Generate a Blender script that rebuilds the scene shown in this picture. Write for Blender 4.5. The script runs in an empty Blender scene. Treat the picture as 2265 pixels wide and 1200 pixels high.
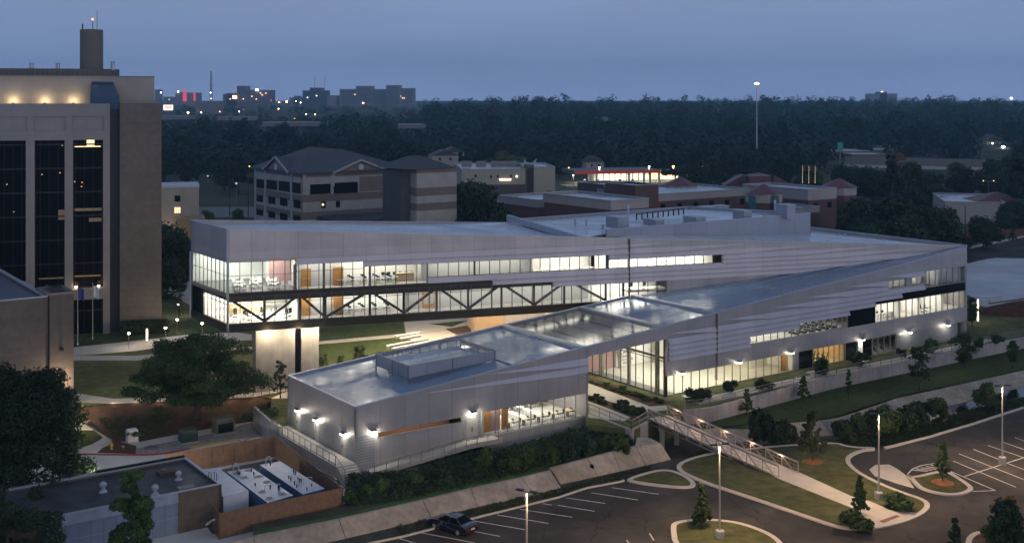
import bpy, math, random
import numpy as np
from mathutils import Vector
R = math.radians
sc = bpy.context.scene
COL = sc.collection

# ------------------------------------------------------------------ camera
F, CX, YH, HC = 2567.0, 1132.5, 218.0, 40.0        # focal length and horizon in photograph pixels, eye height in m
cam_d = bpy.data.cameras.new('camera'); cam = bpy.data.objects.new('camera', cam_d); COL.objects.link(cam)
cam.location = (0, 0, HC); cam.rotation_euler = (R(90), 0, 0)
cam_d.sensor_width = 36; cam_d.lens = F/2265*36; cam_d.shift_y = -(600-YH)/2265
cam_d.clip_start = 1; cam_d.clip_end = 20000
sc.camera = cam

# ------------------------------------------------------------------ sky, dusk
world = bpy.data.worlds.new('World'); sc.world = world; world.use_nodes = True
wt = world.node_tree; wt.nodes.clear()
W = wt.nodes.new
wo = W('ShaderNodeOutputWorld'); bg = W('ShaderNodeBackground'); sky = W('ShaderNodeTexSky')
sky.sky_type = 'NISHITA'; sky.sun_disc = False; sky.sun_elevation = R(1.5); sky.sun_rotation = R(143)
sky.altitude = 0; sky.air_density = 1.5; sky.dust_density = 3; sky.ozone_density = 4
tc = W('ShaderNodeTexCoord'); sx = W('ShaderNodeSeparateXYZ'); wt.links.new(tc.outputs['Generated'], sx.inputs[0])
rp = W('ShaderNodeValToRGB'); wt.links.new(sx.outputs['Z'], rp.inputs[0])
rp.color_ramp.elements[0].position = 0.0; rp.color_ramp.elements[0].color = (.215, .300, .560, 1)
rp.color_ramp.elements[1].position = 1.0; rp.color_ramp.elements[1].color = (.150, .185, .27, 1)
for p_, c_ in ((.03, (.195, .270, .490, 1)), (.085, (.215, .285, .475, 1)), (.3, (.175, .225, .37, 1))):
    e = rp.color_ramp.elements.new(p_); e.color = c_
mp = W('ShaderNodeMapping'); mp.inputs['Scale'].default_value = (1.6, 1.6, 7)
wt.links.new(tc.outputs['Generated'], mp.inputs[0])
nz = W('ShaderNodeTexNoise'); nz.inputs['Scale'].default_value = 2.2; nz.inputs['Detail'].default_value = 4
wt.links.new(mp.outputs[0], nz.inputs[0])
mr = W('ShaderNodeMapRange'); mr.inputs[1].default_value = .35; mr.inputs[2].default_value = .7
mr.inputs[3].default_value = .93; mr.inputs[4].default_value = 1.07
wt.links.new(nz.outputs['Fac'], mr.inputs[0])
mm = W('ShaderNodeMix'); mm.data_type = 'RGBA'; mm.blend_type = 'MULTIPLY'; mm.inputs[0].default_value = 1
wt.links.new(rp.outputs[0], mm.inputs[6]); wt.links.new(mr.outputs[0], mm.inputs[7])
gain = W('ShaderNodeMix'); gain.data_type = 'RGBA'; gain.blend_type = 'ADD'; gain.inputs[0].default_value = 1
sg = W('ShaderNodeMix'); sg.data_type = 'RGBA'; sg.blend_type = 'MULTIPLY'; sg.inputs[0].default_value = 1
wt.links.new(sky.outputs[0], sg.inputs[6]); sg.inputs[7].default_value = (.02, .03, .05, 1)
wt.links.new(sg.outputs[2], gain.inputs[6])
scl = W('ShaderNodeMix'); scl.data_type = 'RGBA'; scl.blend_type = 'MULTIPLY'; scl.inputs[0].default_value = 1
wt.links.new(mm.outputs[2], scl.inputs[6]); scl.inputs[7].default_value = (9.2, 9.2, 8.9, 1)
wt.links.new(scl.outputs[2], gain.inputs[7])
wt.links.new(gain.outputs[2], bg.inputs[0]); bg.inputs[1].default_value = .1
wt.links.new(bg.outputs[0], wo.inputs[0])

sd = bpy.data.lights.new('sun', 'SUN'); sun = bpy.data.objects.new('sun', sd); COL.objects.link(sun)
sd.energy = .34; sd.angle = R(35); sd.color = (1.0, .84, .70)
sun.rotation_euler = (R(82), 0, R(37))
sc.view_settings.view_transform = 'Standard'; sc.view_settings.look = 'None'
sc.view_settings.exposure = .3; sc.view_settings.gamma = 1
cy = sc.cycles
cy.use_denoising = True; cy.max_bounces = 6; cy.diffuse_bounces = 3; cy.glossy_bounces = 3; cy.transmission_bounces = 4
cy.transparent_max_bounces = 12; cy.volume_bounces = 1; cy.sample_clamp_indirect = 6; cy.caustics_reflective = False
cy.caustics_refractive = False; cy.use_light_tree = True

# ------------------------------------------------------------------ geometry of the photograph
def G(px, py, z=0.0):
    """the point at height z that the photograph shows at pixel (px, py)"""
    Y = F*(HC-z)/(py-YH)
    return Vector(((px-CX)/F*Y, Y, z))
def V(px, py, Y):
    return Vector(((px-CX)/F*Y, Y, HC-(py-YH)*Y/F))
class Plane:
    """a vertical facade plane: origin, direction along it, outward normal"""
    def __init__(s, o, d, flip=1):
        n = math.hypot(*d); s.o = Vector((o[0], o[1])); s.d = Vector((d[0]/n, d[1]/n))
        s.n = Vector((s.d.y, -s.d.x))*flip
    def p(s, t, z, off=0.0):
        q = s.o + s.d*t + s.n*off
        return Vector((q.x, q.y, z))
    def t(s, px):
        u = (px-CX)/F
        return (u*s.o.y-s.o.x)/(s.d.x-u*s.d.y)
    def tz(s, px, py):
        t = s.t(px); Y = s.o.y+t*s.d.y
        return t, HC-(py-YH)*Y/F
D1 = (.8192, .5735); N1 = (-.5735, .8192)
P1 = Plane((-16.8, 124.2), D1)                   # long low facade
PL = Plane((-16.8, 124.2), N1, -1)               # its short end, facing the yard
P2 = Plane((-37.0, 150.8), (1, .336))            # raised wing
PE = Plane((-37.0, 150.8), N1, -1)               # its short end
def Q(t, s, z=0.0):
    """a point given along / behind the long low facade"""
    return Vector((-16.8+D1[0]*t+N1[0]*s, 124.2+D1[1]*t+N1[1]*s, z))

# ------------------------------------------------------------------ mesh builder
class MB:
    def __init__(s): s.v = []; s.f = []; s.m = []; s.k = 0
    def mat(s, k): s.k = k; return s
    def add(s, vs, fs):
        b = len(s.v); s.v += [tuple(v) for v in vs]
        for f in fs: s.f.append([b+i for i in f]); s.m.append(s.k)
        return s
    def quad(s, a, b, c, d): return s.add([a, b, c, d], [(0, 1, 2, 3)])
    def poly(s, pts): return s.add(pts, [tuple(range(len(pts)))])
    def extr(s, pts, vec, cap0=True):
        n = len(pts); vec = Vector(vec); a = [Vector(p) for p in pts]; b = [p+vec for p in a]
        fs = [tuple(range(n, 2*n))] + [(i, (i+1) % n, (i+1) % n+n, i+n) for i in range(n)]
        if cap0: fs.append(tuple(range(n-1, -1, -1)))
        return s.add(a+b, fs)
    def prism(s, pts, z0, z1, cap0=True):
        pts = [Vector((p[0], p[1], z0)) for p in pts]
        a = sum(pts[i].x*pts[(i+1) % len(pts)].y-pts[(i+1) % len(pts)].x*pts[i].y for i in range(len(pts)))
        if a < 0: pts.reverse()
        return s.extr(pts, (0, 0, z1-z0), cap0)
    def box(s, c, sz, rz=0.0, z0=None):
        hx, hy, hz = sz[0]/2, sz[1]/2, sz[2]/2; cc = Vector(c)
        if z0 is not None: cc.z = z0+hz
        ca, sa = math.cos(rz), math.sin(rz)
        vs = [(cc.x+x*ca-y*sa, cc.y+x*sa+y*ca, cc.z+z) for z in (-hz, hz) for x, y in ((-hx, -hy), (hx, -hy), (hx, hy), (-hx, hy))]
        return s.add(vs, [(3, 2, 1, 0), (4, 5, 6, 7), (0, 1, 5, 4), (1, 2, 6, 5), (2, 3, 7, 6), (3, 0, 4, 7)])
    def bar(s, a, b, w, h=None, up=(0, 0, 1)):
        """rectangular bar from a to b"""
        h = h or w; a = Vector(a); b = Vector(b); d = (b-a).normalized(); u = Vector(up)
        if abs(d.dot(u)) > .98: u = Vector((1, 0, 0))
        x = d.cross(u).normalized()*(w/2); y = x.cross(d).normalized()*(h/2)
        vs = [p+i*x+j*y for p in (a, b) for i, j in ((-1, -1), (1, -1), (1, 1), (-1, 1))]
        return s.add(vs, [(0, 1, 2, 3), (7, 6, 5, 4), (0, 4, 5, 1), (1, 5, 6, 2), (2, 6, 7, 3), (3, 7, 4, 0)])
    def tube(s, pts, rs, n=8, cap=True):
        pts = [Vector(p) for p in pts]; rs = rs if isinstance(rs, (list, tuple)) else [rs]*len(pts)
        b = len(s.v); prev = None
        for i, p in enumerate(pts):
            d = (pts[min(i+1, len(pts)-1)]-pts[max(i-1, 0)]).normalized()
            u = Vector((0, 0, 1)) if abs(d.z) < .95 else Vector((1, 0, 0))
            if prev is None: x = d.cross(u).normalized()
            else: x = (prev-d*prev.dot(d)).normalized()
            prev = x; y = d.cross(x)
            for k in range(n):
                a = 2*math.pi*k/n
                s.v.append(tuple(p+(x*math.cos(a)+y*math.sin(a))*rs[i]))
        for i in range(len(pts)-1):
            for k in range(n):
                s.f.append([b+i*n+k, b+i*n+(k+1) % n, b+(i+1)*n+(k+1) % n, b+(i+1)*n+k]); s.m.append(s.k)
        if cap:
            s.f.append([b+k for k in range(n)][::-1]); s.m.append(s.k)
            s.f.append([b+(len(pts)-1)*n+k for k in range(n)]); s.m.append(s.k)
        return s
    def lathe(s, c, prof, n=12):
        """prof: (radius, z) from bottom to top"""
        c = Vector(c); b = len(s.v)
        for r, z in prof:
            for k in range(n):
                a = 2*math.pi*k/n; s.v.append((c.x+r*math.cos(a), c.y+r*math.sin(a), c.z+z))
        for i in range(len(prof)-1):
            for k in range(n):
                s.f.append([b+i*n+k, b+i*n+(k+1) % n, b+(i+1)*n+(k+1) % n, b+(i+1)*n+k]); s.m.append(s.k)
        s.f.append([b+k for k in range(n)][::-1]); s.m.append(s.k)
        s.f.append([b+(len(prof)-1)*n+k for k in range(n)]); s.m.append(s.k)
        return s
    def fp(s, P, pts, o0, o1):
        """a slab in a facade plane, outline in (t, z), from offset o0 (front) to o1 (behind)"""
        a = [P.p(t, z, o0) for t, z in pts]
        return s.extr(a, P.p(0, 0, o1)-P.p(0, 0, o0))
    def fr(s, P, t0, t1, z0, z1, o0=0.0, o1=-.3): return s.fp(P, [(t0, z0), (t1, z0), (t1, z1), (t0, z1)], o0, o1)
    def build(s, name, mats, parent=None, uv=None, smooth=False, origin=None):
        me = bpy.data.meshes.new(name)
        o0 = Vector(origin) if origin is not None else None
        if o0 is None and parent is None and s.v:
            a = np.array(s.v); o0 = Vector(((a[:, 0].min()+a[:, 0].max())/2, (a[:, 1].min()+a[:, 1].max())/2, a[:, 2].min()))
        par_loc = parent.matrix_world_loc if False else None
        if parent is not None:
            q = parent; o0 = Vector((0, 0, 0))
            while q is not None: o0 = o0 + q.location; q = q.parent
        vs = [(x-o0.x, y-o0.y, z-o0.z) for x, y, z in s.v] if o0 is not None else s.v
        me.from_pydata(vs, [], s.f)
        mats = mats if isinstance(mats, (list, tuple)) else [mats]
        for m in mats: me.materials.append(m)
        if any(s.m): me.polygons.foreach_set('material_index', s.m)
        if smooth: me.polygons.foreach_set('use_smooth', [True]*len(s.f))
        if uv:
            l = me.uv_layers.new(name='UVMap')
            for lp in me.loops:
                w = s.v[lp.vertex_index]; l.data[lp.index].uv = uv(w)
        me.update()
        o = bpy.data.objects.new(name, me); COL.objects.link(o)
        if parent is not None: o.parent = parent
        elif o0 is not None: o.location = o0
        return o
def puv(P): return lambda w: ((w[0]-P.o.x)*P.d.x+(w[1]-P.o.y)*P.d.y, w[2])

def tag(o, label=None, cat=None, group=None, kind=None):
    if label: o['label'] = label
    if cat: o['category'] = cat
    if group: o['group'] = group
    if kind: o['kind'] = kind
    return o
def thing(name, loc, label, cat, group=None):
    o = bpy.data.objects.new(name, None); COL.objects.link(o); o.location = loc; o.empty_display_size = .5
    return tag(o, label, cat, group)
def struct(o): o['kind'] = 'structure'; return o
def copy_tree(o, loc=None, rz=None, label=None, scale=None, parent=None, group=None):
    c = o.copy(); COL.objects.link(c); c.parent = parent
    if loc is not None: c.location = loc
    if rz is not None: c.rotation_euler = (0, 0, rz)
    if scale is not None: c.scale = (scale, scale, scale) if not isinstance(scale, (tuple, list)) else scale
    if label: c['label'] = label
    if group: c['group'] = group
    for ch in o.children: copy_tree(ch, parent=c)
    return c
def lamp(kind, loc, power, color, parent=None, size=None, rot=None, size_y=None, spread=None, angle=None, name='light_source', blend=.5):
    d = bpy.data.lights.new(name, kind); d.energy = power; d.color = color
    if kind == 'AREA':
        d.shape = 'RECTANGLE' if size_y else 'DISK'; d.size = size or 1
        if size_y: d.size_y = size_y
        if spread: d.spread = R(spread)
    elif kind == 'SPOT': d.spot_size = R(angle or 120); d.spot_blend = blend; d.shadow_soft_size = size or .2
    else: d.shadow_soft_size = size or .2
    o = bpy.data.objects.new(name, d); COL.objects.link(o)
    if parent is not None:
        off = Vector((0, 0, 0)); q = parent
        while q is not None: off += q.location; q = q.parent
        o.parent = parent; o.location = Vector(loc)-off
    else: o.location = loc
    if rot: o.rotation_euler = rot
    return o

# ------------------------------------------------------------------ materials
def mat(name, col, rough=.7, var=.18, scale=1.0, metal=0.0, bump=0.0, spec=.4, emit=None, estr=0.0, var2=0.0, scale2=.08, seams=None,
        rvar=0.0, rscale=.3, bscale=None, objvar=0.0, coat=0.0, cracks=0.0, streak=0.0):
    m = bpy.data.materials.new(name); m.use_nodes = True; nt = m.node_tree; n = nt.nodes; L = nt.links.new
    b = n['Principled BSDF']
    b.inputs['Roughness'].default_value = rough; b.inputs['Metallic'].default_value = metal
    b.inputs['Specular IOR Level'].default_value = spec; b.inputs['Base Color'].default_value = (*col, 1)
    if coat: b.inputs['Coat Weight'].default_value = coat
    if emit:
        b.inputs['Emission Color'].default_value = (*emit, 1); b.inputs['Emission Strength'].default_value = estr
    geo = n.new('ShaderNodeNewGeometry')
    cur = None
    def mulby(fac, lo, hi, a=.3, z=.7):
        nonlocal cur
        r = n.new('ShaderNodeMapRange'); r.inputs[1].default_value = a; r.inputs[2].default_value = z
        r.inputs[3].default_value = lo; r.inputs[4].default_value = hi; L(fac, r.inputs[0])
        x = n.new('ShaderNodeMix'); x.data_type = 'RGBA'; x.blend_type = 'MULTIPLY'; x.inputs[0].default_value = 1
        if cur is None: x.inputs[6].default_value = (*col, 1)
        else: L(cur, x.inputs[6])
        L(r.outputs[0], x.inputs[7]); cur = x.outputs[2]
    if var:
        t = n.new('ShaderNodeTexNoise'); t.inputs['Scale'].default_value = scale; t.inputs['Detail'].default_value = 6
        L(geo.outputs['Position'], t.inputs[0]); mulby(t.outputs['Fac'], 1-var, 1+var)
    if var2:
        t2 = n.new('ShaderNodeTexNoise'); t2.inputs['Scale'].default_value = scale2; t2.inputs['Detail'].default_value = 3
        L(geo.outputs['Position'], t2.inputs[0]); mulby(t2.outputs['Fac'], 1-var2, 1+var2)
    if cracks:
        wv = n.new('ShaderNodeTexNoise'); wv.inputs['Scale'].default_value = .8; L(geo.outputs['Position'], wv.inputs[0])
        av = n.new('ShaderNodeVectorMath'); av.operation = 'MULTIPLY_ADD'; L(wv.outputs['Color'], av.inputs[0]); av.inputs[1].default_value = (1.6, 1.6, 0); L(geo.outputs['Position'], av.inputs[2])
        vo = n.new('ShaderNodeTexVoronoi'); vo.feature = 'DISTANCE_TO_EDGE'; vo.inputs['Scale'].default_value = .13; L(av.outputs[0], vo.inputs[0]); mulby(vo.outputs['Distance'], 1-cracks, 1, .004, .010)
        vb = n.new('ShaderNodeTexVoronoi'); vb.inputs['Scale'].default_value = .28; L(av.outputs[0], vb.inputs[0]); mulby(vb.outputs['Distance'], .72, 1, .10, .32)
    if streak:
        ms = n.new('ShaderNodeMapping'); ms.inputs['Scale'].default_value = (1.4, 1.4, .12); L(geo.outputs['Position'], ms.inputs[0])
        ns = n.new('ShaderNodeTexNoise'); ns.inputs['Scale'].default_value = 1.5; ns.inputs['Detail'].default_value = 5; L(ms.outputs[0], ns.inputs[0]); mulby(ns.outputs['Fac'], 1-streak, 1+streak*.4)
    if objvar:
        oi = n.new('ShaderNodeObjectInfo'); mulby(oi.outputs['Random'], 1-objvar, 1+objvar, 0, 1)
    if seams:
        uvn = n.new('ShaderNodeUVMap'); sp = n.new('ShaderNodeSeparateXYZ'); L(uvn.outputs[0], sp.inputs[0])
        for ax, per, wd, dk in seams:
            d = n.new('ShaderNodeMath'); d.operation = 'DIVIDE'; L(sp.outputs[ax], d.inputs[0]); d.inputs[1].default_value = per
            fr = n.new('ShaderNodeMath'); fr.operation = 'FRACT'; L(d.outputs[0], fr.inputs[0])
            lt = n.new('ShaderNodeMath'); lt.operation = 'LESS_THAN'; L(fr.outputs[0], lt.inputs[0]); lt.inputs[1].default_value = wd/per
            mulby(lt.outputs[0], 1, dk, 0, 1)
            fl = n.new('ShaderNodeMath'); fl.operation = 'FLOOR'; L(d.outputs[0], fl.inputs[0])
            wn = n.new('ShaderNodeTexWhiteNoise'); wn.noise_dimensions = '1D'; L(fl.outputs[0], wn.inputs['W'])
            mulby(wn.outputs['Value'], .955, 1.045, 0, 1)
    if cur is not None: L(cur, b.inputs['Base Color'])
    if rvar:
        t3 = n.new('ShaderNodeTexNoise'); t3.inputs['Scale'].default_value = rscale; t3.inputs['Detail'].default_value = 4
        L(geo.outputs['Position'], t3.inputs[0])
        r = n.new('ShaderNodeMapRange'); r.inputs[1].default_value = .35; r.inputs[2].default_value = .65
        r.inputs[3].default_value = max(.03, rough-rvar); r.inputs[4].default_value = min(1, rough+rvar)
        L(t3.outputs['Fac'], r.inputs[0]); L(r.outputs[0], b.inputs['Roughness'])
    if bump:
        t4 = n.new('ShaderNodeTexNoise'); t4.inputs['Scale'].default_value = bscale or scale*4; t4.inputs['Detail'].default_value = 5
        L(geo.outputs['Position'], t4.inputs[0])
        bp = n.new('ShaderNodeBump'); bp.inputs['Strength'].default_value = bump; bp.inputs['Distance'].default_value = .1
        L(t4.outputs['Fac'], bp.inputs['Height']); L(bp.outputs[0], b.inputs['Normal'])
    return m
def glass(name, tint=(.92, .95, .94), refl=1.0, rough=.02):
    m = bpy.data.materials.new(name); m.use_nodes = True; nt = m.node_tree; n = nt.nodes; L = nt.links.new
    n.remove(n['Principled BSDF']); out = n['Material Output']
    tr = n.new('ShaderNodeBsdfTransparent'); tr.inputs[0].default_value = (*tint, 1)
    gl = n.new('ShaderNodeBsdfGlossy'); gl.inputs['Roughness'].default_value = rough
    geo = n.new('ShaderNodeNewGeometry'); dt = n.new('ShaderNodeVectorMath'); dt.operation = 'DOT_PRODUCT'; L(geo.outputs['Normal'], dt.inputs[0]); L(geo.outputs['Incoming'], dt.inputs[1])
    ab = n.new('ShaderNodeMath'); ab.operation = 'ABSOLUTE'; L(dt.outputs['Value'], ab.inputs[0])
    om = n.new('ShaderNodeMath'); om.operation = 'SUBTRACT'; om.inputs[0].default_value = 1; L(ab.outputs[0], om.inputs[1])
    pw = n.new('ShaderNodeMath'); pw.operation = 'POWER'; L(om.outputs[0], pw.inputs[0]); pw.inputs[1].default_value = 5
    mu = n.new('ShaderNodeMath'); mu.operation = 'MULTIPLY_ADD'; L(pw.outputs[0], mu.inputs[0]); mu.inputs[1].default_value = .9*min(1, refl); mu.inputs[2].default_value = .06*refl
    mx = n.new('ShaderNodeMixShader'); L(mu.outputs[0], mx.inputs[0]); L(tr.outputs[0], mx.inputs[1]); L(gl.outputs[0], mx.inputs[2])
    L(mx.outputs[0], out.inputs[0])
    return m
def emis(name, col, s):
    m = bpy.data.materials.new(name); m.use_nodes = True; n = m.node_tree.nodes
    b = n['Principled BSDF']; b.inputs['Base Color'].default_value = (*[c*.5 for c in col], 1)
    b.inputs['Emission Color'].default_value = (*col, 1); b.inputs['Emission Strength'].default_value = s
    return m
SEAM = [(0, 3.04, .05, .55), (1, 1.0, .03, .88)]
M = dict(
 clad=mat('grey_metal_panel', (.43, .405, .405), .42, .05, .4, .35, var2=.07, scale2=.35, seams=SEAM, rvar=.06, streak=.04),
 clad2=mat('blue_grey_metal_panel', (.36, .38, .43), .45, .05, .4, .3, seams=[(0, 3.3, .06, .6)], rvar=.06),
 band=mat('skylit_metal_louver', (.55, .51, .53), .4, .05, .4, .35, seams=[(0, 3.04, .05, .75)]),  # wall metal made paler; sky light on the tilted louvers is in the colour
 corr=mat('corrugated_metal', (.36, .37, .39), .4, .05, 1, .45, seams=[(1, .3, .12, .72)]),
 black=mat('black_glass_panel', (.006, .006, .007), .08, 0, spec=.5),
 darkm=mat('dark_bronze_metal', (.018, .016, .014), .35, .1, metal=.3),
 truss=mat('dark_truss_steel', (.045, .037, .032), .5, .1),
 mull=mat('bronze_mullion', (.10, .085, .075), .4, .1, metal=.4),
 mullw=mat('pale_mullion', (.33, .30, .26), .4, .1, metal=.3),
 white=mat('white_wall_paint', (.78, .77, .73), .6, .03),
 iwall=mat('grey_interior_wall', (.56, .56, .54), .6, .03),
 rose=mat('rose_wall_paint', (.42, .27, .26), .6, .05),
 terra=mat('terracotta_wall_paint', (.42, .22, .15), .6, .06),
 ifloor=mat('pale_interior_floor', (.46, .45, .42), .3, .06, rvar=.1),
 carpet=mat('grey_carpet', (.17, .17, .17), .9, .1),
 court=mat('tan_hall_floor', (.50, .48, .41), .25, .05),
 ceil=mat('white_ceiling', (.7, .7, .68), .8, .02),
 wood=mat('orange_wood', (.50, .24, .06), .5, .15, 3),
 woodl=mat('pale_wood', (.55, .42, .26), .5, .1, 3),
 chair=mat('dark_chair_plastic', (.02, .03, .03), .5, .1),
 chairw=mat('white_chair_plastic', (.75, .75, .72), .5, .02),
 tabw=mat('white_laminate', (.85, .85, .82), .4, .02),
 tabg=mat('grey_laminate', (.38, .42, .42), .4, .04),
 roof=mat('pale_roof_membrane', (.50, .56, .62), .30, .07, .5, spec=.6, var2=.10, scale2=.05, rvar=.2, rscale=.18, bump=.06, bscale=.5),
 roofm=mat('standing_seam_roof', (.20, .29, .41), .20, .05, .3, spec=.8, var2=.14, scale2=.06, rvar=.15, rscale=.25, bump=.03, bscale=.5),
 curb=mat('roof_parapet_metal', (.42, .46, .52), .4, .05, metal=.3),
 conc=mat('cast_concrete', (.42, .40, .37), .8, .12, .8, var2=.12, bump=.15, streak=.12),
 conc2=mat('stained_bank_concrete', (.37, .32, .255), .85, .2, .6, var2=.22, scale2=.2, bump=.3, streak=.22),
 walk=mat('walkway_concrete', (.50, .47, .41), .8, .08, .6, var2=.08, scale2=.15),
 drive=mat('driveway_concrete', (.60, .58, .53), .8, .1, .4, var2=.12),
 asph=mat('asphalt', (.055, .052, .047), .8, .25, .35, var2=.34, scale2=.11, bump=.25, bscale=12, cracks=.5, spec=.15),
 kerb=mat('kerb_concrete', (.50, .46, .40), .8, .1, 1),
 paint=mat('white_road_paint', (.62, .60, .57), .7, .2, 2.5),
 redp=mat('red_kerb_paint', (.36, .05, .04), .7, .1), yelp=mat('yellow_kerb_paint', (.62, .38, .03), .7, .1),
 orap=mat('orange_road_paint', (.42, .13, .05), .7, .2),
 grass=mat('lawn_grass', (.055, .075, .028), .95, .25, 1.2, var2=.25, scale2=.12, spec=.08, bump=.5, bscale=9),
 dgrass=mat('dry_grass', (.085, .090, .040), .95, .3, .9, var2=.3, scale2=.1, spec=.08, bump=.5, bscale=9),
 mulch=mat('brown_mulch', (.075, .042, .025), .95, .3, 2, var2=.2, bump=.6),
 omulch=mat('orange_mulch', (.26, .11, .04), .95, .3, 2, bump=.6),
 gravel=mat('pale_gravel', (.30, .27, .25), .9, .5, 5, bump=.8, bscale=8),
 opengrass=mat('campus_grass', (.115, .125, .052), .95, .25, .9, var2=.3, scale2=.1, spec=.08, bump=.5, bscale=9),
 bed=mat('creek_bed_soil', (.05, .05, .035), .95, .4, .5, var2=.35, bump=.6),
 water=mat('creek_water', (.01, .015, .02), .04, 0, spec=.6, bump=.02, bscale=2),
 rail=mat('grey_rail_metal', (.24, .22, .21), .4, .1, metal=.5),
 steel=mat('galvanised_steel', (.5, .49, .47), .35, .06, metal=.6),
 lamphot=emis('warm_lamp_glow', (1, .80, .52), 14), lampw=emis('white_lamp_glow', (1, .93, .80), 16),
 skyl=glass('skylight_glazing', (.50, .56, .64), 1.6, .12), glass=glass('clear_glazing'),
 dglass=mat('dark_window_glass', (.004, .004, .006), .3, 0, spec=.04),
)

# ================================================================== ground
def zfar(x, y):
    if y < 262: return -1.9
    z = 1.3
    if y > 420: z += 21*min(1, max(0, (y-420)/1100.0))**1.0
    return z
def ground():
    ys = [40, 80, 120, 160, 200, 240, 261, 263, 300, 350, 400, 440, 500, 600, 700, 800, 950, 1100, 1300, 1520, 2000, 3000, 5000, 9000]
    b = MB(); nx = 24
    for y in ys:
        w = max(160, y*.75)
        for i in range(nx+1):
            x = -w+2*w*i/nx; b.v.append((x, y, zfar(x, y)))
    for j in range(len(ys)-1):
        for i in range(nx):
            a = j*(nx+1)+i; b.f.append([a, a+1, a+nx+2, a+nx+1]); b.m.append(0)
    struct(b.build('ground', mat('wooded_ground', (.035, .05, .028), .95, .4, .02, var2=.3, scale2=.006)))
ground()
def sheet(name, pts, z, m, kind='structure', thick=None, z0=None):
    """a ground surface: outline points (world xy), top height z"""
    b = MB(); b.prism(pts, z0 if z0 is not None else z-(thick or .12), z, cap0=False)
    o = b.build(name, m); o['kind'] = kind; return o
def gp(pts, z=0.0): return [G(x, y, z) for x, y in pts]

ZC, ZY, ZL = 1.4, -.5, -.3      # campus level, service yard level, creekside lawn level
# parking lot with its edge along the creek
lot_edge = [(380, 1275), (700, 1228), (900, 1186), (1033, 1151), (1236, 1101), (1300, 1080), (1375, 1066), (1470, 1040), (1500, 1022),
            (1560, 1000), (1640, 992), (1720, 984), (1790, 976), (1850, 990), (1900, 1000), (1960, 993), (2060, 967), (2265, 903), (2560, 840)]
far_lot = gp(lot_edge, 0)
lot = far_lot + [Vector((140, far_lot[-1].y, 0)), Vector((140, 60, 0)), Vector((-60, 60, 0)), Vector((-60, far_lot[0].y, 0))]
sheet('car_park', lot, 0, M['asph'], z0=-2)
# service yard (lower) and campus (upper)
yard = [Q(-80, -18.5), Q(1.5, -15.5), Q(1.5, -3), Q(-2.0, -3), Q(-2.0, 32), Q(-80, 45)]
sheet('service_yard_ground', [G(-200, 1300, ZY), G(565, 1190, ZY), G(780, 1120, ZY), Q(1.5, -2.5), Q(-2.3, -2.0), Q(-2.3, 18), G(600, 900, ZY), G(150, 900, ZY), G(-200, 915, ZY)], ZY, M['drive'], z0=-2)
camp = [G(-400, 905, ZC), G(150, 905, ZC), G(205, 893, ZC), G(340, 886, ZC), G(470, 880, ZC), G(560, 872, ZC), G(600, 880, ZC), Q(-2.2, 17.6), Q(31.7, 17.3), Q(31.7, .3),
        G(1300, 937, ZC), G(1405, 950, ZC), G(1432, 932, ZC), G(1478, 914, ZC), G(1512, 905, ZC), G(1570, 902, ZC), G(1850, 830, ZC), G(2265, 746, ZC), G(2700, 680, ZC), Vector((220, 262.5, 0)), Vector((-150, 262.5, 0))]
sheet('campus_ground', camp, ZC-.02, M['opengrass'], z0=-2)
# creekside lawn (right) between retaining wall and bank
sheet('creekside_lawn', [G(1500, 935, ZL), G(1850, 833, ZL), G(2265, 749, ZL), G(2700, 690, ZL), G(2700, 745, ZL), G(2265, 818, ZL), G(2120, 850, ZL), G(1983, 880, ZL), G(1857, 922, ZL), G(1817, 929, ZL), G(1720, 936, ZL), G(1600, 946, ZL)], ZL, M['grass'], z0=-2)
# planted slope in front of the low wing
shr = [G(560, 1170, 0), G(757, 1130, 0), Q(-1, -3.5), Q(4, -3.2), Q(31, -1.8), Q(31.8, -3), G(1400, 985, .9), G(1215, 1033, .9), G(1153, 1055, .8), G(1042, 1079, .7), G(900, 1113, .5), G(700, 1155, .2), G(560, 1184, .1)]
b = MB(); pts = [Vector((p.x, p.y, .25)) for p in shr]
b.prism(pts, -2, .45, cap0=False)
struct(b.build('planted_slope', M['bed']))

# ================================================================== main building: two metal clad wings
BLD = thing('college_building', Q(40, 10, 1.4), 'long grey metal clad college building with two wings, one raised on a concrete pier', 'building')
def seg(P, t0, t1, z0f, z1f, holes, o0, o1, extra=()):
    """solid wall pieces of a facade between heights z0f(t) and z1f(t), leaving out the holes (t0,t1,z0,z1)"""
    b = MB(); ts = sorted({t0, t1, *[h[0] for h in holes], *[h[1] for h in holes], *extra}); ts = [t for t in ts if t0 <= t <= t1]
    for a, c in zip(ts, ts[1:]):
        hs = sorted([h for h in holes if h[0] <= a+1e-6 and h[1] >= c-1e-6], key=lambda h: h[2])
        lo = (z0f(a), z0f(c))
        for h in hs:
            if h[2] > lo[0]+.01 or h[2] > lo[1]+.01: b.fp(P, [(a, lo[0]), (c, lo[1]), (c, h[2]), (a, h[2])], o0, o1)
            lo = (h[3], h[3])
        hi = (z1f(a), z1f(c))
        if hi[0] > lo[0]+.01: b.fp(P, [(a, lo[0]), (c, lo[1]), (c, hi[1]), (a, hi[0])], o0, o1)
    return b
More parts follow.
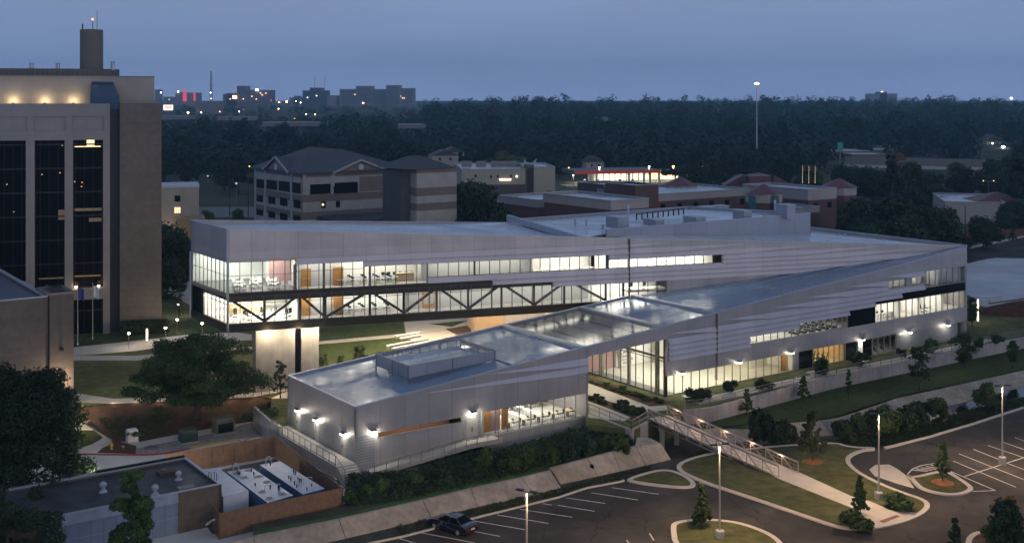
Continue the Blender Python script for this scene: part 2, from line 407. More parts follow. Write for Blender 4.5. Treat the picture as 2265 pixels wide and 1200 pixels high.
def glaze(P, t0, t1, z0, z1, off=-.18, step=1.52, parent=None, mw=.09, mm='mull', trans=(), name='window', gl='glass', depth=.12, zt=None):
    """a window band: mullioned frame with its glass as sub-part"""
    b = MB(); n = max(1, round((t1-t0)/step)); zt = zt or (lambda t: z1)
    for i in range(n+1):
        t = t0+(t1-t0)*i/n; t = min(max(t, t0+mw/2), t1-mw/2)
        b.fr(P, t-mw/2, t+mw/2, z0, zt(t), off+depth/2, off-depth/2)
    b.fp(P, [(t0, z0-.02), (t1, z0-.02), (t1, z0+.07), (t0, z0+.07)], off+depth/2+.01, off-depth/2-.01)
    b.fp(P, [(t0, zt(t0)-.08), (t1, zt(t1)-.08), (t1, zt(t1)+.01), (t0, zt(t0)+.01)], off+depth/2+.01, off-depth/2-.01)
    for z in trans: b.fr(P, t0, t1, z-.03, z+.03, off+depth/2+.005, off-depth/2-.005)
    fr = b.build(name, M[mm], parent or BLD)
    g = MB(); g.poly([P.p(t0, z0, off), P.p(t1, z0, off), P.p(t1, zt(t1), off), P.p(t0, zt(t0), off)])
    g.build('glass', M[gl], fr)
    return fr
def louver(P, bands, parent=BLD, h=.7, out=.28):
    for z, t0, tl, t1, tr in bands:
        b = MB(); th = h
        # outline of the lower edge (projecting) and the upper edge (flush)
        xs = [t0, t0+tl, t1-tr, t1] if tl or tr else [t0, t1]
        if tl and not tr: xs = [t0, t0+tl, t1]
        if tr and not tl: xs = [t0, t1-tr, t1]
        lo = []
        for t in xs:
            k = 1.0
            if tl and t == t0: k = 0.02
            if tr and t == t1: k = 0.02
            lo.append((t, z+th*(1-k), out*k+.03))
        for (ta, za, oa), (tb, zb, ob) in zip(lo, lo[1:]):
            A, B = P.p(ta, z+th, .02), P.p(tb, z+th, .02); C, D = P.p(tb, zb, ob), P.p(ta, za, oa)
            E_, F_ = P.p(ta, za, -.02), P.p(tb, zb, -.02)
            b.mat(0).quad(D, C, B, A); b.mat(1).quad(E_, F_, C, D)  # underside coloured dark to give the shadow line below each louver
            A2, B2 = P.p(ta, z+th, -.02), P.p(tb, z+th, -.02)
            b.mat(0).poly([A, A2, E_, D]); b.poly([B, C, F_, B2])
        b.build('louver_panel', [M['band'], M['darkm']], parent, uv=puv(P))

# ---- roof heights
def zr1(t):
    for (a, za), (c, zc) in zip(ROOF1, ROOF1[1:]):
        if t <= c: return za+(zc-za)*(t-a)/(c-a)
    return ROOF1[-1][1]
ROOF1 = [(0, 7.0), (12.2, 8.0), (31.2, 9.55), (44.3, 10.6), (53.9, 11.4), (69.8, 12.75), (83.8, 13.8), (96.4, 14.8), (110.2, 16.2)]
T2E = 116.2
def zr2(t): return 23.03-(23.03-16.2)*t/T2E
E1 = 110.2
# ================= low wing, long facade
HN = [(2.8, 13.6, 3.2, 3.85), (13.6, 16.3, 1.1, 4.05), (16.6, 31.8, 1.1, 3.95)]
cl = seg(P1, 0, 31.9, lambda t: -.1 if t < 13 else .9, zr1, HN+[], 0, -.35, (12.2, 31.2))
cl.build('wall', M['clad'], BLD, uv=puv(P1))
hole_r = [(60.3, 70.2, 6.4, 7.6), (70.2, 80.9, 6.4, 8.25), (80.9, 87.1, 6.4, 9.0), (87.1, 109.8, 6.4, 9.12), (87.1, 109.8, 9.13, 10.48),
          (90.1, 94.5, 11.2, 12.4), (95.9, 98.8, 11.2, 12.4), (98.95, 109.7, 10.5, 13.1)]
cl = seg(P1, 45.0, E1, lambda t: 4.15, zr1, hole_r, 0, -.35, (53.9, 69.8, 83.8, 96.4))
cl.build('wall', M['clad'], BLD, uv=puv(P1))
cl = seg(P1, 31.9, 45.0, lambda t: 8.35+(t-31.9)*.045, zr1, [], 0, -.35, (44.3,))
cl.build('roof_fascia', M['clad'], BLD, uv=puv(P1))
# ground storey of the long facade, set back
gh = [(45.2, 69.7, 1.45, 4.15), (70.7, 73.6, 1.45, 4.15), (73.7, 80.7, 1.45, 4.15), (80.9, 86.9, 1.45, 4.15), (87.0, 92.8, 1.45, 4.15)]
seg(P1, 69.7, 108.4, lambda t: 1.3, lambda t: 4.15, gh, -.5, -.8).build('base_wall', M['corr'], BLD, uv=puv(P1))
MB().fr(P1, 45, E1, 4.1, 4.15, -.36, -1.2).build('soffit', M['curb'], BLD)
for a, c, z0, z1 in ((70.7, 73.6, 1.4, 4.15), (80.9, 86.9, 1.4, 4.15)): MB().fr(P1, a, c, z0, z1, -.55, -.7).build('black_panel', M['black'], BLD)
for a, c, z0, z1 in ((80.9, 87.1, 6.4, 9.0), (87.1, 109.8, 9.13, 10.48)): MB().fr(P1, a, c, z0, z1, -.04, -.2).build('black_panel', M['black'], BLD)
MB().fr(P1, 83.4, 84.5, 1.4, 3.9, -.3, -.54).build('light_column', M['white'], BLD)
glaze(P1, 45.2, 69.7, 1.45, 4.15, -.6, 1.53, mm='mullw')
glaze(P1, 73.7, 80.7, 1.45, 4.15, -.6, 1.2, mm='mullw'); glaze(P1, 87.0, 92.8, 1.45, 4.15, -.6, 1.45, mm='mullw')
glaze(P1, 60.3, 70.2, 6.4, 7.6, mm='mullw'); glaze(P1, 70.2, 80.9, 6.4, 8.25, mm='mullw', step=1.2); glaze(P1, 87.1, 109.8, 6.4, 9.12, mm='mullw', mw=.14)
glaze(P1, 90.1, 94.5, 11.2, 12.4, mm='mullw'); glaze(P1, 95.9, 98.8, 11.2, 12.4, mm='mullw'); glaze(P1, 98.95, 109.7, 10.5, 13.1, mm='mullw', mw=.16)
glaze(P1, 2.8, 13.6, 3.2, 3.85, mm='mullw', step=2.7); glaze(P1, 16.6, 31.8, 1.1, 3.95, mm='mullw', step=1.6)
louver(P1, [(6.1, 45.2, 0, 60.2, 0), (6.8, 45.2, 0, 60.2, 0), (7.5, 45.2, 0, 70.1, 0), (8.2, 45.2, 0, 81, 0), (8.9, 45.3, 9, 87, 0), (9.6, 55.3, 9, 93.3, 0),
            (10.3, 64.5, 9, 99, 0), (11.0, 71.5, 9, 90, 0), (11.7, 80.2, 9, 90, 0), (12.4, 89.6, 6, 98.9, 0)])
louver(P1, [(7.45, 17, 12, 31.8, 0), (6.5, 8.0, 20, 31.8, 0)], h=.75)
# dark expansion joints
j = MB(); j.fr(P1, 53.76, 53.83, 4.2, zr1(53.8)-.1, .30, -.1); j.build('expansion_joint', M['rail'], BLD)
j = MB(); j.fr(P1, 45.0, 45.35, 1.4, 8.9, -.36, -.75); j.build('corner_post', M['mull'], BLD)
# wall of the end block facing the yard
seg(PL, 0, 17.4, lambda t: 3.85, lambda t: 7.0, [], 0, -.35).build('end_wall', M['clad'], BLD, uv=puv(PL))
seg(PL, 0, 17.4, lambda t: -.1, lambda t: 3.85, [(2.2, 3.3, 1.1, 3.2), (9.0, 10.1, 1.1, 3.2), (13.9, 15.0, 1.1, 3.2)], -.04, -.35).build('base_wall', M['corr'], BLD, uv=puv(PL))
for t in (2.2, 9.0, 13.9):
    d = MB().fr(PL, t, t+1.1, 1.1, 3.2, -.1, -.16).build('door', M['steel'], BLD)
    MB().fr(PL, t+.9, t+1.0, 2.0, 2.12, -.03, -.1).build('handle', M['darkm'], d)
seg(P1, 0, 2.4, lambda t: -.1, lambda t: 3.85, [], .03, 0).build('corner_cladding', M['corr'], BLD, uv=puv(P1))
# recess with double door on the long facade
MB().fr(P1, 13.6, 14.3, 1.1, 4.0, -.3, -.34).fr(P1, 15.9, 16.3, 1.1, 4.0, -.3, -.34).build('recess_wall', M['corr'], BLD, uv=puv(P1))
for t in (14.3, 15.1):
    d = MB().fr(P1, t, t+.78, 1.1, 3.3, -.26, -.32).build('door', M['steel'], BLD)
    MB().fr(P1, t+(.66 if t < 15 else .06), t+(.7 if t < 15 else .1), 1.9, 2.4, -.22, -.26).build('handle', M['darkm'], d)
MB().fr(P1, 14.3, 15.9, 3.3, 4.0, -.3, -.34).build('transom_panel', M['corr'], BLD, uv=puv(P1))
# wall of the end block facing the passage, and the back
Pp = Plane(Q(31.9, 0).xy, N1)
seg(Pp, 0, 17.4, lambda t: 1.0, lambda t: 9.3, [], 0, -.3).build('passage_wall', M['clad'], BLD, uv=puv(Pp))
Pb = Plane(Q(0, 17.4).xy, D1, -1)
seg(Pb, 0, 31.9, lambda t: -.1, zr1, [], 0, -.3, (12.2, 31.2)).build('back_wall', M['clad'], BLD, uv=puv(Pb))
seg(Pb, 31.9, 53.5, lambda t: 8.4+(t-31.9)*.045, zr1, [], 0, -.3, (44.3,)).build('roof_fascia', M['clad'], BLD, uv=puv(Pb))
# glass wall beside the passage (tall hall)
Pg = Plane(Q(45.15, 0).xy, N1, -1)
glaze(Pg, .3, 17.2, 1.45, 8.8, -.1, 1.5, mm='mull', trans=(5.9,), mw=.08)
b = MB()
for t in (2.9, 8.5, 14.2): b.fr(Pg, t-.18, t+.18, 1.4, 9.1, -.5, -.85)
b.build('hall_column', M['mullw'], BLD)
b = MB(); b.fr(Pg, .3, 17.2, 6.0, 6.35, -.5, -.7).build('hall_beam', M['mullw'], BLD)

# ---- low wing roof
WD = 17.4
def roof_strip(b, t0, t1, s0, s1, dz, f=zr1):
    b.poly([Q(t0, s0, f(t0)+dz), Q(t1, s0, f(t1)+dz), Q(t1, s1, f(t1)+dz), Q(t0, s1, f(t0)+dz)])
rb = MB(); brk = [0, 12.2, 31.2]
for a, c in zip(brk, brk[1:]): roof_strip(rb, a, c, .3, WD-.3, -.22)
rb.build('roof', M['roofm'], BLD)
def meet_s(t):
    """distance behind the long facade at which the raised wing's facade stands"""
    p = Q(t, 0); rel = P2.o-p.xy; n = P2.n; dd = Vector(N1)
    return rel.dot(n)/dd.dot(n)
rb = MB(); brk = [44.5, 49.2, 53.9, 60, 69.8, 76, 83.8, 90, 96.4, 103, 108.5]
for a, c in zip(brk, brk[1:]):
    sa, sc_ = min(WD, meet_s(a)), min(WD, meet_s(c))
    rb.poly([Q(a, .3, zr1(a)-.2), Q(c, .3, zr1(c)-.2), Q(c, max(.35, sc_-.05), zr1(c)-.2), Q(a, max(.35, sa-.05), zr1(a)-.2)])
rb.build('roof', M['roofm'], BLD)
cb = MB()
def curb(a, c, w=.3, h=.3):
    cb.bar(a, c, w, h)
brk = [0, 12.2, 31.2, 44.3, 53.9, 69.8, 83.8, 96.4, 109.6]
for a, c in zip(brk, brk[1:]): cb.bar(Q(a, .14, zr1(a)-.02), Q(c, .14, zr1(c)-.02), .34, .14)
for a, c in zip([0, 12.2, 31.2, 44.3], [12.2, 31.2, 44.3, 53]): cb.bar(Q(a, WD-.15, zr1(a)-.02), Q(c, WD-.15, zr1(c)-.02), .36, .16)
cb.bar(Q(.15, 0, 6.98), Q(.15, WD, 6.98), .34, .16)
cb.build('parapet_cap', M['curb'], BLD)
cb = MB()
for t, w, h in ((31.2, .9, .45), (44.4, .9, .45), (53.9, .9, .4)): cb.bar(Q(t, .3, zr1(t)-.12), Q(t, min(WD, meet_s(t))-.2, zr1(t)-.12), w, h)
cb.bar(Q(21.3, .3, zr1(21.3)-.2), Q(21.3, 5.2, zr1(21.3)-.2), .3, .2); cb.bar(Q(69.8, .3, zr1(69.8)-.2), Q(69.8, meet_s(69.8)-.5, zr1(69.8)-.2), .25, .12)
cb.build('roof_rib', M['curb'], BLD)
# skylight over the passage with its purlins
g = MB(); roof_strip(g, 31.6, 44.0, .3, WD-.3, -.16)
sk = g.build('skylight', M['skyl'], BLD)
b = MB()
for i in range(34):
    s = .6+(WD-1.2)*i/33; b.bar(Q(31.6, s, zr1(31.6)-.5), Q(44.0, s, zr1(44)-.5), .22, .05)
b.build('sun_slats', M['curb'], sk)
b = MB()
for t in (34.7, 37.8, 40.9): b.bar(Q(t, .4, zr1(t)-.45), Q(t, WD-.4, zr1(t)-.45), .12, .3)
b.build('purlins', M['rail'], sk)
# screened well on the near roof
SW = [(9, 4.3), (21, 4.3), (21, 12), (9, 12)]
b = MB(); scr = MB()
def sp(t, s, z): return Q(t, s, z)
zb = lambda t: 8.0+(t-9)*.045
zt = lambda t: 9.45+(t-9)*.02
for (t0, s0), (t1, s1), th in ((SW[0], SW[1], 1), (SW[3], SW[0], 1), (SW[1], SW[2], 0)):
    z0a, z0b, z1a, z1b = (zb(t0), zb(t1), zt(t0), zt(t1)) if th else (zt(t0)-.45, zt(t1)-.45, zt(t0), zt(t1))
    pa = [Q(t0, s0, z0a), Q(t1, s1, z0b), Q(t1, s1, z1b), Q(t0, s0, z1a)]
    n = Vector((0, 0, 1)).cross(pa[1]-pa[0]).normalized()*.12
    scr.extr(pa, n)
s1_ = scr.build('roof_screen', M['clad2'], BLD, uv=lambda w: (w[0], w[2]))
for t, s in SW+[(15, 4.3), (15, 12), (12, 12), (18, 12), (9, 8), (21, 8)]:
    b.bar(Q(t, s, zr1(t)-.2), Q(t, s, zt(t)-.02), .14)
b.bar(Q(9, 12, zt(9)), Q(21, 12, zt(21)), .12); b.bar(Q(9, 12, zt(9)-.8), Q(21, 12, zt(21)-.8), .1); b.bar(Q(21, 4.3, zt(21)), Q(21, 12, zt(21)), .12)
for i in range(9): t = 10+i*1.3; b.bar(Q(t, 12, zt(t)-.8), Q(t, 12, zt(t)), .07)
b.bar(Q(9, 4.0, zb(9)-.25), Q(21, 4.0, zb(21)-.25), .1)
b.build('screen_frame', M['rail'], s1_)
b = MB()
for i, (t0, s0, t1, s1) in enumerate(((10, 5.6, 20, 5.6), (20, 5.6, 20, 11), (20, 11, 10, 11), (10, 11, 10, 5.6))):
    pa = [Q(t0, s0, zr1(t0)-.2), Q(t1, s1, zr1(t1)-.2), Q(t1, s1, zt(t1)-.55), Q(t0, s0, zt(t0)-.55)]
    b.extr(pa, Vector((0, 0, 1)).cross(pa[1]-pa[0]).normalized()*.1)
b.poly([Q(10, 5.6, 8.6), Q(20, 5.6, 8.9), Q(20, 11, 8.9), Q(10, 11, 8.6)])
b.build('roof_well', M['roof'], s1_)
# ================= raised wing
T2 = T2E
holes2 = [(.15, 8.9, 14.65, 18.72), (8.9, 18.0, 14.65, 18.1), (18.0, 26.8, 14.65, 17.42), (26.8, 53.8, 15.42, 17.42), (53.8, 72.3, 15.42, 16.7),
          (0.15, 36.1, 9.65, 14.65), (36.1, 45.1, 9.65, 13.95), (45.1, 57.0, 9.65, 13.27), (57.0, 63.1, 9.65, 13.27)]
cl = seg(P2, 0, T2, lambda t: 9.6 if t < 64 else 9.6, zr2, holes2, 0, -.3, (64,))
cl.build('wall', M['clad'], BLD, uv=puv(P2))
MB().fr(P2, .15, 64, 9.6, 10.62, .02, -.3).build('edge_beam', M['darkm'], BLD)
MB().fr(P2, .15, 36.1, 14.2, 14.62, .02, -.3).build('floor_spandrel', M['darkm'], BLD)
MB().fr(P2, .15, 36.1, 13.45, 14.2, -.3, -.36).fr(P2, 36.1, 45.1, 13.45, 13.95, -.3, -.36).build('floor_spandrel', M['truss'], BLD)
glaze(P2, .15, 8.9, 14.65, 18.72, trans=(16.9,)); glaze(P2, 8.9, 18.0, 14.65, 18.1, trans=(17.1,)); glaze(P2, 18.0, 26.8, 14.65, 17.42)
glaze(P2, 26.8, 53.8, 15.42, 17.42); glaze(P2, 53.8, 72.3, 15.42, 16.7); glaze(P2, .15, 36.1, 10.65, 14.2, trans=(13.25,)); glaze(P2, 36.1, 45.1, 10.65, 13.95); glaze(P2, 45.1, 63.1, 10.65, 13.27)
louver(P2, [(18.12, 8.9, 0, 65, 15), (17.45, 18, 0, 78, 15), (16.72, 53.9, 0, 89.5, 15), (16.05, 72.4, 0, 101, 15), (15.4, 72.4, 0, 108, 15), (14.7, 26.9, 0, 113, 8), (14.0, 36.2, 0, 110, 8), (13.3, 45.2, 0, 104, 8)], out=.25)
j = MB(); j.fr(P2, P2.t(1391)-.05, P2.t(1391)+.06, 11.4, zr2(57)-.05, .30, -.1); j.build('expansion_joint', M['truss'], BLD)
# truss behind the glass
top = [505, 663, 819, 969, 1112, 1257]; bot = [586, 721, 895, 1038, 1184, 1343]
b = MB()
for i, px in enumerate(top):
    t = P2.t(px)
    for q in (i-1, i):
        if 0 <= q < len(bot): tb = P2.t(bot[q]); b.bar(P2.p(t, 14.0, -.5), P2.p(tb, 10.75, -.5), .3, .34)
for px in bot+[665, 718, 820, 968, 1112, 1251, 1382]: t = P2.t(px); b.bar(P2.p(t, 10.6, -.55), P2.p(t, 14.2, -.55), .32)
b.build('truss', M['truss'], BLD)
b = MB()
for px in (653, 718, 820, 1052, 1345): t = P2.t(px); b.bar(P2.p(t, 14.6, -.55), P2.p(t, 18.0 if px < 800 else 17.3, -.55), .3)
b.build('column', M['rail'], BLD)
# short end of the raised wing
EW = 13.7
seg(PE, 0, EW, lambda t: 18.72, lambda t: 23.03, [], 0, -.3).build('end_wall', M['clad'], BLD, uv=puv(PE))
glaze(PE, .1, EW, 14.65, 18.72, trans=(16.9,), mm='mullw'); MB().fr(PE, 0, EW, 14.15, 14.62, .02, -.3).build('floor_spandrel', M['mullw'], BLD)
glaze(PE, .1, 9.0, 10.65, 14.15, trans=(13.2,), mm='mullw')
MB().fr(PE, 9.0, EW, 10.65, 14.15, -.05, -.3).build('black_panel', M['black'], BLD)
MB().fr(PE, 0, EW, 9.6, 10.62, .02, -.3).build('edge_beam', M['darkm'], BLD)
b = MB(); b.bar(P2.p(.08, 9.55, 0), P2.p(.08, 23, 0), .3); b.build('corner_post', M['steel'], BLD); b = MB(); b.bar(PE.p(EW, 9.55, 0), PE.p(EW, 18.7, 0), .25)
b.build('corner_post', M['steel'], BLD)
# back facade of the raised wing (parallel to the low one) and the right end
A0 = PE.p(EW, 0); P3 = Plane(A0.xy, D1, -1); T3 = 112.0
RE = Plane(Q(E1, 0).xy, N1)
def zb3(t): return 23.03-(23.03-16.3)*min(1, t/100)
for a_, c_, zz0 in ((0, 50, 9.6), (50, T3, 1.3)):
    seg(P3, a_, c_, lambda t, z=zz0: z, zb3, [(.3, 40, 10.65, 13.6), (.3, 40, 14.8, 17.5)], 0, -.3, (40, 100)).build('back_wall', M['clad'], BLD, uv=puv(P3))
seg(RE, .1, 46, lambda t: 1.3, lambda t: 16.2, [], 0, -.3).build('end_wall', M['clad'], BLD, uv=puv(RE))
# underside of the raised wing
c1, c2 = P2.p(0, 9.6, -.01), P2.p(62, 9.6, -.01); c3 = P3.p(40, 9.6, -.05); c4 = PE.p(EW, 9.6, -.01)
MB().extr([c1, c2, P3.p(56, 9.6, -.05), c4], (0, 0, .1)).build('underside', M['ceil'], BLD)
# roofs of the raised wing
p1343, q1343 = P2.t(1290), P2.t(1343)
hb0 = Vector((49.6, 192.7, 0)); hbA = P2.p(q1343, 0, -.3)                 # front wall line of the tall block
def rz(p):
    """height of the sloping roof over a plan point"""
    t = (Vector((p.x, p.y))-P2.o).dot(P2.d); return zr2(t)-.75
ra = P2.p(0, 0, -.3); rbp = P2.p(p1343, 0, -.3); rc = P3.p(53.7, 0, -.3); rd = PE.p(EW, 0, -.3)
def zz(p, dz=0): return Vector((p.x, p.y, rz(p)+dz))
b = MB()
n = 14
for i in range(n):
    f0, f1 = i/n, (i+1)/n
    A, B_ = ra.lerp(rbp, f0), ra.lerp(rbp, f1); C_, D_ = rd.lerp(rc, f1), rd.lerp(rc, f0)
    for j_ in range(4):
        g0, g1 = j_/4, (j_+1)/4
        q = [A.lerp(D_, g0), B_.lerp(C_, g0), B_.lerp(C_, g1), A.lerp(D_, g1)]
        b.poly([Vector((p.x, p.y, rz(p)+.12*math.sin(.16*p.x+.3)+.1*math.sin(.1*p.y))) for p in q])
b.build('roof', M['roof'], BLD, smooth=True)
ZT = 20.5
hbB = hb0; hbD = RE.o  # tall block corners
back_t = (Vector((49.6, 192.7))-P3.o).dot(P3.d)
hbC = P3.p(back_t, 0, 0)
tall = [hbA, hb0, hbC, P3.p(53.7, 0, -.2), rbp]
MB().poly([Vector((p.x, p.y, ZT if p in (hbA, hb0) else 19.45)) for p in (hbA, hb0, hbC, P3.p(53.7, 0, -.2))]+[Vector((rbp.x, rbp.y, 19.9))]).build('roof', M['roof'], BLD)
PT = Plane(hbA.xy, (hb0-hbA).xy); LT = (hb0-hbA).length
seg(PT, 0, LT, lambda t: 18.0-2.4*t/LT, lambda t: 21.0, [], 0, -.25).build('upper_wall', M['clad2'], BLD, uv=puv(PT))
PR = Plane(hb0.xy, (hbC-hb0).xy); LR = (hbC-hb0).length
seg(PR, 0, LR, lambda t: 15, lambda t: 21.0-1.1*t/LR, [], 0, -.25).build('upper_wall', M['clad2'], BLD, uv=puv(PR))
seg(P3, 53.7, back_t, lambda t: 15, lambda t: 19.85, [], .02, -.25).build('upper_wall', M['clad2'], BLD, uv=puv(P3))
# sloping strip in front of the tall block and the low roof at its right
e1 = P2.p(T2, 0, -.3); re1 = RE.p(46, 0, -.3)
b = MB(); q0 = P2.p(q1343, 0, -.3); nn = 12
for i in range(nn):
    f0, f1 = i/nn, (i+1)/nn
    A, B_ = q0.lerp(e1, f0), q0.lerp(e1, f1); back = lambda f: hbA.lerp(hb0, f)
    b.poly([zz(A, .5), zz(B_, .5), zz(back(f1), .9+.1*math.sin(f1*9)), zz(back(f0), .9+.1*math.sin(f0*9))])
b.build('roof', M['roof'], BLD)
b = MB(); b.poly([Vector((p.x, p.y, 15.75)) for p in (hb0, e1, RE.p(46, 0, -.3), P3.p(T3-.3, 0, -.3), hbC)]); b.build('roof', M['roof'], BLD)
cb = MB()
cb.bar(P2.p(-.1, zr2(0), -.12), P2.p(T2, zr2(T2), -.12), .36, .14); cb.bar(PE.p(0, 23.03, -.12), PE.p(EW, 23.03, -.12), .34, .14)
cb.bar(P3.p(0, 23.03, -.12), P3.p(54, zb3(54), -.12), .34, .14); cb.bar(P3.p(back_t, zb3(back_t)+.1, -.12), P3.p(T3, 16.3, -.12), .34, .14)
cb.bar(RE.p(0, 16.3, -.12), RE.p(46, 16.3, -.12), .4, .2); cb.bar(PT.p(0, 21, -.12), PT.p(LT, 21, -.12), .32, .12); cb.bar(PR.p(0, 21, -.12), PR.p(LR, 19.9, -.12), .32, .12); cb.bar(P3.p(54, 19.9, -.12), P3.p(back_t, 19.9, -.12), .32, .12)
cb.build('parapet_cap', M['curb'], BLD)
cb = MB(); cb.bar(Vector((rbp.x, rbp.y, zr2(p1343)-.4)), Vector((rc.x, rc.y, 20.3)), .5, .9); cb.build('roof_rib', M['curb'], BLD)
# roof boxes, vents and the screen frame on the tall block
for x0, x1, y0, y1, s in ((1350, 1386, 480, 506, 3), (1435, 1464, 486, 501, 3), (1523, 1557, 480, 497, 3), (1632, 1660, 466, 486, 2.6), (1727, 1757, 453, 484, 2.6)):
    a = G((x0+x1)/2, y1, ZT); w = (x1-x0)/F*a.y; h = (y1-y0)/F*a.y-.35*s*.15
    e = MB(); e.box((a.x, a.y+s*.6, 0), (w*.85, s, h), .58, ZT); r_ = e.build('roof_unit', M['clad2'], BLD, uv=lambda w_: (w_[0], w_[2]))
    MB().box((a.x, a.y+s*.6, 0), (w*.92, s+.2, .12), .58, ZT+h).build('lid', M['curb'], r_)
for px, py, h in ((1272, 499, 1.2), (1297, 499, 1.0), (1389, 497, 3.2), (1333, 508, .8), (1714, 476, 2.6), (1690, 480, .7), (1868, 528, .9), (1855, 532, 1.2)):
    z = ZT-.5 if px < 1800 else 15.75
    a = G(px, py, z); MB().lathe(a, [(.16, 0), (.14, h*.8), (.24, h*.82), (.22, h)], 8).build('roof_vent', M['curb'], BLD)
b = MB(); a0, a1 = G(1408, 487, ZT), G(1512, 474, ZT)
for i in range(10): p = a0.lerp(a1, i/9); b.bar(p, p+Vector((0, 0, 1.0)), .2)
b.bar(a0+Vector((0, 0, 1)), a1+Vector((0, 0, 1)), .2, .15); b.build('screen_frame', M['darkm'], BLD)
for i, px in enumerate((1475, 1500, 1530, 1563, 1592)):
    a = V(px, 462-i*2, 225+i*4); e = MB(); e.box((a.x, a.y, 0), (3.2, 2.2, 1.5), .58, a.z-1.6)
    r_ = e.build('roof_unit', M['clad2'], BLD, uv=lambda w_: (w_[0], w_[2])); MB().box((a.x, a.y, 0), (3.4, 2.4, .12), .58, a.z-.1).build('lid', M['curb'], r_)
# pier and entrance volume below the raised wing
b = MB(); base = ZC-.1
pa, pb_ = P2.t(568), P2.t(655); pc = P2.t(709)
b.fr(P2, pa, pb_, base, 9.55, -1.0, -6); b.fr(P2, P2.t(670), pc, base, 9.55, -1.4, -6)
pr = b.build('pier', M['conc'], BLD); MB().fr(P2, pb_, P2.t(670), base, 9.5, -2.0, -2.1).build('glass_slot', M['dglass'], pr)
b = MB(); p0 = V(1041, 700, 176); p0.z = 0
E0 = G(1043, 741, ZC); b.box((E0.x+2.2, E0.y+4, 0), (4.4, 8, 8.0), .25, ZC); b.build('entrance_pier', mat('tan_stone', (.42, .30, .2), .7, .1), BLD)
b = MB(); b.box((E0.x+18, E0.y+12, 0), (30, 12, .3), .35, 8.9); b.build('entrance_ceiling', M['woodl'], BLD)
MB().box((E0.x+16, E0.y+9, 0), (24, .2, 7.4), .35, ZC).build('entrance_wall', M['iwall'], BLD)
# ---- floors, ceilings, back walls inside
b = MB()
def qs(t0, t1, s0, s1, z, th=.12): b.extr([Q(t0, s0, z), Q(t1, s0, z), Q(t1, s1, z), Q(t0, s1, z)], (0, 0, -th))
qs(.4, 31.5, .36, 17, 1.1); b.build('floor', M['ifloor'], BLD)
b = MB(); qs(45.3, 70, .9, 27, 1.42); qs(73.7, 80.7, .85, 9, 1.42); b.build('floor', M['court'], BLD)
b = MB(); qs(70, 73.7, .9, 9, 1.42); qs(80.7, 108, .85, 9, 1.42); b.build('floor', M['carpet'], BLD)
b = MB(); qs(60.2, 109.8, .38, 10.5, 6.38, .3); b.build('floor', M['ifloor'], BLD)
b = MB(); qs(85, 109.8, .38, 8, 10.45, .3); b.build('floor', M['carpet'], BLD)
b = MB(); qs(85, 109.8, .38, 8, 13.3, .1); qs(60.2, 109.8, .38, 8, 9.25, .1); qs(73.7, 108, .85, 8, 4.3, .1); qs(.4, 31.5, .4, 17, 4.3, .1); b.build('ceiling', M['ceil'], BLD)
def iw(P, t0, t1, z0, z1, off, m): MB().fr(P, t0, t1, z0, z1, off, off-.15).build('inner_wall', m, BLD)
def cross(t, z0, z1, s0, s1, m): MB().extr([Q(t, s0, z0), Q(t, s1, z0), Q(t, s1, z1), Q(t, s0, z1)], (D1[0]*.12, D1[1]*.12, 0)).build('inner_wall', m, BLD)
iw(P1, .4, 31.5, 1.1, 4.2, -9, M['iwall']); cross(16.4, 1.1, 4.2, .4, 9, M['terra']); iw(P1, 2, 14, 1.1, 4.2, -3.5, M['terra'])
for t in (17.3, 19.9): iw(P1, t, t+.9, 1.1, 3.9, -1.2, M['wood'])
iw(P1, 18.3, 19.7, 1.1, 3.9, -1.3, M['rose'])
iw(P1, 44.5, 50.6, 1.4, 9.6, -16.9, M['rose']); iw(P1, 50.6, 71, 1.4, 6.2, -16.9, M['white']); iw(P1, 50.6, 71, 6.2, 9.6, -17.2, M['tabg']); iw(P1, 50.6, 60, 6.0, 6.3, -16.5, M['iwall']); cross(70.1, 1.4, 6.3, .9, 17, M['white'])
cross(60.1, 6.4, 10.0, 3.4, 17, M['white'])
iw(P1, 73.7, 108, 1.4, 4.3, -7.5, M['white']); iw(P1, 60.2, 87, 6.4, 9.2, -8, M['iwall']); iw(P1, 87, 109.8, 6.4, 9.2, -5.5, M['iwall']); iw(P1, 85, 109.8, 10.4, 13.3, -5, M['iwall'])
for t in (73.65, 80.75): cross(t, 1.4, 4.3, .85, 7.5, M['woodl'])
for t in (87.0, 93.2, 98.5, 104.5): cross(t, 6.4, 9.2, .5, 5.5, M['white'])
for t in (94.7, 98.7, 103.2): cross(t, 10.4, 13.3, .5, 5, M['white'])
iw(P1, 93.4, 98.4, 6.4, 9.2, -4, M['rose']); iw(P1, 100, 101, 6.4, 8.4, -2.4, M['wood']); iw(P1, 99.6, 101, 10.4, 12.2, -2.4, M['wood']); iw(P1, 105.4, 107, 10.4, 12.6, -3, M['wood'])
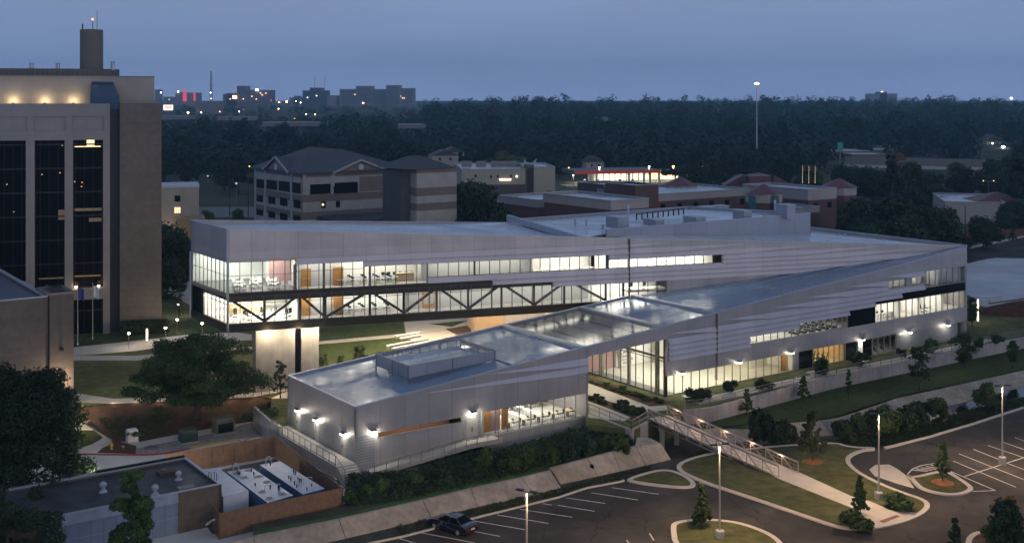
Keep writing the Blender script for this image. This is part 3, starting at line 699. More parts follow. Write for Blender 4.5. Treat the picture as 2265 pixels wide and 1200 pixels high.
# raised wing inside
def f2(t0, t1, o0, o1, z, m, th=.15): MB().extr([P2.p(t0, z, o0), P2.p(t1, z, o0), P2.p(t1, z, o1), P2.p(t0, z, o1)], (0, 0, -th)).build('floor', m, BLD)
def f3(z, t1, m, nm='floor', th=.15): MB().extr([P2.p(.35, z, -.35), P2.p(t1, z, -.35), P2.p(t1, z, -12.9), PE.p(13.4, z, -.35)], (0, 0, -th)).build(nm, m, BLD)
f3(14.62, 9, M['carpet']); f3(10.66, 9, M['ifloor']); f3(18.9, 9, M['ceil'], 'ceiling', .1); f3(13.65, 9, M['ceil'], 'ceiling', .1)
f2(9.05, 73, -.32, -7.5, 14.62, M['ifloor']); f2(9, 64, -.62, -13, 10.66, M['ifloor'])
f2(9, 30, -.32, -7, 18.85, M['ceil'], .1); f2(30, 73, -.32, -7, 17.75, M['ceil'], .1); f2(9, 64, -.62, -13, 13.6, M['ceil'], .1)
def w2(t0, t1, z0, z1, off, m): iw(P2, t0, t1, z0, z1, off, m)
def x2(t, z0, z1, o0, o1, m): MB().extr([P2.p(t, z0, o0), P2.p(t, z0, o1), P2.p(t, z1, o1), P2.p(t, z1, o0)], (P2.d.x*.12, P2.d.y*.12, 0)).build('inner_wall', m, BLD)
w2(-3.6, 9.1, 14.6, 18.8, -12.4, M['white']); x2(6.1, 14.6, 18.8, -7, -12.4, M['white']); w2(6.1, 9.1, 14.6, 18.8, -7, M['rose']); x2(9.2, 14.6, 18.8, -.6, -7, M['iwall'])
w2(9.2, 14.2, 14.6, 18.8, -3.0, M['iwall']); x2(14.2, 14.6, 18.8, -3, -6, M['iwall']); w2(14.2, 26.5, 14.6, 18.8, -6, M['white']); x2(26.5, 14.6, 18.8, -2.4, -6, M['iwall'])
w2(26.5, 43, 14.6, 18.8, -2.6, M['iwall']); w2(43, 53.5, 14.6, 18.8, -6, M['white']); w2(53.5, 73, 14.6, 18.8, -4.5, M['white'])
w2(-3.6, 9.1, 10.6, 13.6, -12.4, M['white']); x2(9.2, 10.6, 13.6, -.9, -12.4, M['iwall']); w2(9.2, 14.2, 10.6, 13.6, -3.0, M['iwall']); w2(14.2, 24, 10.6, 13.6, -6, M['white']); x2(24, 10.6, 13.6, -3, -6, M['iwall'])
w2(24, 52, 10.6, 13.6, -3.4, M['iwall']); w2(52, 64, 10.6, 13.6, -5.5, M['white'])
for z in (14.62, 10.66):
    d = MB().fr(P2, 10.0, 11.3, z, z+2.4, -2.9, -2.98).build('door', M['wood'], BLD); MB().fr(P2, 10.1, 11.2, z+1.0, z+1.08, -2.84, -2.9).build('push_bar', M['steel'], d)
    MB().fr(P2, 14.3, 15.6, z, z+2.5, -2.3, -2.9).build('wood_panel', M['wood'], BLD)
d = MB().fr(P2, 26.9, 28.7, 10.66, 13.0, -3.3, -3.38).build('door', M['wood'], BLD)
for t in (27.1, 27.95): MB().fr(P2, t, t+.6, 11.2, 12.8, -3.27, -3.3).build('pane', M['tabg'], d)
# ceiling lights inside: area lamps only, no panels modelled
WW = (1, .92, .80)
def inlight(P, t, z, off, w, d, power, col=WW):
    p = P.p(t, z, -off); a = math.atan2(P.d.y, P.d.x)
    lamp('AREA', p, power, col, BLD, w, (0, 0, a), d, name='ceiling_light')
inlight(P2, 4.6, 18.7, 4.5, 7, 6, 900); inlight(P2, 0, 18.7, 9.5, 6, 5, 500, (.92, 1, .88)); inlight(P2, 13, 18.6, 1.6, 6, 1.5, 190); inlight(P2, 20.5, 18.6, 3.5, 10, 3.5, 560); inlight(P2, 34.5, 17.6, 1.4, 14, 1, 260); inlight(P2, 48.3, 17.6, 3, 9, 3.5, 520); inlight(P2, 63, 17.6, 2.4, 17, 2.5, 1300)
inlight(P2, 4.8, 13.45, 4.5, 7, 6, 1500); inlight(P2, 0, 13.45, 9.5, 6, 5, 600); inlight(P2, 12, 13.4, 2, 5, 1.5, 140); inlight(P2, 19, 13.4, 3.5, 9, 3.5, 430); inlight(P2, 38, 13.4, 1.9, 26, 1.2, 440); inlight(P2, 57.5, 13.2, 2.8, 9, 3, 560)
inlight(P1, 52.5, 8.7, 8.5, 12, 13, 2400, (1, .93, .80))
b = MB()
for t, s_ in ((50.5, 16), (57, 16), (57, 3.2)): b = MB(); b.bar(Q(t, s_, 1.4), Q(t, s_, 9.4), .35); b.build('hall_column', M['mullw'], BLD)
MB().extr([Q(45.4, .9, 1.43), Q(47.2, .9, 1.43), Q(47.2, 16.8, 1.43), Q(45.4, 16.8, 1.43)], (0, 0, .012)).build('floor_border', M['carpet'], BLD)
for s_ in (5, 9, 13): MB().bar(Q(45.5, s_, 8.9), Q(59.8, s_, 8.9), .25, .4).build('roof_beam', M['mullw'], BLD); inlight(P1, 54, 4.0, 3, 12, 3, 260, (1, .88, .66)); inlight(P1, 65, 5.9, 6, 8, 8, 420, (1, .82, .52)); inlight(P1, 77.2, 4.15, 4, 6, 5, 260, (1, .72, .36)); inlight(P1, 90, 4.15, 3.5, 5, 4, 90)
inlight(P1, 65, 9.1, 3.5, 9, 4, 420); inlight(P1, 75.5, 9.1, 3.5, 9, 4, 300); inlight(P1, 90.2, 9.1, 2.8, 5, 3, 260); inlight(P1, 96, 9.1, 2.5, 4, 3, 220); inlight(P1, 101.5, 9.1, 2.6, 5, 3, 260); inlight(P1, 107, 9.1, 2.6, 4, 3, 180)
inlight(P1, 92.3, 13.2, 2.5, 4, 3, 380); inlight(P1, 97, 13.2, 2.5, 3, 3, 380); inlight(P1, 101, 13.2, 2.5, 4, 3, 380); inlight(P1, 106.5, 13.2, 2.5, 5, 3, 420)
inlight(P1, 24.5, 4.15, 4.5, 13, 7, 900); inlight(P1, 8, 4.15, 1.8, 10, 2, 90, (1, .85, .6)); inlight(P1, 18.3, 4.1, 1.0, 3, 1, 45)
inlight(P1, 38.5, 8.3, 9, 8, 12, 420, (1, .86, .62))
lamp('AREA', Vector((E0.x+10, E0.y+2, 8.6)), 2600, (1, .80, .52), BLD, 14, (0, 0, .35), 8, name='ceiling_light')
for t, o_, pw_ in ((5.2, .3, 420), (9.3, .2, 480), (12.2, .0, 420), (16, -3, 700), (25, -5, 1300), (36, -4, 2000), (46, -5, 2000)): p = P2.p(t, 9.3, o_); lamp('POINT', p, pw_, (1, .78, .52), BLD, .15, name='soffit_light')  # front ones wash the pier; stronger rear ones added to brighten the plaza
for t, w_ in ((14, 1000), (24, 2200), (33, 3300), (42, 3600)): lamp('POINT', P3.p(t, 9.2, -.6), w_, (1, .78, .52), BLD, .2, name='soffit_light')  # unseen lamps added along the back soffit to brighten the plaza
# wall lamps
def wall_lamp(P, t, z, power=60):
    power *= 1.6
    b = MB(); c = P.p(t, z, .02); dx = Vector((P.d.x, P.d.y, 0)); nn_ = Vector((P.n.x, P.n.y, 0))
    for a, w, q in ((0, .34, .12), (.12, .42, .3), (.28, .40, .34)):
        pass
    b.extr([c-dx*.28, c+dx*.28, c+dx*.28+nn_*.3, c-dx*.28+nn_*.3], (0, 0, .2)); r_ = b.build('wall_lamp', M['darkm'], BLD)
    b = MB(); b.extr([c-dx*.26+Vector((0, 0, -.1)), c+dx*.26+Vector((0, 0, -.1)), c+dx*.2+nn_*.3+Vector((0, 0, -.1)), c-dx*.2+nn_*.3+Vector((0, 0, -.1))], (0, 0, .09)); b.build('lens', M['lampw'], r_)
    lamp('POINT', c+nn_*.42+Vector((0, 0, -.2)), power, (1, .90, .72), BLD, .12, name='lamp_light')
for t in (2.75, 9.55, 14.45): wall_lamp(PL, t, 3.55)
for t in (2.2, 15.1): wall_lamp(P1, t, 4.1, 70)
for t, o in ((47.6, 0), (58.2, 0), (68.5, 0), (84.0, 0)): wall_lamp(P1, t, 4.25, 45)
for t in (95.3, 105.0): wall_lamp(P1, t, 4.05, 60)

# ================================================================== walks, kerbs and markings
def flat(name, px, z, m, kind='structure', dz=.0):
    return sheet(name, gp(px, z), z+dz, m, kind, thick=.05)
Z1 = ZC+.02
flat('lawn', [(100, 742), (262, 737), (330, 735), (370, 720), (430, 702), (520, 735), (400, 742), (300, 755), (165, 768), (100, 775)], Z1, M['grass'])
flat('walkway', [(60, 778), (165, 767), (300, 753), (400, 741), (520, 734), (575, 742), (575, 750), (430, 757), (300, 775), (165, 786), (60, 795)], Z1+.01, M['walk'])
flat('walkway', [(60, 790), (165, 786), (300, 786), (420, 776), (560, 766), (560, 772), (420, 785), (300, 796), (165, 796), (60, 798)], Z1+.02, M['walk'])
flat('walkway', [(60, 872), (165, 868), (250, 881), (400, 876), (560, 868), (640, 853), (705, 838), (705, 846), (640, 862), (560, 877), (400, 885), (250, 892), (60, 882)], Z1+.03, M['walk'])
flat('mulch_bed', [(562, 820), (620, 815), (640, 840), (560, 862), (530, 858)], Z1, M['omulch'])
flat('lawn', [(709, 725), (893, 712), (895, 738), (709, 754)], Z1, M['grass'])
flat('walkway', [(640, 762), (709, 754), (895, 737), (900, 743), (709, 760), (640, 770)], Z1+.01, M['walk'])
flat('lawn', [(700, 762), (870, 747), (985, 760), (850, 790), (700, 805)], Z1, M['grass'])
flat('plaza', [(893, 711), (1045, 698), (1200, 690), (1200, 760), (985, 775), (930, 762), (900, 745)], Z1+.02, M['walk'])
flat('planting_bed', [(950, 716), (1035, 708), (1000, 722)], Z1+.04, M['grass'])
flat('planting_bed', [(985, 727), (1040, 718), (1045, 742), (1015, 742)], Z1+.04, M['mulch'])
flat('plaza', [(600, 880), (640, 862), (705, 845), (760, 800), (860, 785), (900, 770), (990, 768), (990, 800), (700, 880)], Z1, M['walk'])
# passage and long facade walk
flat('walkway', [(1150, 800), (1301, 846), (1437, 898), (1473, 896), (1478, 905), (1436, 910), (1407, 906), (1308, 874), (1100, 815)], Z1+.02, M['walk'])
sheet('walkway', [Q(46, -2.6), Q(112, -2.3), Q(112, -4.0), Q(46, -4.9)], Z1+.02, M['walk'], thick=.05)
sheet('walkway', [Q(70.5, -.9), Q(73.5, -.9), Q(73.0, -3), Q(69.5, -3)], Z1+.03, M['walk'], thick=.05)
sheet('walkway', [Q(47, -.5), Q(49.2, -.5), Q(49.6, -3), Q(46.4, -3.4)], Z1+.03, M['walk'], thick=.05)
flat('walkway', [(1301, 886), (1340, 900), (1395, 922), (1380, 930), (1301, 922)], Z1+.01, M['walk'])
flat('planting_bed', [(1250, 815), (1301, 832), (1472, 884), (1495, 887), (1437, 897), (1301, 845)], Z1, M['mulch'])
flat('planting_bed', [(1301, 862), (1345, 880), (1425, 912), (1425, 925), (1395, 930), (1340, 898), (1301, 885)], Z1, M['mulch'])
# creek, drainage strip, banks
sheet('creek_bed', [G(1100, 1105, -1.6), G(1480, 1040, -1.6), G(1960, 1010, -1.6), G(2700, 830, -1.6), G(2700, 760, -1.6), G(2265, 845, -1.6), G(1820, 955, -1.6), G(1580, 950, -1.6), G(1440, 930, -1.6), G(1400, 950, -1.6)], -1.62, M['bed'], thick=.1)
sheet('drainage_strip', gp([(380, 1240), (575, 1226), (765, 1186), (912, 1150), (1056, 1117), (1242, 1070), (1334, 1050), (1440, 1026), (1500, 1012), (1560, 1008), (1480, 1044), (1370, 1072), (1236, 1108), (900, 1195), (400, 1290)], -.45), -.45, M['bed'], z0=-1.9)
sheet('creek_water', gp([(1955, 925), (2060, 905), (2150, 886), (2265, 852), (2400, 825), (2400, 850), (2265, 878), (2180, 902), (2120, 925), (2040, 940), (1970, 945)], -1.55), -1.55, M['water'], thick=.04)
def bank(name, label, top, bot, zt, zb, zth=.35):
    b = MB(); n = len(top)
    T = [G(x, y, zt) for x, y in top]; B = [G(x, y, zb) for x, y in bot]
    K = [p+Vector((-.55, .8, 0))*.35 for p in T]
    for i in range(n-1):
        k = .012 if 0 < i else 0; ei = (T[i+1]-T[i]).normalized()*.03
        a, c, d, e = T[i]+ei, T[i+1]-ei, B[i+1]-ei, B[i]+ei
        b.extr([e, d, c, a], (-.1, .2, -.3))
        b.extr([a, c, K[i+1], K[i]], (0, 0, -.3))
    return tag(b.build(name, M['conc2']), label, 'bank')
bank('concrete_bank', 'old stained concrete bank with joints beside the car park, nearest the viewer', [(400, 1228), (560, 1186), (750, 1148), (935, 1106), (1042, 1080), (1153, 1056), (1218, 1040)],
     [(412, 1270), (575, 1230), (765, 1190), (955, 1145), (1056, 1120), (1185, 1095), (1241, 1077)], .75, -.45)
bank('concrete_bank', 'newer taller concrete bank ending by the footbridge, with a drain hole', [(1218, 1035), (1300, 1013), (1355, 999), (1407, 987), (1463, 981)], [(1243, 1076), (1325, 1056), (1375, 1044), (1430, 1031), (1486, 1018)], 1.0, -.7)
b = MB(); b.prism(gp([(1405, 986), (1463, 981), (1440, 969), (1409, 966)], 1.0), .5, 1.02); struct(b.build('bank_ledge', M['conc2']))
b = MB(); p = G(1308, 1031, .3); b.tube([p+Vector((0, .5, 0)), p+Vector((.05, -.15, 0))], .24, 12); tag(b.build('drain_pipe', M['black']), 'dark round drain outlet in the newer concrete bank', 'pipe')
bank('concrete_bank', 'long pale concrete bank along the far side of the creek below the lawn', [(1545, 952), (1650, 939), (1720, 936), (1817, 929), (1857, 922), (1920, 900), (1983, 880), (2050, 865), (2120, 850), (2190, 835), (2265, 818), (2500, 765)],
     [(1590, 984), (1690, 968), (1760, 968), (1845, 962), (1890, 952), (1950, 935), (2010, 920), (2075, 903), (2150, 884), (2210, 869), (2290, 850), (2530, 795)], ZL, -1.6)
flat('creek_weir', [(1950, 938), (1990, 928), (2020, 932), (2016, 943), (1975, 948)], -1.5, M['conc2'])

def offs(pts, w, closed):
    out = []; n = len(pts)
    for i in range(n):
        a = pts[(i-1) % n] if closed or i > 0 else None; c = pts[(i+1) % n] if closed or i < n-1 else None; p = pts[i]
        ds = [q for q in ((p-a) if a is not None else None, (c-p) if c is not None else None) if q is not None]
        nr = Vector((0, 0, 0))
        for d in ds: d = Vector((d.x, d.y, 0)).normalized(); nr += Vector((-d.y, d.x, 0))
        nr.normalize(); k = 1/max(.5, nr.dot(Vector((-ds[0].y, ds[0].x, 0)).normalized()))
        out.append(p+nr*w*min(k, 1.6))
    return out
def smooth(pts, closed=True, it=2):
    for _ in range(it):
        o = []; n = len(pts)
        for i in range(n if closed else n-1):
            a, c = pts[i], pts[(i+1) % n]
            if not closed and i == 0: o.append(a)
            o += [a*.75+c*.25, a*.25+c*.75]
        if not closed: o.append(pts[-1])
        pts = o
    return pts
def kerb(pts, closed=True, w=.45, h=.15, m='kerb', z=0):
    a = [Vector((p.x, p.y, z)) for p in pts]; c = offs(a, w, closed); b = MB(); n = len(a)
    for i in range(n if closed else n-1):
        j = (i+1) % n; up = Vector((0, 0, h))
        b.quad(a[i]+up, a[j]+up, c[j]+up, c[i]+up); b.quad(a[i]-up*3, a[j]-up*3, a[j]+up, a[i]+up); b.quad(c[j]-up*3, c[i]-up*3, c[i]+up, c[j]+up)
    return struct(b.build('kerb', M[m]))
def island(px, m='dgrass', w=.5, it=2, name='lawn_island'):
    pts = smooth(gp(px, 0), True, it)
    ar = sum(pts[i].x*pts[(i+1) % len(pts)].y-pts[(i+1) % len(pts)].x*pts[i].y for i in range(len(pts)))
    if ar < 0: pts.reverse()
    kerb(pts, True, w); inner = offs(pts, w*.95, True)
    sheet(name, inner, .13, M[m], thick=.3)
island([(1380, 1061), (1400, 1069), (1480, 1079), (1530, 1081), (1542, 1071), (1520, 1053), (1485, 1040), (1450, 1040)])
island([(1482, 1034), (1545, 1066), (1650, 1100), (1770, 1141), (1850, 1169), (1905, 1174), (1965, 1166), (2020, 1150), (2058, 1128), (2055, 1108), (1990, 1087), (1935, 1064), (1893, 1040), (1876, 1018), (1895, 1002), (1950, 990), (1880, 990), (1850, 978), (1740, 985), (1640, 994), (1540, 1008)], it=2)
island([(2003, 1050), (2017, 1066), (2033, 1082), (2067, 1092), (2100, 1097), (2133, 1095), (2156, 1084), (2145, 1072), (2117, 1054), (2093, 1040), (2060, 1046), (2020, 1056)])
island([(1482, 1166), (1490, 1156), (1530, 1149), (1600, 1150), (1660, 1162), (1725, 1190), (1745, 1230), (1600, 1265), (1490, 1215)])
island([(2133, 1200), (2145, 1182), (2170, 1175), (2230, 1172), (2320, 1180), (2330, 1260), (2200, 1290), (2145, 1240)], m='mulch')
flat('paved_apron', [(1923, 1037), (1937, 1027), (1967, 1026), (1985, 1036), (2004, 1050), (2022, 1078), (1983, 1067), (1935, 1051)], .05, M['walk'])
flat('footpath', [(1722, 1057), (1893, 1125), (1938, 1162), (1965, 1158), (2015, 1143), (2040, 1134), (1967, 1126), (1927, 1108), (1883, 1096), (1765, 1042), (1735, 1030), (1700, 1046)], .16, M['walk'])
flat('ramp_pad', [(1944, 1151), (1983, 1137), (1991, 1141), (1955, 1155)], .17, mat('red_tactile_paving', (.20, .09, .08), .8))
kerb([p for p in gp([(400, 1284), (560, 1253), (700, 1228), (900, 1186), (1033, 1151), (1236, 1101), (1300, 1080), (1375, 1066), (1382, 1063)], 0)], False, .2, .14)
kerb(gp([(1960, 992), (2060, 967), (2160, 937), (2265, 903), (2560, 840)], 0), False, .35, .15)
def line(pts, w=.12, z=.012, m='paint', name='parking_line'):
    for a, c in zip(pts, pts[1:]):
        A, C = G(*a, z), G(*c, z); n = Vector((0, 0, 1)).cross(C-A).normalized()*w/2
        b = MB(); b.prism([A-n, C-n, C+n, A+n], z-.01, z, cap0=False); struct(b.build(name, M[m]))
for l in [(1430, 812, 1760, 858), (1290, 848, 1615, 898), (1110, 883, 1385, 922), (1055, 935, 1310, 977), (790, 963, 1155, 1018), (630, 1002, 990, 1062), (455, 1042, 822, 1105), (470, 1117, 650, 1152), (105, 1128, 475, 1198), (-60, 1165, 60, 1200), (950, 923, 1010, 933), (1535, 1178, 1560, 1215), (1695, 1130, 1725, 1180)]:
    line([(900+.3166*l[0], 820+.3166*l[1]), (900+.3166*l[2], 820+.3166*l[3])])
for l in [(1345, 718, 1655, 850), (1375, 655, 1790, 828), (1415, 608, 1900, 800), (1510, 578, 1680, 645), (1605, 552, 1900, 652), (1705, 530, 1900, 598), (1785, 500, 1900, 540), (1720, 665, 1900, 732), (1450, 757, 1900, 615), (1655, 850, 1505, 857)]:
    line([(1650+l[0]/3, 800+l[1]/3), (1650+l[2]/3, 800+l[3]/3)], .14)
line([(2007, 1048), (2018, 1036), (2038, 1028), (2067, 1024), (2090, 1030)], .14); line([(2007, 1050), (2025, 1056), (2060, 1048), (2092, 1036)], .14)
for i in range(5): line([(2015+i*11, 1038-i*2.6), (2052+i*9, 1041-i*2)], .22)
# yard markings and beds
ZD = ZY+.01
flat('gravel_bed', [(300, 990), (400, 972), (480, 955), (560, 932), (595, 962), (528, 970), (470, 978), (420, 988), (360, 1002), (300, 1003)], ZD, M['gravel'])
flat('mulch_bed', [(215, 1000), (252, 966), (262, 975), (302, 985), (300, 1003)], ZD+.005, M['mulch'])
flat('lawn', [(100, 952), (216, 950), (230, 968), (185, 990), (100, 998)], ZD, M['grass'])
flat('walkway', [(120, 900), (196, 902), (252, 968), (240, 984), (188, 1003), (150, 1000), (214, 978), (228, 966), (205, 948), (120, 945), (120, 930), (190, 928)], ZD+.012, M['walk'])
pk = gp([(160, 1003), (215, 1004), (300, 1006), (360, 1004), (420, 991)], ZY); kerb(smooth(pk, False), False, -.25, .12, 'redp', z=ZY)
pk = gp([(420, 991), (470, 981), (527, 971)], ZY); kerb(pk, False, -.25, .12, 'yelp', z=ZY)
def yl(pts, w=.12):
    for a, c in zip(pts, pts[1:]):
        A, C = G(*a, ZD), G(*c, ZD); n = Vector((0, 0, 1)).cross(C-A).normalized()*w/2
        b = MB(); b.prism([A-n, C-n, C+n, A+n], ZD-.01, ZD+.005, cap0=False); struct(b.build('hatch_line', M['orap']))
yl([(527, 972), (562, 994)])
for i in range(5): yl([(535+i*9, 977+i*5.2), (560+i*14, 964+i*4.5)])
# mulch slope from the campus down to the yard
tp = gp([(170, 903), (250, 893), (340, 888), (470, 882), (560, 875), (600, 884)], ZC-.03); bt = gp([(252, 975), (300, 978), (360, 966), (430, 953), (510, 938), (570, 930)], ZY)
b = MB()
for i in range(5): b.quad(bt[i], bt[i+1], tp[i+1], tp[i])
struct(b.build('mulch_slope', M['mulch']))

# ================================================================== walls, deck, stairs, bridge
def wallthing(name, label, pts, z0, z1, th=.3, m='conc', cat='wall'):
    b = MB()
    for a, c in zip(pts, pts[1:]):
        d = (c-a); d.z = 0; n = Vector((0, 0, 1)).cross(d).normalized()*th
        b.extr([Vector((a.x, a.y, z0)), Vector((c.x, c.y, z0)), Vector((c.x, c.y, z1)), Vector((a.x, a.y, z1))], n)
    return tag(b.build(name, M[m]), label, cat)
cw = mat('weathered_wall_concrete', (.40, .37, .36), .8, .14, .5, var2=.16, scale2=.15, bump=.1, streak=.2)
M['cw'] = cw
wallthing('retaining_wall', 'long pale concrete retaining wall carrying a railing beside the creekside lawn', [G(1512, 906, 1.5), G(1570, 901, 1.5), G(1850, 829, 1.5), G(2265, 745, 1.5), G(2600, 690, 1.5)], -1.8, 1.5, m='cw')
wallthing('retaining_wall', 'concrete abutment wall between the dining hall corner and the footbridge', [Q(31.8, -.2), G(1397, 951, 1.5), G(1434, 931, 1.5)], -1.8, 1.5, m='cw')
wallthing('retaining_wall', 'short concrete abutment wall under the footbridge start', [G(1434, 931, 1.3), G(1474, 915, 1.3), G(1512, 906, 1.3)], -1.8, 1.3, m='cw')
wallthing('base_plinth', 'concrete plinth under the dining hall windows', [Q(16.4, -.1), Q(31.9, -.1)], -.5, 1.08, .3)
b = MB()  # dock deck
dk = thing('loading_deck', Q(-1, 8, ZY), 'raised concrete side deck with railing and steps along the short end wall', 'deck')
b.extr([Q(-2.3, -.3, ZY), Q(-.05, -.3, ZY), Q(-.05, 17.2, ZY), Q(-2.3, 17.2, ZY)], (0, 0, 1.6)); b.build('slab', M['conc'], dk)
for i in range(6):
    b = MB(); b.extr([Q(-2.2, -.3-.33*(i+1), ZY), Q(-.02, -.3-.33*(i+1), ZY), Q(-.02, -.3-.33*i, ZY), Q(-2.2, -.3-.33*i, ZY)], (0, 0, 1.6-.19*(i+1))); b.build('step', M['walk'], dk)
b = MB()
for i in range(12): s = .2+i*1.52; b.bar(Q(-2.2, s, 1.1), Q(-2.2, s, 2.15), .07)
for z in (2.15, 1.25): b.bar(Q(-2.2, .1, z), Q(-2.2, 17.2, z), .07)
b.bar(Q(-2.2, .1, 2.15), Q(-2.2, -2.0, 1.15), .06); b.bar(Q(-2.2, -2.0, .1), Q(-2.2, -2.0, 1.15), .06); b.build('railing', M['rail'], dk)
rw = thing('entrance_ramp', Q(8, -1.3, 0), 'sloping concrete ramp with pale side wall along the foot of the low wing', 'ramp')
b = MB(); ra_, rb_ = 1.2, 13.6
for (t0, z0), (t1, z1) in (((ra_, .1), (rb_, 1.05)), ((rb_, 1.05), (17.8, 1.05))):
    b.extr([Q(t0, -2.0, z0-.25), Q(t1, -2.0, z1-.25), Q(t1, -2.0, z1), Q(t0, -2.0, z0)], tuple(Vector((N1[0], N1[1], 0))*1.9))
b.build('slab', M['walk'], rw)
b = MB(); b.extr([Q(ra_-1.5, -2.05, -.35), Q(ra_, -2.05, -.2), Q(rb_, -2.05, .75), Q(17.8, -2.05, .75), Q(17.8, -2.05, 1.25), Q(rb_, -2.05, 1.3), Q(ra_, -2.05, .35), Q(ra_-1.5, -2.05, .25)], tuple(Vector((N1[0], N1[1], 0))*.14)); b.build('side_wall', M['kerb'], rw)
b = MB()
for i in range(12):
    t = ra_+i*1.45; z = .1+min(.95, (t-ra_)*.0766); b.bar(Q(t, -2.12, z), Q(t, -2.12, z+1.05), .06)
b.bar(Q(ra_, -2.12, 1.15), Q(rb_, -2.12, 2.1), .06); b.bar(Q(rb_, -2.12, 2.1), Q(17.5, -2.12, 2.1), .06); b.build('railing', M['rail'], rw)
wallthing('planter_wall', 'grey concrete planter wall at the back end of the side deck', [G(560, 899, 1.9), Q(-2.3, 17.3), Q(-2.3, 14.5)], ZY, 1.95, .3)
def railing(name, label, pts, z, step=2.4, h=1.07, mid=2, m='rail', panel=False):
    b = MB(); pts = [Vector((p.x, p.y, z)) for p in pts]
    for a, c in zip(pts, pts[1:]):
        L = (c-a).length; n = max(1, round(L/step))
        for i in range(n+1): p = a.lerp(c, i/n); b.bar(p, p+Vector((0, 0, h)), .07)
        for k in range(mid+1): zz_ = h*(1-k/(mid+1)); b.bar(a+Vector((0, 0, zz_)), c+Vector((0, 0, zz_)), .055 if k else .08)
    return tag(b.build(name, M[m]), label, 'railing')
railing('railing', 'long metal railing on top of the pale retaining wall', [G(1515, 905, 1.5), G(1570, 900, 1.5), G(1850, 828, 1.5), G(2265, 744, 1.5), G(2600, 690, 1.5)], 1.5)
railing('railing', 'low metal railing round the planted corner beside the footbridge', [Q(32, -.05), G(1397, 950, 1.5), G(1432, 930, 1.5)], 1.5, mid=1)
railing('railing', 'dark metal railing at the foot of the side deck wall', [Q(-4.4, 15), Q(-3.6, 3), Q(-3.4, -3.0)], ZY, 1.6, m='darkm')
railing('railing', 'metal railing along the path above the mulch slope', [G(380, 892, 1.4), G(470, 884, 1.4), G(560, 876, 1.4), G(632, 868, 1.4)], 1.38, 1.0, mid=1)
railing('railing', 'two rail timber barrier beside the white cleared lot', [G(2150, 668, 1.4), G(2188, 672, 1.4), G(2215, 668, 1.4)], 1.42, 3, 1.0, 1, m='wood')
# footbridge
M['brsteel'] = mat('weathered_bridge_steel', (.34, .30, .27), .45, .1, metal=.3)
BR = thing('footbridge', Vector((23.4, 132, 0)), 'steel truss footbridge lit in warm light over the creek', 'bridge')
BL0, BL1 = Vector((16.45, 140.2, 0)), Vector((28.1, 122.3, 0)); BR0, BR1 = Vector((18.95, 141.7, 0)), Vector((30.5, 123.7, 0))
def bz(f): return 1.42-1.25*f
def at_(a, c, f, z): p = a.lerp(c, f); return Vector((p.x, p.y, bz(f)+z))
b = MB(); b.extr([at_(BL0, BL1, 0, 0), at_(BR0, BR1, 0, 0), at_(BR0, BR1, 1, 0), at_(BL0, BL1, 1, 0)], (0, 0, -.14)); b.build('deck', M['walk'], BR)
for a, c in ((BL0, BL1), (BR0, BR1)):
    b = MB(); nb = 9
    b.bar(at_(a, c, 0, 1.12), at_(a, c, 1, 1.12), .14, .16); b.bar(at_(a, c, 0, -.05), at_(a, c, 1, -.05), .12, .2); b.bar(at_(a, c, .02, -.55), at_(a, c, .97, -.42), .12, .14)
    for i in range(nb+1):
        f = i/nb; b.bar(at_(a, c, f, -.5), at_(a, c, f, 1.12), .1)
        if i < nb: b.bar(at_(a, c, f, 1.1), at_(a, c, f+1/nb, -.45), .1)
    for z in (.35, .7): b.bar(at_(a, c, 0, z), at_(a, c, 1, z), .03, .03)
    for i in range(nb*4): f = i/(nb*4); b.bar(at_(a, c, f, 0), at_(a, c, f, 1.05), .02)
    b.build('truss', M['brsteel'], BR)
b = MB()
for f in (.18, .42, .66, .9): b.bar(at_(BL0, BL1, f, -.35), at_(BR0, BR1, f, -.35), .14, .2)
b.build('cross_beams', M['rail'], BR)
for f, w in ((.1, 2.6), (.62, 2.8)):
    pl_, pr_ = at_(BL0, BL1, f, 0), at_(BR0, BR1, f, 0); b = MB()
    for q in (.12, .88): p = pl_.lerp(pr_, q); b.bar(Vector((p.x, p.y, -1.9)), Vector((p.x, p.y, bz(f)-.9)), .55)
    b.bar(Vector((pl_.x, pl_.y, bz(f)-.75)), Vector((pr_.x, pr_.y, bz(f)-.75)), .6, .4); b.build('support', M['conc'], BR)
for i in range(5):
    f = .08+i*.2; p = at_(BR0, BR1, f, .95); lamp('POINT', p+Vector((-.3, -.15, 0)), 26, (1, .62, .42), BR, .08, name='rail_light')
    p = at_(BL0, BL1, f+.08, .95); lamp('POINT', p+Vector((.25, .12, 0)), 16, (1, .62, .42), BR, .08, name='rail_light')
for i in range(5): p = Q(47.5+i*1.6, -7.4-i*.05, 2.2); lamp('POINT', p, 7, (1, .62, .42), BR, .05, name='rail_light')
for t in (46, 52, 60): lamp('POINT', Q(t, -6.6, 2.2), 14, (1, .72, .5), BR, .1, name='rail_light')
lamp('POINT', G(1450, 960, -1), 60, (1, .5, .28), BR, .3, name='under_light')

for i in range(8):
    p = G(250+i*52, 884-i*2, 1.9); lamp('POINT', p, 22, (1, .66, .38), None, .08, name='path_light')
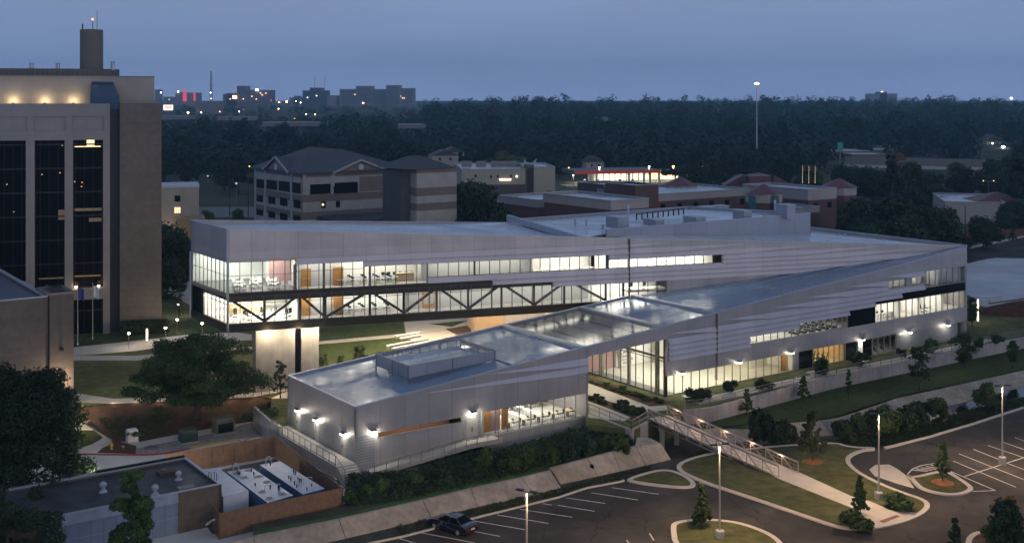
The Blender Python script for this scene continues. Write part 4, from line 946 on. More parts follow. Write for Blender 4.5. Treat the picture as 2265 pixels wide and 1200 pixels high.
# ================================================================== service yard
CHW = [(575, 1028), (620, 1020), (718, 1080), (670, 1093)]
def unit(name, label, cat, px, ztop, m, details=True, legs=True):
    c = [G(x, y, ztop) for x, y in px]; t = thing(name, Vector((sum(p.x for p in c)/4, sum(p.y for p in c)/4, ZY)), label, cat)
    b = MB(); b.prism(c, ZY+.35, ztop); b.build('casing', m, t); b = MB(); b.prism(c, ztop, ztop+.04); b.build('top_panel', M['shedtop'], t)
    b = MB(); cc = [p.lerp(sum(c, Vector())/4, .04) for p in c]; b.prism(cc, ZY, ZY+.34); b.build('base_frame', M['darkm'], t)
    return t, c
M['shedtop'] = mat('pale_blue_top_panel', (.33, .40, .54), .4, .12, .8)
blu = mat('painted_blue_grey_metal', (.09, .17, .29), .45, .08, .6, metal=.2); blud = M['tabg']
def lerp4(c, u, v): return c[0].lerp(c[1], u).lerp(c[3].lerp(c[2], u), v)
for i, (px, lab, fans) in enumerate(((CHW, 'long blue grey chiller with a plain pale top, nearer the side deck', []),
      ([(502, 1043), (557, 1034), (648, 1095), (592, 1112)], 'long blue grey chiller with round fan openings on top', [(.2, .1), (.75, .06), (.3, .26), (.8, .3), (.8, .5), (.25, .72), (.75, .9), (.2, .92)]))):
    t, c = unit('chiller', lab, 'chiller', px, 1.5, blu)
    for u, v in fans:
        p = lerp4(c, u, v); fb = MB(); fb.lathe((p.x, p.y, 1.5), [(.42, 0), (.42, .1), (.3, .1), (.3, .02)], 14); f_ = fb.build('fan_ring', M['kerb'], t)
        MB().box((p.x, p.y, 1.56), (.5, .1, .04), .6).build('fan_blade', M['darkm'], f_)
    rnd = random.Random(i+3)
    for k in range(9 if fans else 12):
        p = lerp4(c, rnd.uniform(.12, .88), rnd.uniform(.05, .95)); MB().lathe((p.x, p.y, 1.5), [(.05, 0), (.05, .25+rnd.random()*.3), (.09, .3)], 6).build('valve', M['darkm'], t)
    p = lerp4(c, .15, .07); b = MB(); b.tube([p, p+Vector((0, 0, .8)), p+Vector((.12, .08, .95)), p+Vector((.34, .24, .95)), p+Vector((.45, .32, .8)), p+Vector((.45, .32, 0))], .07, 8); b.build('pipe_loop', M['steel'], t)
    p = lerp4(c, .3, .75); q = lerp4(c, .8, .82); b = MB(); b.tube([p, p+Vector((0, 0, .7)), q+Vector((0, 0, .75)), q], .04, 6); b.build('pipe_loop', M['steel'], t)
    for v in (.33, .66): a_, c_ = lerp4(c, 0, v), lerp4(c, 1, v); b = MB(); b.bar(a_+Vector((0, 0, .02)), c_+Vector((0, 0, .02)), .05, .04); b.build('seam', M['steel'], t)
t, c = unit('equipment_shed', 'flat white topped equipment shed between the low building and the chillers', 'shed', [(440, 1040), (483, 1034), (550, 1085), (494, 1099)], 1.8, mat('white_shed_roof', (.66, .70, .78), .5, .04))
b = MB(); b.tube([V(455, 1160, 107.5), V(470, 1150, 108), V(500, 1140, 108.5), V(530, 1148, 109)], .12, 8); b.build('duct', M['steel'], t)
ac = G(505, 1143, ZY); t = thing('air_conditioner', ac, 'small white air conditioner box behind the wooden fence', 'air conditioner')
MB().box(ac, (1.1, .9, 1.7), .6, ZY).build('casing', M['white'], t); MB().box(ac+Vector((.25, -.4, 0)), (.5, .1, .5), .6, ZY+.9).build('grille', M['darkm'], t)
sheet('chiller_pad', [G(470, 1180, ZY), G(757, 1135, ZY), G(610, 1014, ZY), G(380, 1060, ZY)], ZY+.03, mat('dark_pad_concrete', (.10, .10, .10), .85, .2), thick=.05)
# timber fences
wd = mat('cedar_boards', (.24, .145, .09), .8, .18, 2.5, seams=[(0, .14, .014, .35)], bump=.2)
def fence(name, label, a, c, h, boards_out=True, m=wd):
    t = thing(name, Vector((a.x, a.y, ZY)), label, 'fence'); P = Plane(a.xy, (c-a).xy); L = (c-a).xy.length
    MB().fr(P, 0, L, ZY+.04, ZY+h, 0, -.03).build('boards', m, t, uv=puv(P))
    n = max(2, round(L/2.4))
    for i in range(n+1): s = L*i/n; MB().fr(P, s-.05, s+.05, ZY, ZY+h+.03, -.035 if boards_out else .12, -.14 if boards_out else .005).build('post', m, t, uv=puv(P))
    b = MB()
    for z in (.35, h-.3): b.fr(P, 0, L, ZY+z, ZY+z+.09, -.035 if boards_out else .045, -.08 if boards_out else .002)
    b.build('rails', m, t, uv=puv(P)); return t
f0, f1, f2_, f3 = G(485, 1192, ZY), G(757, 1132, ZY), G(608, 1010, ZY), None
f3 = f0+(f2_-f1)
fence('wooden_fence', 'orange brown timber board fence in front of the chillers', f0, f1, 2.4)
fence('wooden_fence', 'shadowed timber fence between the chillers and the side deck', f1, f2_, 2.4, False)
fence('wooden_fence', 'timber fence behind the chillers with posts facing the chillers', f3, f2_, 2.4, False)
fence('wooden_fence', 'dark short timber fence beside the brown wall of the low building', G(470, 1172, ZY), f0, 2.4)
# low building
LB0 = G(490, 1070, 3.3); LBb = G(410, 1012, 3.3); LBp = Plane(LB0.xy, D1); dep = (LBb-LB0).xy.length
lb = thing('low_building', Vector((LB0.x-8, LB0.y, ZY)), 'single storey brown walled building with dark flat roof and roof vents', 'building')
def lq(t, s, z): p = LBp.p(t, z); return Vector((p.x+N1[0]*s, p.y+N1[1]*s, z))
L_ = 26
brn = mat('brown_brick', (.15, .115, .085), .85, .15, 1.5, var2=.15, scale2=.2)
darkroof = mat('dark_tar_roof', (.045, .05, .058), .65, .3, .8, var2=.35, scale2=.25, rvar=.2)
seg(LBp, -L_, 0, lambda t: ZY, lambda t: 3.3, [(-16, -4.2, ZY, 2.5)], 0, -.3).build('wall', brn, lb)
LS = Plane(LB0.xy, N1); seg(LS, 0, dep, lambda t: ZY, lambda t: 3.3, [], 0, -.3).build('wall', brn, lb)
LK = Plane(lq(0, dep, 0).xy, D1, -1); seg(LK, -L_, 0, lambda t: ZY, lambda t: 3.3, [], 0, -.3).build('wall', brn, lb)
blueb = mat('pale_blue_siding', (.22, .28, .38), .6, .05, seams=[(0, 1.1, .05, .6)])
MB().fr(LBp, -16, -4.2, ZY, 2.5, -.05, -.2).build('siding', blueb, lb, uv=puv(LBp))
MB().fr(LBp, -16, -4.2, 1.0, 1.06, -.02, -.05).fr(LBp, -16, -4.2, 2.4, 3.3, .03, 0).build('trim', mat('pale_blue_fascia', (.33, .39, .48), .6), lb)
MB().poly([lq(-L_, .3, 3.12), lq(-.3, .3, 3.12), lq(-.3, dep-.3, 3.12), lq(-L_, dep-.3, 3.12)]).build('roof', darkroof, lb)
b = MB(); b.bar(lq(-L_, dep-.1, 3.36), lq(0, dep-.1, 3.36), .35, .2); b.bar(lq(-.15, 0, 3.34), lq(-.15, dep, 3.34), .3, .12); b.bar(lq(-L_, .1, 3.34), lq(0, .1, 3.34), .25, .1); b.build('parapet', M['curb'], lb)
MB().bar(lq(-9, dep-.1, 3.5), lq(-.2, dep-.1, 3.5), .3, .3).build('raised_parapet', M['darkm'], lb)
for px, py, s in ((228, 1087, 1), (343, 1093, 1), (395, 1060, .9), (362, 1048, .6)):
    p = G(px, py, 3.12); MB().lathe(p, [(.42*s, 0), (.2*s, .25*s), (.2*s, .5*s), (.34*s, .55*s), (.34*s, .75*s), (.15*s, .95*s)], 12).build('roof_vent', M['curb'] if s != .6 else M['rail'], lb)
b = MB(); p = G(370, 1048, 3.12); b.box(p, (1.8, 1.2, .35), .6, 3.12); b.build('roof_hatch', mat('rusty_metal', (.10, .06, .05), .7, .3), lb)
b = MB(); p = G(412, 1078, 3.12); b.box(p, (1.6, 1.0, .12), .6, 3.12); b.build('roof_panel', M['gravel'], lb)
b = MB()
for px in (462, 474): p = G(px, 1066, 3.12); b.tube([p, p+Vector((0, 0, 1)), p+Vector((.3, -.3, 1)), p+Vector((.3, -.3, 0))], .03, 6)
b.build('ladder_rail', M['darkm'], lb)
# unseen lamps added behind the low building to brighten the driveway
for t in (-2, -8):
    p = lq(t, dep+.15, 2.9); MB().box(p, (.35, .25, .22), .6).build('wall_lamp', M['darkm'], lb); lamp('POINT', p+Vector((N1[0]*.5, N1[1]*.5, -.1)), 800, (1, .88, .74), lb, .15, name='lamp_light')
# yard equipment
def yardbox(name, label, cat, px, py, w, d, h, m, lid=None, rz=.6):
    p = G(px, py, ZY); t = thing(name, p, label, cat); c = p+Vector((0, d/2, 0))
    MB().box(c, (w*1.12, d*1.12, .12), rz, ZY).build('pad', M['conc'], t)
    b = MB(); hw, hd = w/2, d/2; ca, sa = math.cos(rz), math.sin(rz)
    pr = [(-hw, -hd), (hw, -hd), (hw, hd), (-hw, hd)]; k = .9
    v0 = [(c.x+x*ca-y*sa, c.y+x*sa+y*ca, ZY+.12) for x, y in pr]; v1 = [(x, y, ZY+h*.8) for x, y, _ in v0]; v2 = [(c.x+k*(x*ca-y*sa), c.y+k*(x*sa+y*ca), ZY+h) for x, y in pr]
    vs = v0+v1+v2; fs = [(a, (a+1) % 4, (a+1) % 4+4, a+4) for a in range(4)]+[(a+4, (a+1) % 4+4, (a+1) % 4+8, a+8) for a in range(4)]+[(8, 9, 10, 11)]
    b.add(vs, fs); b.build('cabinet', m, t)
    q = c+Vector((-sa*-1*(hd+.02)*1, -ca*(hd+.02), 0)); MB().box(q, (w*.8, .04, h*.55), rz, ZY+.25).build('door_panel', lid or m, t)
    MB().box(q+Vector((.02, -.04, 0)), (.06, .05, .2), rz, ZY+h*.45).build('handle', M['darkm'], t); return t
gr = mat('dark_green_paint', (.03, .065, .055), .5, .1); gr2 = mat('olive_green_paint', (.085, .095, .06), .5, .1)
yardbox('utility_cabinet', 'white utility box on the mulch near the yellow hydrant', 'utility box', 289, 979, 1.2, 1.0, 1.5, M['white'])
yardbox('utility_cabinet', 'small dull green box just behind the white utility box', 'utility box', 312, 968, .8, .7, 1.0, gr2)
yardbox('transformer', 'dark green transformer on the gravel beside the driveway', 'transformer', 412, 980, 1.9, 1.5, 1.5, gr)
yardbox('generator', 'large olive green slatted generator cabinet on the gravel bed', 'generator', 490, 960, 2.3, 1.6, 1.9, gr2, M['black'])
hy = G(247, 993, ZY); t = thing('fire_hydrant', hy, 'yellow fire hydrant at the driveway kerb', 'hydrant')
MB().lathe(hy, [(.18, 0), (.18, .06), (.12, .08), (.12, .55), (.16, .58), (.15, .7), (.05, .82)], 10).build('barrel', M['yelp'], t); MB().tube([hy+Vector((-.22, 0, .45)), hy+Vector((.22, 0, .45))], .06, 8).build('nozzles', M['yelp'], t)
hy = G(272, 994, ZY); t = thing('standpipe', hy, 'small red and white standpipe right of the hydrant', 'pipe'); MB().lathe(hy, [(.07, 0), (.07, .5), (.12, .52), (.1, .6)], 8).build('pipe', M['redp'], t); MB().box(hy, (.3, .1, .1), 0, ZY+.35).build('cap', M['white'], t)
p = G(335, 990, ZY); MB(); tag(MB().lathe(p, [(.75, 0), (.75, .12), (.68, .16)], 18).build('manhole_cover', M['rail']), 'dark round manhole cover on the gravel bed', 'manhole')
# lights of the yard: a lamp washing the brown pilaster

# ================================================================== light poles
poleH = 8.6
def make_pole():
    t = thing('light_pole', Vector((0, 0, 0)), 'x', 'light pole', 'tall light poles in the car park')
    MB().lathe((0, 0, 0), [(.42, 0), (.42, .75), (.36, .8)], 14).build('base', M['conc'], t)
    MB().lathe((0, 0, 0), [(.10, .8), (.085, 4), (.07, poleH-.1)], 10).build('pole', M['steel'], t)
    b = MB(); b.bar((-.5, 0, poleH-.06), (.5, 0, poleH-.06), .06); b.build('arm', M['rail'], t)
    for s in (-1, 1):
        b = MB(); b.box((s*.62, 0, 0), (.6, .34, .1), 0, poleH-.05); h_ = b.build('lamp_head', M['darkm'], t)
        MB().box((s*.62, 0, 0), (.42, .24, .02), 0, poleH-.056).build('lens', M['lamphot'], h_)
    for s in (-1, 1): lamp('SPOT', (s*.62, 0, poleH-.14), 1750, (1, .64, .36), t, .12, angle=172, blend=.3, name='pole_light')
    return t
pole = make_pole()
labs = ['double headed light pole standing in the car park below the car park kerb and the parked car row', 'double headed light pole in the grass island in front of the footbridge',
        'double headed light pole on the lawn beside the footpath end', 'double headed light pole between the marked bays on the far side of the car park']
labs[0] = 'double headed light pole in the car park beside the dark parked car'
for i, (x, Y) in enumerate((((1165-CX)/F*93, 93), ((1592-CX)/F*105.6, 105.6), ((1944-CX)/F*115.8, 115.8), ((2217-CX)/F*127.2, 127.2))):
    o = pole if i == 0 else copy_tree(pole); o.location = (x, Y, 0); o['label'] = labs[i]; o.rotation_euler = (0, 0, (-.5, .35, .1, .2)[i])
for x, Y in ((66, 104), (30, 78), (-6, 77)):     # two further poles of the same row, outside the picture, that light the lot
    o = copy_tree(pole); o.location = (x, Y, 0); o['label'] = 'light pole of the car park outside the frame'
# path lamps
def make_bol(h=3.6):
    t = thing('path_lamp', Vector((0, 0, 0)), 'x', 'path lamp', 'post top lamps along the paths')
    MB().lathe((0, 0, 0), [(.10, 0), (.10, .1), (.05, .15), (.045, h-.35)], 8).build('post', M['rail'], t)
    MB().lathe((0, 0, h-.35), [(.12, 0), (.2, .12), (.2, .26), (.1, .36)], 12).build('lamp_globe', M['lampw'], t)
    lamp('POINT', (0, 0, h-.15), 240, (1, .86, .66), t, .3, name='globe_light'); return t
bl = make_bol()
for i, (px, y0, y1, lab) in enumerate(((285, 735, 771, 'path lamp with lit globe beside the walk in front of the brown tower wall'), (366, 723, 757, 'lit path lamp on the lawn right of the clipped hedge'),
     (392, 705, 735, 'lit path lamp between the hedge and the raised wing, farthest of the row'), (447, 713, 748, 'lit path lamp below the corner of the raised wing'), (395, 672, 700, 'small path lamp near the bare tree behind the hedge'))):
    o = bl if i == 0 else copy_tree(bl); p = G(px, y1, ZC); o.location = p; s = (y1-y0)/F*p.y/3.6; o.scale = (1, 1, max(.6, s)); o['label'] = lab
def column_light(px, py, h, lab):
    p = G(px, py, ZC); t = thing('light_column', p, lab, 'light column'); MB().lathe(p, [(.16, 0), (.16, .3)], 10).build('base', M['rail'], t)
    MB().lathe(p+Vector((0, 0, .3)), [(.14, 0), (.14, h-.35), (.05, h-.3)], 10).build('lit_tube', emis('column_glow', (1, .78, .55), 3.2), t)
    lamp('POINT', p+Vector((.3, -.35, h*.7)), 60, (1, .75, .5), t, .2, name='column_light_source')
column_light(325, 757, 2.2, 'short glowing light column beside the walk near the flagpoles')
column_light(2163, 713, 4.0, 'tall glowing light column by the white cleared lot')
# ================================================================== car
def local(b, name, m, t, smooth=False):
    me = bpy.data.meshes.new(name); me.from_pydata(b.v, [], b.f)
    ms = m if isinstance(m, (list, tuple)) else [m]
    for q in ms: me.materials.append(q)
    if any(b.m): me.polygons.foreach_set('material_index', b.m)
    if smooth: me.polygons.foreach_set('use_smooth', [True]*len(b.f))
    o = bpy.data.objects.new(name, me); COL.objects.link(o); o.parent = t; return o
def car2(loc, rz):
    t = thing('parked_car', loc, 'dark blue sedan parked in a bay against the concrete bank', 'car'); t.rotation_euler = (0, 0, rz)
    body = mat('dark_blue_car_paint', (.006, .010, .024), .14, 0, spec=.6, coat=1.0); Wd = 1.86
    low = [(-2.42, .32), (-2.46, .6), (-2.40, .86), (-2.15, .98), (-1.6, 1.0), (1.15, 1.0), (1.7, .93), (2.2, .80), (2.43, .62), (2.44, .35), (1.95, .2), (-1.95, .2)]
    secs = [(-.5, .93, .03), (-.485, .985, .0), (-.3, 1.0, -.0), (.3, 1.0, -.0), (.485, .985, .0), (.5, .93, .03)]
    b = MB(); n = len(low)
    for f, s, dz in secs:
        for x, z in low: b.v.append((x*(s if abs(x) > 2 else 1), f*Wd, z-(dz if z > .5 else -dz)+(.0 if abs(f) > .4 else .03*(z > .8))))
    for k in range(len(secs)-1):
        for i in range(n): j_ = (i+1) % n; b.f.append([k*n+i, k*n+j_, (k+1)*n+j_, (k+1)*n+i]); b.m.append(0)
    b.f.append(list(range(n))); b.m.append(0); b.f.append([(len(secs)-1)*n+i for i in range(n-1, -1, -1)]); b.m.append(0)
    local(b, 'body', body, t)
    # cabin: roof and glass
    c0 = [(-1.75, -.80, .99), (1.2, -.80, .99), (1.2, .80, .99), (-1.75, .80, .99)]; c1 = [(-.95, -.60, 1.43), (.35, -.60, 1.43), (.35, .60, 1.43), (-.95, .60, 1.43)]
    b = MB(); b.add(c0+c1, [(0, 1, 5, 4), (1, 2, 6, 5), (2, 3, 7, 6), (3, 0, 4, 7)]); local(b, 'windows', M['dglass'], t)
    b = MB(); b.add([(-.95, -.6, 1.432), (-.3, -.6, 1.47), (.35, -.6, 1.432), (.35, .6, 1.432), (-.3, .6, 1.47), (-.95, .6, 1.432), (-.3, 0, 1.50), (-.95, 0, 1.45), (.35, 0, 1.45)], [(0, 1, 6, 7), (1, 2, 8, 6), (8, 3, 4, 6), (7, 6, 4, 5)])
    for s in (-1, 1):
        b.bar((-1.72, s*.8, 1.0), (-.95, s*.6, 1.45), .09, .05); b.bar((-.95, s*.6, 1.44), (.35, s*.6, 1.44), .08, .05); b.bar((.35, s*.6, 1.44), (1.18, s*.8, 1.0), .09, .05); b.bar((-.25, s*.805, 1.0), (-.28, s*.61, 1.44), .07, .03)
    local(b, 'roof', body, t)
    for x in (-1.42, 1.42):
        for s in (-1, 1):
            b = MB(); b.tube([(x, s*.72, .33), (x, s*.95, .33)], .33, 20); w = local(b, 'wheel', mat('tyre_rubber', (.012, .012, .012), .8) if x < -1 and s < 0 and 'tyre' not in M else M['tyre'], t) if 'tyre' in M else None
            if w is None: M['tyre'] = mat('tyre_rubber', (.012, .012, .012), .8, 0); w = local(b, 'wheel', M['tyre'], t)
            b = MB(); b.tube([(x, s*.94, .33), (x, s*.965, .33)], .2, 10); local(b, 'rim', M['steel'], w)
    for s in (-1, 1):
        b = MB(); b.box((-2.43, s*.68, .74), (.08, .36, .17)); local(b, 'tail_light', mat('tail_red', (.12, .01, .01), .3, 0), t)
        b = MB(); b.box((2.36, s*.66, .66), (.12, .36, .13)); local(b, 'headlight', M['kerb'], t)
        b = MB(); b.box((.85, s*1.0, 1.0), (.16, .2, .12)); local(b, 'mirror', body, t)
        b = MB(); b.box((-.05, s*.935, .84), (.14, .03, .03)); local(b, 'door_handle', M['steel'], t)
    b = MB(); b.box((-2.47, 0, .66), (.03, .5, .14)); local(b, 'number_plate', M['kerb'], t)
    b = MB(); b.box((-2.44, 0, .42), (.08, 1.6, .14)); local(b, 'bumper', M['darkm'], t)
    return t
ca = G(957, 1162, 0); cb_ = G(1048, 1170, 0)
cc_ = G(1000, 1176, 0); car2(Vector((cc_.x, cc_.y+.6, 0)), math.atan2(.62, -.8))
# ================================================================== flags, benches
def flagpole(px, py, ytop, lab, fm, z=ZC, lit=None, Y=None):
    p = G(px, py, z) if Y is None else V(px, py, Y); h = (py-ytop)/F*p.y; t = thing('flagpole', p, lab, 'flagpole')
    MB().lathe(p, [(.14, 0), (.07, .3), (.035, h-.1), (.08, h-.05), (.02, h)], 8).build('pole', lit or M['steel'], t)
    b = MB(); n = 6; w = h*.17; hh = h*.2
    top_ = [p+Vector((.05+w*i/n*.6, -.12*math.sin(i*1.4), h-.4-.25*w*(i/n)**1.3*1.2)) for i in range(n+1)]
    for i in range(n): b.quad(top_[i]-Vector((0, 0, hh)), top_[i+1]-Vector((0, 0, hh)), top_[i+1], top_[i])
    b.extr([top_[0]-Vector((0, 0, hh)), top_[0]-Vector((-.02, 0, hh)), top_[0]+Vector((.02, 0, 0)), top_[0]], (0, .02, 0)); b.build('flag', fm, t)
fb = mat('blue_flag_cloth', (.05, .06, .22), .8); fw = mat('white_flag_cloth', (.6, .6, .62), .8); fr_ = mat('striped_flag_cloth', (.4, .2, .2), .8)
flagpole(172, 762, 628, 'flagpole with drooping blue flag before the tower entrance', fb); flagpole(205, 750, 625, 'flagpole with white flag before the tower entrance', fw)
def bench(px0, py0, px1, py1, lab, w=.5):
    a, c = G(px0, py0, ZC), G(px1, py1, ZC); t = thing('bench_wall', (a+c)/2, lab, 'bench'); b = MB(); b.bar(a+Vector((0, 0, .4)), c+Vector((0, 0, .4)), w, .12); b.build('seat', M['tabw'], t)
    b = MB(); b.bar(a+Vector((0, .05, .19)), c+Vector((0, .05, .19)), w*.6, .3); b.build('base', M['conc'], t)
    lamp('AREA', (a+c)/2+Vector((0, -.2, 1.6)), 34, (1, .82, .6), t, (c-a).length, (0, 0, math.atan2((c-a).y, (c-a).x)), .6, name='bench_light')
bench(856, 770, 946, 753, 'long pale lit bench nearest the low wing roof on the lawn plaza'); bench(868, 776, 950, 760, 'long pale lit bench partly behind the low roof edge'); bench(874, 748, 928, 739, 'long pale lit bench at the far end of the lawn plaza'); bench(886, 753, 930, 745, 'short pale lit bench second from the far end of the plaza')
# furniture in the lit rooms
def mk(name, label, cat, group, bits):
    t = thing(name, Vector((0, 0, 0)), label, cat, group)
    for nm, b, m in bits: local(b, nm, m, t)
    return t
def legs(w, d, h, r=.03):
    b = MB()
    for x in (-1, 1):
        for y in (-1, 1): b.bar((x*w, y*d, 0), (x*w, y*d, h), r)
    return b
fur = {}
fur['table'] = mk('table', 'x', 'table', 'x', [('table_top', MB().box((0, 0, .73), (1.5, .75, .05)), M['tabw']), ('frame', legs(.68, .32, .71), M['steel'])])
fur['gtable'] = mk('table', 'x', 'table', 'x', [('table_top', MB().box((0, 0, .73), (1.6, .6, .05)), M['tabg']), ('frame', legs(.7, .25, .71), M['steel'])])
fur['ctable'] = mk('table', 'x', 'table', 'x', [('table_top', MB().box((0, 0, .73), (1.1, 1.1, .05)), M['woodl']), ('frame', legs(.1, .1, .71, .1), M['steel'])])
def chairbits(m): return [('seat', MB().box((0, 0, .45), (.46, .46, .05)), m), ('backrest', MB().box((0, .22, .72), (.44, .04, .42)), m), ('frame', legs(.2, .2, .43), M['steel'])]
fur['chair'] = mk('chair', 'x', 'chair', 'x', chairbits(M['chair'])); fur['wchair'] = mk('chair', 'x', 'chair', 'x', chairbits(M['chairw']))
fur['ochair'] = mk('office_chair', 'x', 'chair', 'x', [('seat', MB().box((0, 0, .48), (.5, .5, .08)), M['chair']), ('backrest', MB().box((0, .24, .85), (.46, .06, .6)), M['chair']), ('stem', MB().lathe((0, 0, 0), [(.28, 0), (.28, .05), (.03, .07), (.03, .44)], 8), M['darkm'])])
fur['bike'] = mk('exercise_bike', 'x', 'exercise bike', 'x', [('frame', MB().bar((-.45, 0, .05), (.5, 0, .05), .1).bar((-.1, 0, .05), (-.25, 0, .95), .09).bar((.45, 0, .05), (.3, 0, 1.1), .09).bar((-.1, 0, .35), (.4, 0, .5), .09), M['chair']), ('flywheel', MB().tube([(.42, -.05, .33), (.42, .05, .33)], .27, 14), M['chair']), ('saddle', MB().box((-.27, 0, 1.0), (.3, .2, .08)), M['chair']), ('handlebar', MB().bar((.28, -.25, 1.15), (.28, .25, 1.15), .05), M['chair'])])
fur['machine'] = mk('gym_machine', 'x', 'gym machine', 'x', [('deck', MB().box((0, 0, .15), (1.5, .7, .2)), M['chair']), ('uprights', MB().bar((.6, -.32, .2), (.75, -.32, 1.35), .08).bar((.6, .32, .2), (.75, .32, 1.35), .08), M['steel']), ('console', MB().box((.72, 0, 1.35), (.12, .7, .25)), M['chair']), ('rails', MB().bar((.7, -.34, 1.0), (.0, -.34, .95), .06).bar((.7, .34, 1.0), (.0, .34, .95), .06), M['chair'])])
protos = dict(fur)
used = set()
def put(k, P, t, off, z, rz, label, group):
    p = P.p(t, z, -off); o = protos[k] if k not in used else copy_tree(protos[k]); used.add(k)
    o.location = p; o.rotation_euler = (0, 0, rz+math.atan2(P.d.y, P.d.x)); o['label'] = label; o['group'] = group
rn = random.Random(5)
for t, o in ((1.8, 2.2), (1.9, 5.2), (4.0, 3.6), (6.2, 2.0), (4.4, 6.6), (6.4, 5.2)):
    put('table', P2, t, o, 14.64, rn.uniform(-.3, .3), 'white table on the dark carpet of the top floor corner room of the raised wing', 'tables in the top corner room')
    for a in range(4): put('wchair', P2, t+(-.5, .5, -.5, .5)[a], o+(-.8, -.8, .8, .8)[a], 14.64, (PI:=math.pi)*(a < 2)*1.0+rn.uniform(-.3, .3), 'white chair at a white table in the top floor corner room of the raised wing', 'chairs in the top corner room')
for t in (7.6, 8.5): put('wchair', P2, t, 2.6, 14.64, 2.4, 'white lounge chair against the rose wall of the top corner room', 'chairs by the rose wall')
for i in range(5):
    for j_ in range(3):
        put('gtable', P2, 15.4+i*1.75, 2.2+j_*1.15, 14.64, 0, 'grey classroom table in a row on the top floor of the raised wing', 'classroom tables, top floor')
        put('chair', P2, 15.2+i*1.75, 2.75+j_*1.15, 14.64, rn.uniform(-.4, .4), 'dark chair behind a grey table on the top floor of the raised wing', 'classroom chairs, top floor')
        put('gtable', P2, 14.8+i*1.75, 2.2+j_*1.15, 10.68, 0, 'grey classroom table in a row on the lower floor of the raised wing', 'classroom tables, lower floor')
        put('chair', P2, 14.9+i*1.75, 2.75+j_*1.15, 10.68, rn.uniform(-.4, .4), 'dark chair behind a grey table on the lower floor of the raised wing', 'classroom chairs, lower floor')
for i in range(6): put('ochair', P2, 21.6+i*.8, 5.0-.1*i, 14.64, math.pi, 'dark office chair behind the wooden desk on the top floor', 'office chairs behind the desk')
b = MB(); tag(MB().fr(P2, 23.2, 25.6, 14.64, 15.7, -3.0, -3.8).fr(P2, 23.1, 25.7, 15.7, 15.78, -2.9, -3.9).build('reception_desk', M['woodl']), 'pale wooden desk with white top on the top floor of the raised wing', 'desk')
for i in range(9): put('ochair', P2, 1.4+.9*i+rn.uniform(-.2, .2), rn.uniform(2.2, 5.5), 10.68, rn.uniform(0, 6), 'dark office chair in the bright lower corner room of the raised wing', 'office chairs, lower corner room')
tag(MB().fr(P2, .6, 5.6, 11.5, 12.3, -5.8, -6.1).fr(P2, .6, 5.6, 10.68, 11.5, -5.85, -6.1).build('service_counter', M['woodl']), 'long pale wooden counter in the bright lower corner room', 'counter')
for i in range(3): put('table', P2, 1.6+2.2*i, 1.8+.3*i, 10.68, .3*i, 'white table in the bright lower corner room of the raised wing', 'tables, lower corner room')
for i in range(7):
    put('table', P2, 43.8+i*1.3, 2.5+(i % 2), 14.64, 0, 'white laboratory table behind the middle windows of the raised wing', 'laboratory tables'); put('wchair', P2, 44.2+i*1.3, 3.2+(i % 2), 14.64, 0, 'white stool by a laboratory table in the raised wing', 'laboratory stools')
for i in range(3): put('ochair', P2, 57.8+i*2.1, 1.2, 12.0, math.pi, 'black office chair close to the window just above the low wing roof', 'black chairs above the roof')
b = MB(); b.fr(P2, 57.1, 63.5, 11.7, 12.0, -.6, -3.2); b.build('floor', M['ifloor'], BLD)
for i in range(3):
    for j_ in range(3): put('table', P1, 21.2+i*2.3, 2.2+j_*2.0, 1.12, math.pi/2, 'white dining table in the room at the passage corner', 'white dining tables')
for i in range(5):
    for j_ in range(2):
        put('ctable', P1, 21.0+i*2.2, 1.4+j_*5.6, 1.12, .2, 'square pale wood table in the dining room behind the low windows', 'square dining tables')
        for a in (-1, 1): put('chair', P1, 21.0+i*2.2+a*.8, 1.4+j_*5.6, 1.12, a*1.57, 'dark chair at a square table in the dining room', 'dining room chairs')
for i in range(5): put('bike', P1, 74.4+i*1.15, 2.6, 1.44, 1.9, 'black exercise bike in the orange lit ground floor room', 'exercise bikes, orange room')
for i in range(4): put('bike', P1, 74.9+i*1.15, 4.4, 1.44, 1.9, 'black exercise bike in the orange lit ground floor room', 'exercise bikes, orange room')
for i in range(3): put('bike', P1, 88.0+i*1.7, 2.0, 1.44, 1.2, 'exercise bike behind the plain windows at the far end of the ground floor', 'exercise bikes, far room')
for i in range(6):
    for j_ in range(2): put('machine', P1, 70.9+i*1.6, 1.6+j_*2.2, 6.4, -1.57, 'black treadmill in the upper floor gym windows', 'treadmills')
for i in range(4): put('gtable', P1, 91.3+i*1.3-1, 1.8, 6.4, 0, 'grey table behind the first floor windows near the far corner', 'grey tables, far end'); put('chair', P1, 91.0+i*1.3, 2.5, 6.4, 0, 'dark chair behind the first floor windows near the far corner', 'dark chairs, far end')
for i in range(3): put('ochair', P1, 99.5+i*1.1, 1.6, 6.4, 1, 'black office chair in the first floor corner offices', 'office chairs, far end')
b = MB()
for j_ in range(4):
    for i in range(5): b.mat((i*7+j_*3) % 3).fr(P1, 104.6+i*.42, 104.95+i*.42, 6.75+j_*.48, 7.05+j_*.48, -2.6, -2.9)
b.mat(3)
for j_ in range(5): b.fr(P1, 104.5, 106.8, 6.66+j_*.48, 6.7+j_*.48, -2.5, -3.0)
tag(b.build('bookshelf', [M['redp'], M['white'], M['yelp'], M['darkm']]), 'bookshelf with red and white files in the first floor corner room', 'bookshelf')
